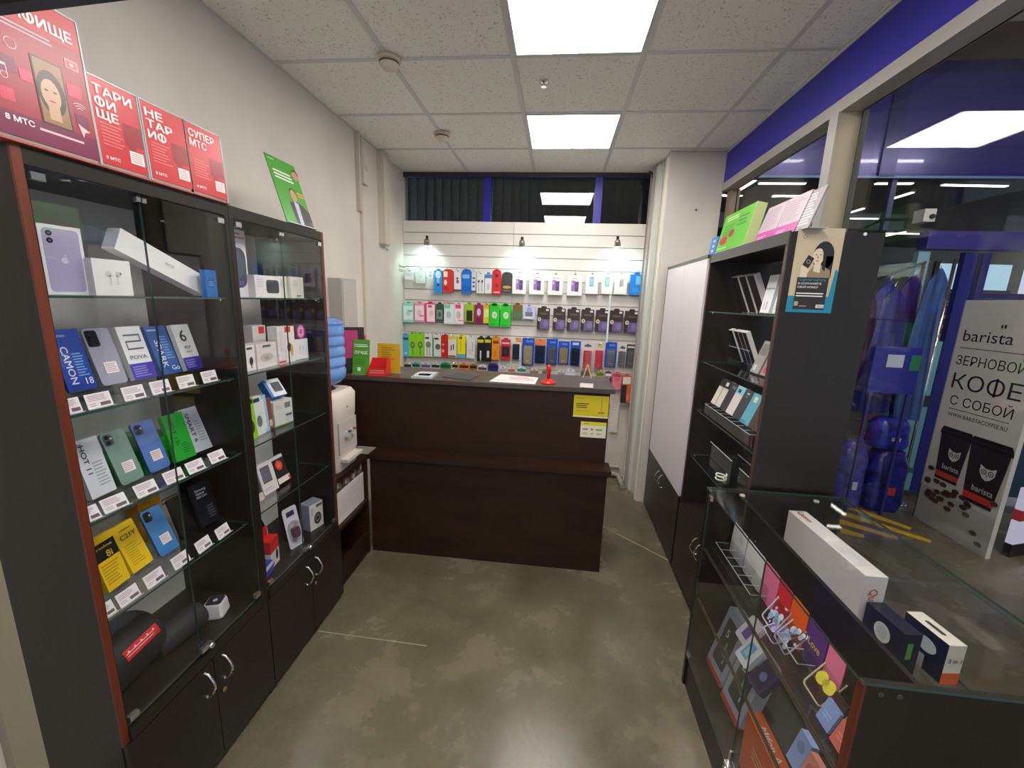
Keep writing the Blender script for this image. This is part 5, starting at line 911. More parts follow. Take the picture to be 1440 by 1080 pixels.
MB().box(XR-0.016, XR+0.002, 2.520, 3.392, 1.9455, 1.965).build('top_edge', C((58, 54, 52), 0.4), t)
t = thing('open_shelf_cabinet', 'tall dark cabinet with open glass shelves beside the display counter', 'cabinet', (0, 0, 0))
MB().box(XR, XB, 1.70, 1.718, 0.0, 1.96).build('side_panel', M_DARK, t); MB().box(XR, XB, 2.499, 2.517, 0.0, 1.96).build('side_panel', M_DARK, t)
MB().box(XR, XB, 1.718, 2.499, 1.925, 1.96).build('top_panel', M_DARK, t); MB().box(XR, XB, 1.718, 2.499, 0.46, 0.48).build('middle_panel', M_DARK, t)
MB().box(XR-0.006, XR, 1.698, 2.519, 1.918, 1.964).build('top_rail', C((62, 59, 57), 0.4), t); MB().box(XR-0.004, XR, 1.700, 1.718, 0.48, 1.918).build('edge_strip', C((70, 50, 44), 0.4), t); MB().box(XR-0.004, XR, 2.500, 2.517, 0.48, 1.918).build('edge_strip', C((62, 40, 40), 0.4), t)
for z in SH: glass_box(XR+0.012, XB-0.004, 1.719, 2.498, z-0.006, z, 'z').build('glass_shelf', [M_GLASS, M_GEDGE], t)
for z in SH:
    for yy in (1.724, 2.493):
        for xx in (XR+0.04, XB-0.04): MB().cyl((xx, yy, z-0.013), 0.004, 0.0068, 'z', 8).build('shelf_pin', M_CHROME, t)
for ya, yb, hy in ((1.72, 2.105, 2.075), (2.108, 2.496, 2.138)):
    d = MB().box(XR-0.014, XR, ya, yb, 0.03, 0.475).build('lower_door', M_DARK, t); handle(d, XR-0.014, hy, 0.40, -1)
    if ya < 2: MB().cyl((XR-0.017, hy, 0.315), 0.008, 0.003, 'x', 10).build('key_escutcheon', M_BRASS, d)
MB().box(XR+0.3, XB, 1.72, 2.499, 0, 0.46).build('back_panel', M_DARK, t)
MB().cyl((1.085, 1.6965, 1.955), 0.006, 0.0035, 'y', 12).build('screw_cap', M_WHITE, t)
# bank poster on the side panel
o = item('advert_poster', 'poster of a woman holding a phone on the dark cabinet side', 'poster', (0.938, 1.6995, 1.671), -90, 0)
PW, PH = 0.160, 0.302
MB().box(-PW/2, PW/2, -0.0015, 0, 0, PH).build('sheet', C((196, 180, 150), 0.4), o)
p = MB(); ms = [C((24, 132, 160), 0.4), C((40, 34, 30), 0.4), C((222, 202, 174), 0.4), C((30, 26, 24), 0.4), C((230, 226, 214), 0.4), C((150, 128, 100), 0.4), C((176, 160, 132), 0.4), C((58, 150, 176), 0.4)]
p.rect(-PW/2, 0, PW/2, 0.06, -0.0019, 0); p.face([(0.055, -0.0020, 0.0), (PW/2, -0.0020, 0.0), (PW/2, -0.0020, 0.150), (0.07, -0.0020, 0.16)], 0)
p.disc(0.020, 0.205, 0.036, -0.0021, 3, 20, 0.052); p.rect(0.0, 0.125, 0.056, 0.205, -0.0021, 3)
p.face([(-0.035, -0.0022, 0.125), (0.055, -0.0022, 0.125), (0.05, -0.0022, 0.155), (0.02, -0.0022, 0.172), (-0.01, -0.0022, 0.168)], 5)
p.face([(-0.008, -0.0023, 0.150), (0.016, -0.0023, 0.145), (0.016, -0.0023, 0.185), (-0.006, -0.0023, 0.180)], 2)
p.disc(0.003, 0.203, 0.020, -0.0024, 2, 20, 0.029); p.face([(0.006, -0.0026, 0.245), (0.03, -0.0026, 0.235), (0.032, -0.0026, 0.15), (0.022, -0.0026, 0.16), (0.018, -0.0026, 0.215)][::-1], 3)
p.disc(-0.006, 0.209, 0.0036, -0.0028, 3, 10, 0.0016); p.disc(0.010, 0.209, 0.0036, -0.0028, 3, 10, 0.0016); p.disc(0.001, 0.187, 0.006, -0.0028, 5, 10, 0.0022); p.face([(0.0, -0.0028, 0.206), (0.003, -0.0028, 0.206), (0.004, -0.0028, 0.196), (-0.001, -0.0028, 0.196)][::-1], 5)
p.face([(-0.05, -0.0024, 0.125), (-0.028, -0.0024, 0.125), (-0.022, -0.0024, 0.17), (-0.036, -0.0024, 0.185), (-0.052, -0.0024, 0.165)], 2)
p.face([(-0.048, -0.0028, 0.172), (-0.026, -0.0028, 0.160), (-0.010, -0.0028, 0.196), (-0.032, -0.0028, 0.208)], 3); p.ring(-0.029, 0.184, 0.005, 0.007, -0.0030, 6, 12)
p.rect(-0.058, 0.012, 0.052, 0.128, -0.0032, 1); p.rect(-0.056, 0.024, -0.042, 0.040, -0.0034, 6); p.rect(0.022, 0.018, 0.05, 0.030, -0.0034, 4); lines(p, -0.054, 0.045, 0.075, 0.056, 2, -0.0034, 4, 0.45, 0.1); p.rect(-0.036, 0.022, -0.012, 0.025, -0.0034, 6); p.ring(-0.054, 0.272, 0.0055, 0.0068, -0.0020, 1, 14)
p.build('print', ms, o)
text(o, 'ПОДКЛЮЧАЙТЕСЬ', -0.005, 0.119, 0.007, ms[7], y=-0.0036, w=0.094); text(o, 'И СОХРАНЯЙТЕ', -0.012, 0.106, 0.007, ms[4], y=-0.0036, w=0.082); text(o, 'СВОЙ НОМЕР', -0.017, 0.093, 0.007, ms[4], y=-0.0036, w=0.072); text(o, 'TELE2', 0.036, 0.024, 0.007, ms[3], y=-0.0038, w=0.024)
# posters standing on top of the right cabinets
def top_poster(label, y, w, h, lean, col, prints, d=0.006, x=0.862):
    o = carton('poster_stand', label, 'poster', (x, y, 1.9655), 180, lean, w, h, d, col, prints, part='sheet')
    MB().box(-w/2, w/2, 0.0, 0.07, 0.0, 0.003).build('foot', M_ACEDGE, o, rot=(R(lean), 0, 0)); return o
o = top_poster('wide bright green advertising board on the right cabinet top', 2.36, 0.375, 0.20, 11, (92, 176, 44), [(0.10, 0.42, 0.5, 0.70, (70, 132, 50), 'l', 4), (0.55, 0.55, 0.85, 0.85, (58, 128, 52), 'l', 3), (0.06, 0.18, 0.34, 0.42, (176, 54, 50), 'o'), (0.34, 0.34, 0.52, 0.54, (150, 60, 62), 'o'), (0.06, 0.06, 0.4, 0.12, (200, 226, 170), 'l', 1), (0.12, 0.80, 0.55, 0.92, (206, 226, 170), 'l', 2)], 0.045)
MB().rbox(0.187, 0.190, 0.0, 0.20, -0.003, 0.045, 0.001).build('pale_edge', C((196, 206, 140), 0.4), o)
for lab, y, w in (('pink and lilac leaflet board next to the green board', 1.985, 0.165), ('second pink and lilac leaflet board, nearer the entrance', 1.820, 0.160)):
    top_poster(lab, y, w, 0.155, 17, (178, 160, 168), [(0, 0, 1, 0.26, (176, 40, 136)), (0.08, 0.34, 0.92, 0.92, (158, 138, 150), 'l', 9), (0.1, 0.06, 0.6, 0.16, (226, 150, 206), 'l', 2)])
top_poster('grey leaflet board with fine white text nearest the entrance', 1.712+0.01, 0.04+0.09, 0.150, 17, (140, 132, 136), [(0.06, 0.1, 0.94, 0.92, (206, 200, 200), 'l', 11)], x=0.866)
top_poster('small blue leaflet holder at the far end of the green board', 2.605, 0.10, 0.105, 8, (60, 112, 196), [(0.35, 0.2, 0.65, 0.35, (206, 220, 240), 'o'), (0.35, 0.45, 0.65, 0.6, (206, 220, 240), 'o'), (0.3, 0.75, 0.7, 0.85, (180, 204, 236))])
# boxes on the open shelves that face the mall window
def mall_box(label, y, z, w, h, d, col, lean, x=1.02, side=(214, 206, 202)):
    o = carton('case_box', label, 'box', (x, y, z+0.0006), 0, lean, w, h, d, (190, 184, 184), [(0.1, 0.3, 0.9, 0.8, (120, 116, 120), 'l', 5)], sides=side)
    MB().box(-w/2+0.002, w/2-0.002, d, d+0.001, 0.003, h-0.003).build('dark_back', C(col, 0.4), o); return o
for i, y in enumerate((2.385, 2.300, 2.215)): mall_box('pale edged box leaning on the top open shelf, %s from the far end' % ('first', 'second', 'third')[i], y, SH[0], 0.075, 0.20, 0.030, (34, 30, 32), 24, 1.03+0.004*i)
for lab, x, y, w, h, c_, pr in (('tall white phone box on the top open shelf', 0.945, 2.055, 0.085, 0.172, (224, 230, 232), [(0.05, 0.62, 0.95, 0.66, (150, 160, 164)), (0.2, 0.08, 0.35, 0.3, (206, 190, 200)), (0.5, 0.08, 0.65, 0.3, (190, 170, 180))]), ('red and violet striped slim box on the top open shelf', 0.98, 1.975, 0.045, 0.176, (196, 110, 112), [(0.0, 0.1, 0.6, 0.55, (60, 52, 120)), (0.3, 0.6, 1, 0.9, (222, 150, 150))]), ('tall pale box nearest the side panel on the top open shelf', 0.935, 1.925, 0.07, 0.155, (216, 226, 226), [(0.1, 0.1, 0.9, 0.4, (180, 200, 200), 'l', 4)])):
    carton('phone_box', lab, 'box', (x, y, SH[0]+0.0006), 180, 8, w, h, 0.04, c_, pr)
for i, y in enumerate((2.375, 2.305, 2.255, 2.205)): mall_box('pale edged case box leaning on the second open shelf, %s from the far end' % ('first', 'second', 'third', 'fourth')[i], y, SH[1]+0.02, 0.045, 0.185, 0.022, (30, 28, 34), 24, 1.03)
def acrylic_tray(label, x, y, z, w, d, h):
    o = thing('acrylic_holder', label, 'holder', (x, y, z+0.0006)); mb = MB()
    mb.box(-d/2, d/2, -w/2, w/2, 0, 0.003); mb.box(-d/2, -d/2+0.003, -w/2, w/2, 0.003, h); mb.box(d/2-0.003, d/2, -w/2, w/2, 0.003, h*0.5)
    for s in (-1, 1): mb.box(-d/2+0.003, d/2-0.003, s*w/2-(0.003 if s > 0 else 0), s*w/2+(0 if s > 0 else 0.003), 0.003, h*0.45)
    mb.build('tray', M_ACRYL, o)
    e = MB(); e.box(-d/2-0.0004, -d/2+0.0034, -w/2, w/2, h, h+0.002); e.box(d/2-0.0034, d/2+0.0004, -w/2, w/2, h*0.5, h*0.5+0.002); e.build('bright_rim', M_ACEDGE, o); return o
acrylic_tray('clear acrylic tray holding the leaning boxes on the second open shelf', 1.02, 2.29, SH[1], 0.25, 0.13, 0.10)
for lab, x, y, c_ in (('grey clear case pack on the second open shelf', 0.95, 2.075, (150, 146, 142)), ('taupe case pack on the second open shelf', 0.955, 1.985, (142, 130, 120)), ('pale green case pack nearest the panel on the second open shelf', 0.95, 1.885, (170, 190, 172))):
    carton('case_pack', lab, 'package', (x, y, SH[1]+0.0006), 180, 18, 0.082, 0.16, 0.022, c_, [(0.1, 0.55, 0.9, 0.9, tuple(v-30 for v in c_)), (0.2, 0.08, 0.5, 0.25, (190, 60, 80) if 'taupe' in lab else (200, 200, 196))])
# third shelf: phone cases leaning towards the room
for i, (lab, y, c_, pr, cx) in enumerate((('white and dark case box at the far end of the third open shelf', 2.315, (206, 198, 186), [(0, 0.7, 1, 1, (46, 46, 44)), (0.42, 0.0, 0.5, 0.7, (150, 146, 140)), (0.55, 0.78, 0.8, 0.92, (214, 206, 200))], 0.12), ('dark slate case box, second on the third open shelf', 2.21, (56, 54, 54), [(0.3, 0.8, 0.8, 0.9, (90, 110, 120))], 0.078), ('white case box with teal top on the third open shelf', 2.128, (206, 196, 194), [(0, 0.72, 1, 1, (140, 196, 206)), (0.2, 0.78, 0.6, 0.9, (60, 70, 76))], 0.08), ('charcoal case box with small white mark on the third open shelf', 2.045, (58, 62, 64), [(0.35, 0.85, 0.65, 0.9, (206, 206, 206)), (0.4, 0.75, 0.5, 0.8, (170, 170, 170))], 0.08), ('light blue case box on the third open shelf', 1.958, (96, 160, 182), [(0.3, 0.72, 0.65, 0.9, (206, 216, 170)), (0.05, 0.02, 0.6, 0.1, (70, 130, 150))], 0.082), ('brown case box nearest the side panel on the third open shelf', 1.873, (72, 58, 50), [(0.3, 0.75, 0.7, 0.9, (196, 196, 190), 'o'), (0.0, 0.95, 1, 1, (214, 214, 216))], 0.08))):
    carton('case_box', lab, 'box', (0.885, y, 1.147), 182, 20, cx, 0.150, 0.020, c_, pr, group='phone case boxes on the third open shelf')
def cell_rack(label, x, y0, n, w, z, d=0.06, h=0.055, ax='y'):
    """open acrylic rack of small cells"""
    o = thing('acrylic_rack', label, 'rack', (x, y0, z+0.0006)); mb = MB()
    mb.box(0, d, 0, n*w, 0, 0.003); mb.box(0, 0.003, 0, n*w, 0.003, h); mb.box(d-0.003, d, 0, n*w, 0.003, h*1.6)
    for i in range(n+1): mb.box(0.003, d-0.003, i*w-0.0012 if i else 0, i*w+0.0012 if i < n else n*w, 0.003, h)
    mb.build('cells', M_ACRYL, o)
    e = MB(); e.box(0, 0.003, 0, n*w, h, h+0.0015)
    for i in range(n+1): e.box(0.003, d-0.003, max(0, i*w-0.001), min(n*w, i*w+0.001), h, h+0.0015)
    e.build('bright_rim', M_ACEDGE, o); return o
cell_rack('clear acrylic rack under the case boxes on the third open shelf', 0.855, 1.82, 8, 0.07, SH[2], 0.075, 0.056)
o = thing('phone_ring', 'pink ring shaped case standing behind the case boxes', 'case', (1.00, 2.06, SH[2]+0.0006), (0, R(-10), 0))
MB().lathe([(0.040, -0.010), (0.060, -0.010), (0.060, 0.010), (0.040, 0.010), (0.040, -0.010)], (0, 0, 0.0605), 24, 0, True, 'x', False).build('ring', C((206, 44, 130), 0.35), o)
for i, (y, c_) in enumerate(((2.27, (150, 40, 50)), (2.22, (206, 200, 196)), (2.17, (206, 196, 190)))):
    carton('case_box', ('dark red', 'first white', 'second white')[i]+' slim box standing behind the case boxes on the third shelf', 'box', (1.0, y, SH[2]+0.0006), 180, 0, 0.03, 0.17-0.01*i, 0.03, c_, [(0.1, 0.6, 0.9, 0.9, tuple(max(0, v-60) for v in c_))])
# fourth shelf and the bottom
acrylic_tray('empty clear acrylic tray on the lowest open shelf', 0.98, 2.20, SH[3], 0.30, 0.16, 0.13); acrylic_tray('clear acrylic tray nearest the panel on the lowest open shelf', 0.99, 1.88, SH[3], 0.22, 0.16, 0.12)
o = thing('earphone_coil', 'coiled white earphones near the front of the lowest open shelf', 'earphones', (0.88, 2.10, SH[3]+0.0006))
MB().tube([(0.025*math.cos(a*0.5)*(1+0.15*math.sin(a)), 0.035*math.sin(a*0.5), 0.006+0.0015*a) for a in range(0, 26)], 0.004, 6).build('cable', C((206, 210, 196), 0.4), o); MB().lathe([(0.005, 0), (0.011, 0.006), (0.009, 0.018)], (0.0, -0.05, 0), 12).build('earpiece', C((44, 44, 46), 0.4), o)
carton('case_pack', 'pale teal pack in the tray nearest the panel', 'package', (0.975, 1.88, SH[3]+0.004), 180, 14, 0.10, 0.12, 0.02, (170, 190, 190), [(0, 0, 1, 0.5, (150, 140, 158))])
carton('case_pack', 'pale lilac flat pack standing at the bottom of the open cabinet', 'package', (0.96, 1.90, 0.481), 180, 6, 0.12, 0.22, 0.03, (176, 170, 190), [(0, 0.5, 1, 1, (190, 196, 196))])

# ------------------------------------------------------------------ glass topped display counter
DX0, DX1, DY0, DY1, DZ = 0.655, 1.165, 0.775, 1.672, 0.95
t = thing('display_counter', 'low dark display counter with a glass top in the right foreground', 'display counter', (0, 0, 0))
MB().box(DX0+0.006, DX1, DY0, DY0+0.018, 0.0, 0.943).build('side_panel', M_DARK, t); MB().box(DX0+0.006, DX1, DY1-0.018, DY1, 0.0, 0.943).build('side_panel', M_DARK, t)
MB().box(DX0, DX0+0.006, DY0, DY0+0.018, 0.14, 0.943).build('edge_strip', M_RED_EDGE, t); MB().box(DX0, DX0+0.006, DY1-0.018, DY1, 0.0, 0.943).build('edge_strip', M_DARK, t)
for x, z in ((0.69, 0.925), (0.725, 0.925)): MB().cyl((x, DY0-0.0015, z), 0.006, 0.0015, 'y', 12).build('screw_cap', C((90, 84, 76), 0.3, 0.6), t)
glass_box(DX0-0.004, DX1+0.01, DY0-0.002, DY1+0.004, 0.9435, 0.9505, 'z').build('glass_top', [M_GTOP, M_GEDGE], t)
MB().box(DX0+0.006, DX1, DY0+0.018, DY1-0.018, 0.125, 0.145).build('base_panel', M_DARK, t); MB().box(DX0+0.008, DX0+0.024, DY0+0.018, DY1-0.018, 0.0, 0.125).build('kick_board', M_DARK, t)
MB().box(0.768, 0.780, DY0+0.018, DY1-0.018, 0.70, 0.938).build('partition', M_DARK, t)
for z, nm in ((0.690, 'upper_shelf'), (0.455, 'lower_shelf')):
    x1 = DX1-0.004 if nm == 'upper_shelf' else 1.0
    glass_box(DX0+0.012, x1, DY0+0.019, DY1-0.019, z-0.006, z, 'z').build(nm, [M_GLASS, M_GEDGE], t)
    MB().box(DX0+0.010, DX0+0.020, DY0+0.019, DY1-0.019, z-0.012, z-0.0065).build('shelf_edge', C((92, 70, 50), 0.4), t)
ym = 1.185
for ya, yb in ((DY0+0.02, ym-0.001), (ym+0.001, DY1-0.02)): glass_box(DX0+0.001, DX0+0.005, ya, yb, 0.15, 0.938, 'x').build('glass_door', [M_GLASS, M_GEDGE], t)
lk = MB().box(DX0-0.012, DX0+0.001, ym-0.022, ym+0.016, 0.165, 0.180).build('lock', M_CHROME, t); MB().cyl((DX0-0.022, ym-0.010, 0.1725), 0.009, 0.010, 'x', 12).build('lock_barrel', M_CHROME, lk); MB().box(DX0-0.006, DX0, ym-0.004, ym+0.004, 0.18, 0.235).build('lock_bar', M_CHROME, lk)
for z in (0.17, 0.92): MB().box(DX0-0.003, DX0+0.008, DY1-0.05, DY1-0.022, z-0.008, z+0.008).build('hinge', M_CHROME, t)
for y, x in ((DY1-0.03, 0.78), (DY1-0.03, 1.06)): MB().cyl((x, y, 0.934), 0.010, 0.008, 'z', 12).build('glass_pad', C((206, 206, 170), 0.3), t)
glass_box(DX1-0.004, DX1, DY0+0.019, DY1-0.019, 0.05, 0.94, 'x').build('rear_glass', [M_GLASS, M_GEDGE], t)
# cases and films against the partition on the upper shelf
UZ = 0.6908
def film(label, y0, y1, z0, z1, col, pr=(), rough=0.4, x=0.760, th=0.003): return carton('phone_case', label, 'phone case', (x, (y0+y1)/2, z0), 180, 3, abs(y1-y0)-0.003, z1-z0, th, col, pr, rough=rough, r=0.006)
film('white sparkly phone case farthest on the counter upper shelf', 1.520, 1.640, UZ+0.001, 0.825, (216, 212, 212), [(0.2, 0.2, 0.5, 0.4, (232, 230, 230), 'o'), (0.5, 0.6, 0.8, 0.8, (196, 194, 196), 'o')]); film('second white sparkly phone case on the counter upper shelf', 1.382, 1.515, UZ+0.001, 0.825, (222, 218, 216), [(0.3, 0.3, 0.7, 0.6, (206, 204, 204), 'o')])
film('pink phone case between the white and red cases', 1.285, 1.380, UZ+0.001, 0.825, (236, 120, 160)); film('bright red phone case between the pink and orange cases', 1.210, 1.283, UZ+0.001, 0.825, (222, 36, 52)); film('bright orange phone case between the red and purple cases', 1.125, 1.208, UZ+0.001, 0.825, (244, 96, 28))
o = film('purple glitter phone case with yellow lettering', 1.035, 1.122, UZ+0.001, 0.822, (96, 44, 130), [(0.1, 0.05, 0.9, 0.3, (70, 30, 110))]); text(o, 'Love', 0.0, 0.07, 0.022, C((220, 196, 110), 0.4), w=0.05)
film('pink phone case nearest the near end of the counter', 0.965, 1.032, UZ+0.001, 0.818, (242, 124, 164))
cell_rack('clear acrylic rack of small cells at the far end of the counter upper shelf', 0.690, 1.30, 6, 0.052, 0.690, 0.055, 0.05)
def clear_case(label, x, y, z, w, h, col, lean, a=180, deco=None):
    o = item('phone_case', label, 'phone case', (x, y, z+0.0008), a, lean)
    mb = MB(); mb.rbox(-w/2, w/2, 0, h, 0.0035, 0.005, 0.010, 0, n=5)
    mb.build('back', M_ACRYL, o)
    rim = MB(); pts = []
    for cx, cz, a0 in ((w/2-0.010, h-0.010, 0), (-w/2+0.010, h-0.010, 90), (-w/2+0.010, 0.010, 180), (w/2-0.010, 0.010, 270)):
        for i in range(5): q = R(a0+22.5*i); pts.append((cx+0.010*math.cos(q), 0.002, cz+0.010*math.sin(q)))
    rim.tube(pts+[pts[0]], 0.0022, 6).build('rim', C(col, 0.25), o)
    if deco:
        d = MB()
        for dx, dz, r_, k in deco[0]: d.disc(dx*w, dz*h, r_, 0.003, k, 14)
        d.build('pattern', [C(c_, 0.35) for c_ in deco[1]], o)
    return o
GLT = [(206, 220, 236), (150, 186, 220), (214, 186, 226), (186, 214, 206)]
def sparkle(n): return ([(random.uniform(-0.38, 0.38), random.uniform(0.1, 0.9), random.uniform(0.004, 0.011), i % 4) for i in range(n)], GLT)
clear_case('clear case with blue sparkle pattern below the pink sheet', 0.720, 1.235, UZ, 0.075, 0.10, (206, 220, 226), 30, 180, sparkle(20)); clear_case('clear case with lilac sparkle pattern below the red sheet', 0.715, 1.150, UZ, 0.078, 0.09, (214, 206, 226), 35, 176, sparkle(18))
clear_case('clear violet tinted case lying at the front of the upper shelf', 0.700, 1.185, UZ, 0.07, 0.09, (196, 180, 222), 60, 178, ([(0, 0.5, 0.022, 0), (-0.2, 0.3, 0.012, 1)], [(120, 100, 176), (160, 150, 206)]))
clear_case('clear case with a yellow bow pattern', 0.715, 0.990, UZ, 0.075, 0.10, (206, 200, 150), 35, 180, ([(-0.2, 0.5, 0.018, 0), (0.2, 0.5, 0.018, 0), (0, 0.5, 0.010, 1)], [(220, 206, 70), (236, 226, 120)]))
cell_rack('clear acrylic rack in the middle of the counter upper shelf', 0.695, 1.03, 2, 0.055, 0.690, 0.05, 0.05)
clear_case('clear case with a gold rim nearest the near end panel', 0.72, 0.862, UZ, 0.075, 0.10, (206, 170, 70), 30, 180, ([(-0.1, 0.4, 0.016, 0), (0.15, 0.6, 0.02, 1)], [(196, 200, 232), (214, 180, 90)]))
for lab, y, c_, x in (('small brown card box on the near half of the upper shelf', 0.925, (70, 54, 50), 0.72), ('pale blue small card on the near half of the upper shelf', 0.905, (150, 172, 226), 0.692), ('salmon pink small card at the near end of the upper shelf', 0.850, (232, 120, 110), 0.690)):
    carton('small_box', lab, 'box', (x, y, UZ), 180, 20, 0.045, 0.062, 0.008, c_, [(0.2, 0.3, 0.8, 0.6, tuple(min(255, v+30) for v in c_), 'l', 2)])
# lower shelf
LZ = 0.4558
for lab, x, y, c_, pr in (('white box with a violet picture at the far end of the lower shelf', 0.74, 1.415, (222, 218, 224), [(0.3, 0.2, 0.8, 0.7, (110, 90, 150))]), ('white box with a blue phone picture on the lower shelf', 0.70, 1.315, (216, 218, 224), [(0.2, 0.2, 0.7, 0.8, (110, 170, 206)), (0.3, 0.3, 0.6, 0.6, (170, 206, 220))]), ('lilac rimmed dark box on the lower shelf', 0.70, 1.215, (60, 50, 84), [(0.15, 0.15, 0.85, 0.85, (44, 40, 66)), (0.3, 0.35, 0.7, 0.65, (110, 120, 170), 'o')])):
    carton('small_box', lab, 'box', (x, y, LZ), 184, 35, 0.07, 0.10, 0.02, c_, pr, r=0.008)
for lab, y, c_, dx in (('pale blue card leaning on the near end of the lower shelf', 0.985, (160, 182, 232), 0.70), ('pink card leaning on the near end of the lower shelf', 0.925, (236, 150, 140), 0.69), ('cream card at the very near end of the lower shelf', 0.865, (226, 216, 206), 0.69)):
    carton('small_box', lab, 'box', (dx, y, LZ), 180, 15, 0.05, 0.10, 0.02, c_, [(0.2, 0.5, 0.8, 0.8, tuple(max(0, v-30) for v in c_), 'o')])
o = thing('phone_holder', 'grey metal phone holder at the back of the lower shelf', 'holder', (0.80, 1.06, LZ), (0, 0, R(20)))
MB().box(-0.03, 0.03, -0.03, 0.03, 0, 0.006).build('base', C((70, 72, 76), 0.35), o); MB().tube([(0, -0.02, 0.006), (0, -0.03, 0.05), (0, -0.025, 0.10), (0, 0.025, 0.10), (0, 0.03, 0.05), (0, 0.02, 0.006)], 0.004, 6).build('frame', C((96, 100, 104), 0.3, 0.5), o)
# counter floor
FZ = 0.1458
def film_box(label, y, digit):
    o = item('film_box', label, 'box', (0.735, y, FZ+0.013), 183, 14)
    MB().rbox(-0.072, 0.072, 0, 0.29, 0, 0.05, 0.012, 0).build('box', C((172, 180, 200), 0.3), o)
    MB().rbox(-0.046, 0.046, 0.05, 0.25, -0.0012, 0, 0.010, 0).build('phone_picture', C((72, 70, 72), 0.3), o)
    MB().rbox(-0.0722, 0.0722, -0.0002, 0.022, -0.0006, 0.0506, 0.010, 0).build('red_foot', C((196, 70, 60), 0.35), o)
    p = MB(); p.rect(0.0, 0.11, 0.012, 0.16, -0.0018, 0); p.rect(0.02, 0.075, 0.026, 0.095, -0.0018, 1); p.disc(0.015, 0.12, 0.02, -0.0016, 2, 16); p.build('print', [C((70, 190, 120), 0.4), C((150, 230, 180), 0.4), C((80, 120, 150), 0.4)], o)
    text(o, digit, -0.012, 0.195, 0.035, C((226, 232, 240), 0.4), y=-0.0024)
film_box('far grey protective film box with a red foot on the counter floor', 1.565, '5'); film_box('near grey protective film box with a red foot on the counter floor', 1.398, 'D')
o = item('router_box', 'upright orange box with white lettering on the counter floor', 'box', (0.705, 1.105, FZ), 180, 0)
MB().box(-0.12, 0.075, 0, 0.045, 0, 0.215).build('box', C((226, 98, 40), 0.4), o); MB().box(0.0752, 0.12, 0, 0.045, 0, 0.215).build('pale_end', C((226, 222, 220), 0.4), o)
q_ = text(o, 'Mifon A', 0, 0, 0.020, C((244, 230, 220), 0.4), w=0.11); q_.matrix_local = Matrix.Translation((-0.01, 0.022, 0.2156)) @ Matrix.Rotation(R(-90), 4, 'X')
p = MB(); lines(p, -0.06, 0.03, 0.15, 0.10, 3, -0.0006, 0, 0.4, 0.3); p.build('print', C((240, 180, 150), 0.4), o)
# rear part facing the mall
o = carton('tablet_box', 'long white tablet box with orange lettering under the glass top', 'box', (1.022, 1.42, UZ), 2, 0, 0.40, 0.212, 0.065, (222, 216, 212), [(0.1, 0.2, 0.4, 0.7, (200, 196, 196), 'l', 6)])
q_ = text(o, 'Qumo', 0, 0, 0.020, C((206, 108, 60), 0.4), w=0.075); q_.matrix_local = Matrix.Translation((0.15, 0.033, 0.2128)) @ Matrix.Rotation(R(-90), 4, 'X') @ Matrix.Rotation(R(180), 4, 'Y')
q_ = text(o, 'Qumo', 0, 0, 0.024, C((206, 108, 60), 0.4), w=0.080); q_.matrix_local = Matrix.Translation((-0.2008, 0.033, 0.13)) @ Matrix.Rotation(R(-90), 4, 'Z') @ Matrix.Rotation(R(90), 4, 'Y')
p = MB(); 
for i in range(5): p.face([(-0.15, 0.015+0.009*i, 0.2126), (-0.04-0.02*(i % 2), 0.015+0.009*i, 0.2126), (-0.04-0.02*(i % 2), 0.018+0.009*i, 0.2126), (-0.15, 0.018+0.009*i, 0.2126)])
p.build('fine_print', C((196, 186, 196), 0.4), o)
o = carton('charger_box', 'dark navy box with a round white charger picture under the glass top', 'box', (0.985, 1.15, UZ), 186, 0, 0.125, 0.13, 0.05, (30, 32, 46), [(0.30, 0.40, 0.72, 0.85, (206, 206, 202), 'o'), (0.38, 0.48, 0.64, 0.78, (186, 188, 186), 'o'), (0.1, 0.06, 0.35, 0.2, (90, 130, 70)), (0.5, 0.1, 0.9, 0.3, (60, 70, 80), 'l', 3)]); MB().box(0.0625, 0.0632, 0.015, 0.03, 0.05, 0.10).build('green_logo', C((90, 150, 60), 0.4), o)
o = carton('charger_box', 'white and navy three in one charger box at the near end under the glass top', 'box', (1.085, 1.135, UZ), 186, 0, 0.125, 0.122, 0.048, (34, 36, 58), [(0.35, 0.45, 0.8, 0.8, (206, 208, 214), 'o'), (0.05, 0.0, 0.6, 0.35, (206, 200, 204)), (0.2, 0.3, 0.4, 0.5, (206, 170, 60))], sides=(226, 218, 204))
MB().box(0.0625, 0.0632, 0.0, 0.048, 0.0, 0.035).build('orange_foot', C((222, 96, 44), 0.4), o)
q_ = text(o, '3 in 1', 0, 0, 0.013, C((80, 80, 84), 0.4), w=0.036); q_.matrix_local = Matrix.Translation((0.0634, 0.024, 0.075)) @ Matrix.Rotation(R(90), 4, 'Z') @ Matrix.Rotation(R(0), 4, 'Y')
MB().rbox(-0.028, 0.028, -0.006, 0.006, 0, 0.0008, 0.0055).build('hang_slot', C((60, 60, 64), 0.4), o).matrix_local = Matrix.Translation((0, 0.024, 0.1222)) @ Matrix.Rotation(R(-90), 4, 'X')
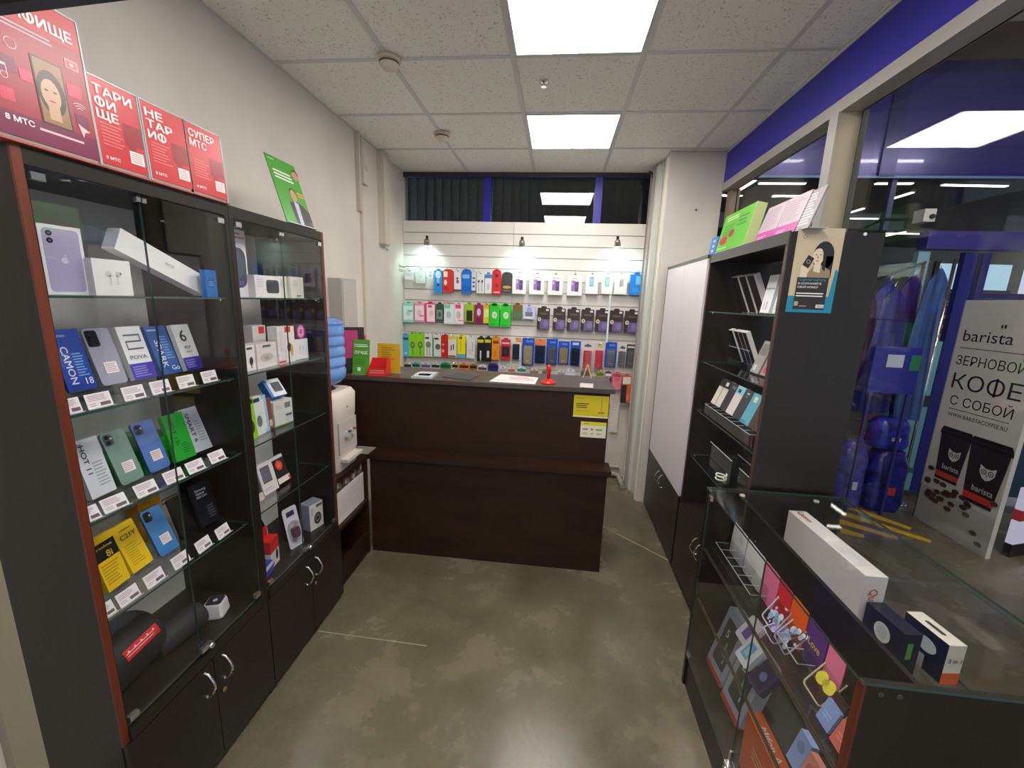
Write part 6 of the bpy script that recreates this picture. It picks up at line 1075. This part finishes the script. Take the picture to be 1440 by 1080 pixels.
for lab, x, y, c_ in (('small folded white card with green foot behind the partition', 0.83, 1.44, (84, 150, 50)), ('small folded peach card behind the partition', 0.83, 1.15, (226, 170, 150))):
    o = item('folded_card', lab, 'card', (x, y, UZ), 20, 0)
    cd = MB(); cd.box(-0.05, 0.05, 0, 0.002, 0, 0.17 if y > 1.3 else 0.12); cd.face([(-0.05, 0, 0.17 if y > 1.3 else 0.12), (0.05, 0, 0.17 if y > 1.3 else 0.12), (0.05, 0.05, 0.15 if y > 1.3 else 0.10), (-0.05, 0.05, 0.15 if y > 1.3 else 0.10)]); cd.build('card', C((226, 216, 214) if y > 1.3 else (232, 206, 196), 0.4), o)
    MB().rect(-0.05, 0, 0.05, 0.10 if y > 1.3 else 0.03, -0.0006).build('colour_foot', C(c_, 0.4), o); MB().rect(-0.01, 0.12 if y > 1.3 else 0.08, 0.02, 0.13 if y > 1.3 else 0.09, -0.0008).build('print', C((110, 70, 150), 0.4), o)
o = item('blister_pack', 'crumpled clear blister beside the tablet box under the glass', 'package', (0.90, 1.23, UZ), 10, 10)
MB().rbox(-0.05, 0.05, 0, 0.14, 0, 0.03, 0.015).build('blister', M_ACRYL, o); MB().rbox(-0.03, 0.03, 0.02, 0.11, 0.01, 0.02, 0.012).build('device', C((150, 140, 120), 0.3), o)

# ------------------------------------------------------------------ the mall beyond the shop window
FA = 4.0
M_STRIP2 = emit_mat('passage_tube', (1.0, 0.94, 0.84), 60.0)
fas = struct(MB().box(1.30, 9.0, FA, FA+0.12, 2.78, 3.62).build('wall_mall', C((58, 52, 132), 0.22, 0.2, 0.3)), 'glossy blue fascia of the shop across the passage')
for x in (2.62, 3.9, 5.2): MB().box(x-0.06, x+0.06, FA-0.02, FA, 2.78, 3.62).build('fascia_post', C((44, 42, 104), 0.25, 0.3), fas)
MB().box(1.30, 9.0, FA-0.01, FA, 2.768, 2.785).build('fascia_edge', C((110, 150, 190), 0.3), fas)
struct(MB().box(1.30, 11, -1.5, 4.0, 3.62, 3.7).build('ceiling_mall', rough_mat('mall_soffit', (120, 104, 84), (140, 124, 102), 2, 0.8)), 'brown mall ceiling outside the shop window')
for i in range(3):
    b_ = MB().box(1.30, 9, 3.2-0.8*i, 3.32-0.8*i, 3.50, 3.62).build('trim_%d' % (i+1), C((196, 186, 164), 0.6)); struct(b_, '%s pale ceiling beam of the mall passage' % ('far', 'middle', 'near')[i])
dw = struct(MB().box(3.05, 9.0, FA, FA+0.10, 2.22, 2.365).build('wall_lintel', C((66, 60, 140), 0.3)), 'blue lintel over the glazed entrance across the passage')
w4 = struct(glass_box(1.30, 9.0, FA+0.04, FA+0.048, 2.37, 2.775, 'y').build('window_4', [glass_mat('mall_glass', (0.86, 0.88, 0.88), 0.9), M_GEDGE]), 'dark clerestory glass under the mall fascia')
for x in (1.32, 2.72, 4.12): MB().box(x-0.02, x+0.02, FA+0.02, FA+0.07, 2.366, 2.77).build('window_mullion', C((70, 66, 110), 0.4), w4)
struct(MB().box(1.30, 11, 4.05, 12, 3.25, 3.32).build('ceiling_store', C((70, 72, 66), 0.85)), 'dark ceiling of the store behind the glazing')
struct(MB().box(1.25, 11, 11.5, 11.6, 0, 3.3).build('wall_store', C((120, 122, 112), 0.8)), 'far wall of the store')
struct(MB().box(1.26, 1.30, 4.05, 11.5, 0, 3.3).build('wall_store_side', C((110, 112, 106), 0.8)), 'side wall of the store')
# strip lights of the store ceiling
for i, (p_, q_) in enumerate((((2.30, 6.40), (2.30, 5.72)), ((2.40, 5.86), (2.96, 5.86)), ((3.73, 5.84), (4.15, 5.83)), ((4.50, 5.88), (5.25, 5.92)), ((4.45, 6.58), (4.45, 6.22)), ((4.49, 7.62), (4.49, 7.16)), ((4.69, 7.92), (5.22, 7.92)), ((6.52, 9.6), (6.52, 9.1)), ((2.30, 5.6), (2.30, 5.25)), ((6.3, 9.3), (7.1, 9.3)))):
    d = Vector((q_[0]-p_[0], q_[1]-p_[1], 0)); L = d.length; t = thing('strip_light', 'store ceiling strip light, %s counted from the column' % ('first', 'second', 'fourth', 'sixth', 'fifth', 'seventh', 'eighth', 'ninth', 'third', 'tenth')[i], 'light', (p_[0], p_[1], 3.20), (0, 0, math.atan2(d.y, d.x)), 'strip lights of the store')
    MB().box(0, L, -0.03, 0.03, 0.012, 0.048).build('housing', C((190, 190, 186), 0.5), t); MB().box(0.01, L-0.01, -0.022, 0.022, 0.0, 0.0115).build('tube', M_STRIP, t)
# far daylit windows of the store
for k, (x0, x1, lab) in enumerate(((7.95, 8.42, 'narrow daylit window at the far end of the store'), (8.56, 9.34, 'wider daylit window at the far end of the store'))):
    w = struct(MB().box(x0, x1, 10.0, 10.02, 2.22, 2.74).build('window_%d' % (5+k), M_SKYWIN), lab); MB().box(x0, x1, 10.0, 10.02, 1.85, 2.16).build('lower_pane', emit_mat('dim_pane', (0.62, 0.70, 0.66), 0.30), w)
    MB().box(x0-0.06, x1+0.06, 9.97, 9.995, 2.165, 2.215).build('window_bar', C((70, 76, 76), 0.5), w); MB().box(x0-0.09, x0-0.003, 9.97, 10.02, 1.8, 2.78).build('window_frame', C((84, 76, 60), 0.6), w)
# strip lights of the passage ceiling, mirrored in the glossy fascia
for i, (x, y) in enumerate(((1.75, 2.2), (3.3, 2.2), (1.75, 0.6), (3.3, 0.6), (-0.6, -0.7), (0.8, -0.7))):
    t = thing('strip_light', 'mall passage ceiling strip light, %s of six' % ('first', 'second', 'third', 'fourth', 'fifth', 'sixth')[i], 'light', (x, y, 3.44 if y > 0 else 2.9), (0, 0, 0), 'strip lights of the passage')
    MB().box(0, 1.1, -0.04, 0.04, 0.014, 0.06).build('housing', C((190, 190, 186), 0.5), t); MB().box(0.01, 1.09, -0.034, 0.034, 0.0, 0.0135).build('tube', M_STRIP2, t)
# glazed entrance doors
M_DG = C((120, 178, 196), 0.15)
t = thing('entrance_door', 'pale glazed door with blue frame across the passage', 'door', (3.02, 4.02, 0.0))
MB().box(0.0, 0.09, 0, 0.05, 0.05, 2.2).build('frame_post', C((140, 182, 206), 0.3), t); MB().box(0.36, 0.46, 0, 0.05, 0.05, 2.2).build('frame_post', C((40, 44, 130), 0.35), t); MB().box(0.09, 0.36, 0, 0.05, 0.05, 0.22).build('kick_panel', M_DG, t)
MB().box(0.09, 0.36, 0.01, 0.04, 0.27, 0.86).build('lower_panel', M_DG, t); MB().box(0.09, 0.36, 0, 0.05, 0.22, 0.27).build('rail', C((70, 96, 110), 0.4), t); MB().box(0.09, 0.36, 0, 0.05, 0.86, 0.96).build('rail', C((40, 60, 80), 0.4), t)
MB().box(0.09, 0.36, 0.015, 0.03, 0.96, 1.45).build('upper_panel', C((130, 190, 206), 0.15), t); MB().box(0.0, 0.46, -0.01, 0.06, 0.0, 0.05).build('threshold', C((60, 60, 66), 0.5), t)
t = thing('entrance_door', 'dark teal glazed door leaf behind the banner', 'door', (3.52, 4.03, 0.0))
MB().box(0.0, 1.3, 0, 0.04, 0.05, 1.15).build('glass_leaf', C((34, 74, 96), 0.2), t); MB().box(0.0, 0.06, -0.01, 0.05, 0.0, 2.2).build('frame_post', C((44, 46, 120), 0.35), t); MB().box(0.06, 1.3, -0.005, 0.045, 1.15, 1.20).build('rail', C((40, 46, 60), 0.4), t)
# chrome pole and hanging garments in the window opposite
t = thing('chrome_pole', 'chrome pole beside the blue garments across the passage', 'pole', (3.13, 3.80, 0.0))
MB().cyl((0, 0, 0.02), 0.012, 2.1, n=12).build('tube', M_CHROME, t); MB().cyl((0, 0, 0), 0.06, 0.02, n=18).build('foot', M_CHROME, t)
t = thing('garment_rail', 'dark sloping rail carrying the garments across the passage', 'rail', (0, 0, 0))
MB().tube([(2.30, 3.985, 1.86), (2.62, 3.985, 1.93), (3.06, 3.985, 2.11)], 0.012, 8).build('bar', M_BLACK, t)
for x, z in ((2.31, 1.86), (3.05, 2.105)): MB().cyl((x, 3.985, 0), 0.012, z, n=8).build('post', M_BLACK, t)
def garment(label, x, zt, zb, w, col, ph, y=3.90):
    o = thing('hanging_garment', label, 'garment', (x, y, zb), (0, 0, 0), 'garments hanging across the passage')
    mb = MB(); nx, nz = 10, 10; h = zt-zb; vs = []
    for s in (-1, 1):
        for j in range(nz+1):
            v = j/nz
            for i in range(nx+1):
                u = i/nx-0.5; ww = w*(1.15-0.45*v*v); bul = 0.022*(0.4+0.6*(1-v))*(1-(2*u)**4)
                vs.append((u*ww, s*(bul+0.003)+0.016*math.sin(u*14+ph+v*2.2)*(1.1-v)+0.02*math.sin(3*v+ph), v*h-0.10*abs(u)*v*2))
    k = (nx+1)*(nz+1)
    for s in (0, 1):
        for j in range(nz):
            for i in range(nx):
                q = (s*k+j*(nx+1)+i, s*k+j*(nx+1)+i+1, s*k+(j+1)*(nx+1)+i+1, s*k+(j+1)*(nx+1)+i); mb.f.append(q if s == 0 else q[::-1]); mb.m.append(0); mb.s.append(True)
    mb.v = vs; mb.build('cloth', rough_mat('cloth_%02x%02x%02x' % col, tuple(int(v*0.7) for v in col), col, 9, 0.3, 0.3, 40), o)
    MB().tube([(0, 0, h-0.01), (0, 0, h+0.02), (0.012, 0, h+0.035), (0.0, 0.0, h+0.045)], 0.003, 6).build('hanger_hook', M_CHROME, o); return o
for i, (lab, x, zt, zb, w, c_) in enumerate((('dark red hanging garment at the left end of the rail', 2.45, 1.80, 1.00, 0.16, (120, 34, 60)), ('magenta hanging garment second on the rail', 2.56, 1.86, 0.95, 0.18, (112, 50, 110)), ('navy hanging garment third on the rail', 2.68, 1.89, 0.85, 0.20, (26, 30, 120)), ('bright blue hanging garment in the middle of the rail', 2.79, 1.95, 0.80, 0.20, (30, 50, 160)), ('violet blue hanging garment right of the bright blue one', 2.90, 2.00, 0.85, 0.18, (58, 44, 130)), ('steel blue hanging garment at the right end of the rail', 2.98, 2.04, 0.80, 0.17, (50, 84, 150)))):
    garment(lab, x, zt, zb, w*1.15, c_, i*1.3, 3.945-0.11*(i % 3))
for i, (lab, x, z0, w, h, c_) in enumerate((('dark blue plastic bundle on the floor across the passage', 2.88, 0.0, 0.30, 0.55, (30, 30, 110)), ('violet blue plastic bundle standing left on the floor opposite', 2.60, 0.0, 0.24, 0.60, (54, 48, 130)), ('blue bundle resting on top of the dark blue bundle', 2.84, 0.56, 0.28, 0.26, (36, 46, 140)))):
    o = thing('plastic_bundle', lab, 'bundle', (x, 3.70, z0)); pr = [(w*0.42, w*0.30, 0.05, 0.0), (w*0.5, w*0.36, 0.07, h*0.15), (w*0.47, w*0.34, 0.07, h*0.5), (w*0.5, w*0.33, 0.07, h*0.75), (w*0.36, w*0.24, 0.05, h*0.97), (w*0.25, w*0.16, 0.04, h)]
    rounded_col(pr, 4).build('wrap', rough_mat('wrap_%d' % i, tuple(int(v*0.6) for v in c_), tuple(min(255, int(v*1.3)) for v in c_), 14, 0.2, 0.6, 30), o); MB().box(-w*0.12, w*0.12, -w*0.375, -w*0.36, h*0.3, h*0.42).build('label', C((190, 40, 50) if i == 0 else (176, 180, 196), 0.4), o)
t = thing('blue_display_board', 'blue board with a small white picture in front of the garments', 'board', (2.50, 3.54, 0.0))
MB().box(0, 0.34, 0, 0.02, 1.05, 1.42).build('board', C((28, 32, 130), 0.3), t); MB().box(0.10, 0.22, -0.001, 0, 1.26, 1.36).build('picture', C((176, 182, 200), 0.4), t); MB().box(0.27, 0.34, -0.001, 0, 1.24, 1.36).build('green_patch', C((30, 110, 70), 0.4), t)
for x in (0.02, 0.30): MB().box(x, x+0.02, 0.0, 0.02, 0, 1.05).build('leg', C((40, 44, 110), 0.4), t)
# yellow floor stripes
for i, (a, b_) in enumerate((((2.76, 3.90), (2.95, 3.72)), ((2.60, 3.68), (2.89, 3.34)), ((2.49, 3.53), (2.89, 3.16)), ((2.38, 3.37), (2.67, 3.17)), ((2.29, 3.22), (2.42, 3.155)))):
    d = Vector((b_[0]-a[0], b_[1]-a[1], 0)); n = Vector((-d.y, d.x, 0)).normalized()*0.048; P = Vector(a+(0.001,)); Q = Vector(b_+(0.001,))
    tag(MB().idx([P-n, Q-n*0.6, Q+n*0.6, P+n]+[v+Vector((0, 0, 0.0012)) for v in (P-n, Q-n*0.6, Q+n*0.6, P+n)], [(3, 2, 1, 0), (4, 5, 6, 7), (0, 1, 5, 4), (1, 2, 6, 5), (2, 3, 7, 6), (3, 0, 4, 7)]).build('floor_stripe', rough_mat('stripe_%d' % i, (196, 150, 30), (222, 176, 44), 12, 0.45)), 'yellow floor marking stripe, %s from the far door' % ('first', 'second', 'third', 'fourth', 'fifth')[i], 'floor marking', 'yellow floor stripes')
# promo board behind the banner
o = item('promo_board', 'blue promotion board with yellow labels behind the coffee banner', 'board', (4.02, 4.38, 0.0), -100, 0)
MB().rbox(-0.42, 0.42, 1.10, 1.89, 0, 0.03, 0.02).build('panel', C((52, 48, 120), 0.4), o)
for x in (-0.3, 0.3): MB().box(x-0.02, x+0.02, 0.0, 0.03, 0, 1.10).build('leg', C((60, 60, 80), 0.4), o)
p = MB(); p.rect(-0.36, 1.55, 0.1, 1.68, -0.001, 0); p.rect(-0.36, 1.37, 0.0, 1.50, -0.001, 0); p.ring(-0.35, 1.79, 0.012, 0.022, -0.001, 0, 14); p.build('print', C((226, 160, 50), 0.4), o)
text(o, 'ЛЕНТА', -0.12, 1.77, 0.07, C((226, 170, 50), 0.4), w=0.36, y=-0.002); text(o, 'СП', -0.29, 1.615, 0.08, C((40, 36, 70), 0.4), y=-0.002, w=0.12); text(o, 'ЗА', -0.29, 1.435, 0.08, C((40, 36, 70), 0.4), y=-0.002, w=0.12)
# coffee banner
o = item('coffee_banner', 'tall white coffee banner with two black cups outside the window', 'banner', (3.095, 3.285, 0.0), 180, 0)
BW, BH = 0.61, 1.795
MB().box(-BW/2, BW/2, 0, 0.03, 0.0, BH).build('panel', C((196, 190, 182), 0.5), o)
MB().box(-BW/2, -BW/2+0.008, -0.001, 0.031, 0, BH+0.001).build('edge_trim', C((150, 146, 142), 0.4), o)
K = C((34, 30, 32), 0.4)
def ft(s, x, z, h, w, **k): return text(o, s, x, z, h, K, w=w, y=-0.002, **k)
ft('barista', -0.07, 1.535, 0.085, 0.36, bold=0.004); ft('ЗЕРНОВОЙ', -0.01, 1.345, 0.07, 0.50, bold=-0.004); ft('КОФЕ', 0.0, 1.185, 0.115, 0.50, bold=0.0); ft('С СОБОЙ', 0.0, 1.035, 0.07, 0.46, bold=-0.004); ft('WWW.BARISTACOFFEE.RU', 0.0, 0.925, 0.03, 0.44, bold=0.0)
p = MB(); p.rect(-0.255, 1.437, 0.255, 1.441, -0.002, 0); p.rect(-0.22, 0.966, 0.22, 0.970, -0.002, 0); p.rect(0.005, 1.60, 0.018, 1.625, -0.002, 0); p.rect(0.028, 1.60, 0.041, 1.625, -0.002, 0); p.build('rules', K, o)
def owl(p, cx, cz, s, y, kw, kd):
    p.face([(cx-s, y, cz+s*0.9), (cx-s*0.95, y, cz-s*0.1), (cx-s*0.5, y, cz-s*0.75), (cx, y, cz-s), (cx+s*0.5, y, cz-s*0.75), (cx+s*0.95, y, cz-s*0.1), (cx+s, y, cz+s*0.9), (cx+s*0.35, y, cz+s*0.55), (cx-s*0.35, y, cz+s*0.55)], kw)
    for sx in (-1, 1): p.disc(cx+sx*s*0.45, cz+s*0.05, s*0.36, y-0.0003, kd, 16); p.disc(cx+sx*s*0.45, cz+s*0.05, s*0.24, y-0.0006, kw, 14); p.disc(cx+sx*s*0.45, cz+s*0.05, s*0.11, y-0.0009, kd, 12)
    p.face([(cx-s*0.1, y-0.0006, cz-s*0.3), (cx, y-0.0006, cz-s*0.6), (cx+s*0.1, y-0.0006, cz-s*0.3)], kd)
ms = [C((38, 32, 32), 0.4), C((22, 18, 18), 0.35), C((200, 60, 40), 0.4), C((206, 200, 194), 0.4), C((70, 46, 36), 0.4), C((92, 62, 48), 0.4), C((150, 120, 130), 0.4), C((58, 50, 48), 0.3), C((170, 166, 160), 0.4)]
p = MB()
p.rect(-BW/2, 0.0, BW/2, 0.30, -0.001, 8)
for cx, cz, sc in ((-0.11, 0.40, 0.94), (0.155, 0.335, 1.08)):
    y = -0.002 if cx < 0 else -0.004; hw, bw, h = 0.135*sc, 0.098*sc, 0.40*sc
    p.face([(cx-bw, y, cz), (cx+bw, y, cz), (cx+hw*0.97, y, cz+h), (cx-hw*0.97, y, cz+h)], 0)
    f = lambda v: bw+(hw*0.97-bw)*v
    p.face([(cx-f(0.06), y-0.0003, cz+h*0.06), (cx+f(0.06), y-0.0003, cz+h*0.06), (cx+f(0.17), y-0.0003, cz+h*0.17), (cx-f(0.17), y-0.0003, cz+h*0.17)], 2)
    p.face([(cx-hw*1.06, y-0.0004, cz+h*0.96), (cx+hw*1.06, y-0.0004, cz+h*0.96), (cx+hw*1.0, y-0.0004, cz+h*1.06), (cx+hw*0.9, y-0.0004, cz+h*1.12), (cx-hw*0.9, y-0.0004, cz+h*1.12), (cx-hw*1.0, y-0.0004, cz+h*1.06)], 1)
    p.rect(cx-hw*1.02, cz+h*1.03, cx+hw*1.02, cz+h*1.045, y-0.0006, 7); owl(p, cx+0.02, cz+h*0.58, 0.052*sc, y-0.0007, 3, 0)
for i in range(34):
    bx_ = random.uniform(-0.26, 0.12); bz_ = 0.30+random.uniform(-0.10, 0.07)-0.1*bx_; r_ = 0.029
    if i > 29: bx_, bz_ = (0.19, 0.24, -0.24, 0.27)[i-30], (0.13, 0.07, 0.46, 0.40)[i-30]
    p.disc(bx_, bz_, r_, -0.0052-0.00004*i, 4+i % 2, 12, r_*0.66); p.rect(bx_-r_*0.7, bz_-0.002, bx_+r_*0.7, bz_+0.002, -0.0068, 1)
owl(p, 0.235, 1.555, 0.055, -0.002, 6, 0)
p.build('print', ms, o)
text(o, 'barista', -0.09, 0.515, 0.040, ms[3], w=0.135, y=-0.005, bold=0.006); text(o, 'barista', 0.175, 0.455, 0.044, ms[3], w=0.15, y=-0.007, bold=0.006)
t = thing('lit_stand', 'small lit advertising stand at the right edge beside the banner', 'stand', (3.30, 3.05, 0.0), (0, 0, R(200)))
MB().box(-0.30, 0.02, -0.02, 0.02, 0.0, 0.10).build('base', M_BLACK, t); MB().box(-0.30, 0.02, -0.02, 0.02, 0.10, 0.52).build('light_panel', emit_mat('lit_print', (0.80, 0.74, 0.95), 0.55), t); MB().box(-0.30, 0.021, -0.021, 0.021, 0.28, 0.36).build('red_band', C((190, 40, 50), 0.4), t)
t = thing('security_camera', 'small white security camera on the post across the passage', 'camera', (2.70, 3.62, 2.355))
MB().box(-0.04, 0.04, -0.05, 0.05, 0.0, 0.09).build('body', C((206, 200, 196), 0.4), t); MB().cyl((0.015, -0.06, 0.035), 0.018, 0.011, 'y', 14).build('lens', M_BLACK, t); MB().tube([(0, 0.05, 0.05), (0, 0.2, 0.06), (0.0, 0.41, 0.1)], 0.012, 8).build('arm', C((60, 56, 54), 0.4), t)
t = thing('passage_pillar', 'dark glossy pillar behind the coffee banner', 'pillar', (3.9, 2.6, 0.0))
MB().box(0.0, 0.5, 0.0, 0.6, 0.0, 3.6).build('shaft', C((26, 22, 28), 0.25), t); MB().box(-0.01, 0.51, -0.01, 0.61, 0.0, 0.1).build('plinth', C((40, 38, 40), 0.4), t)
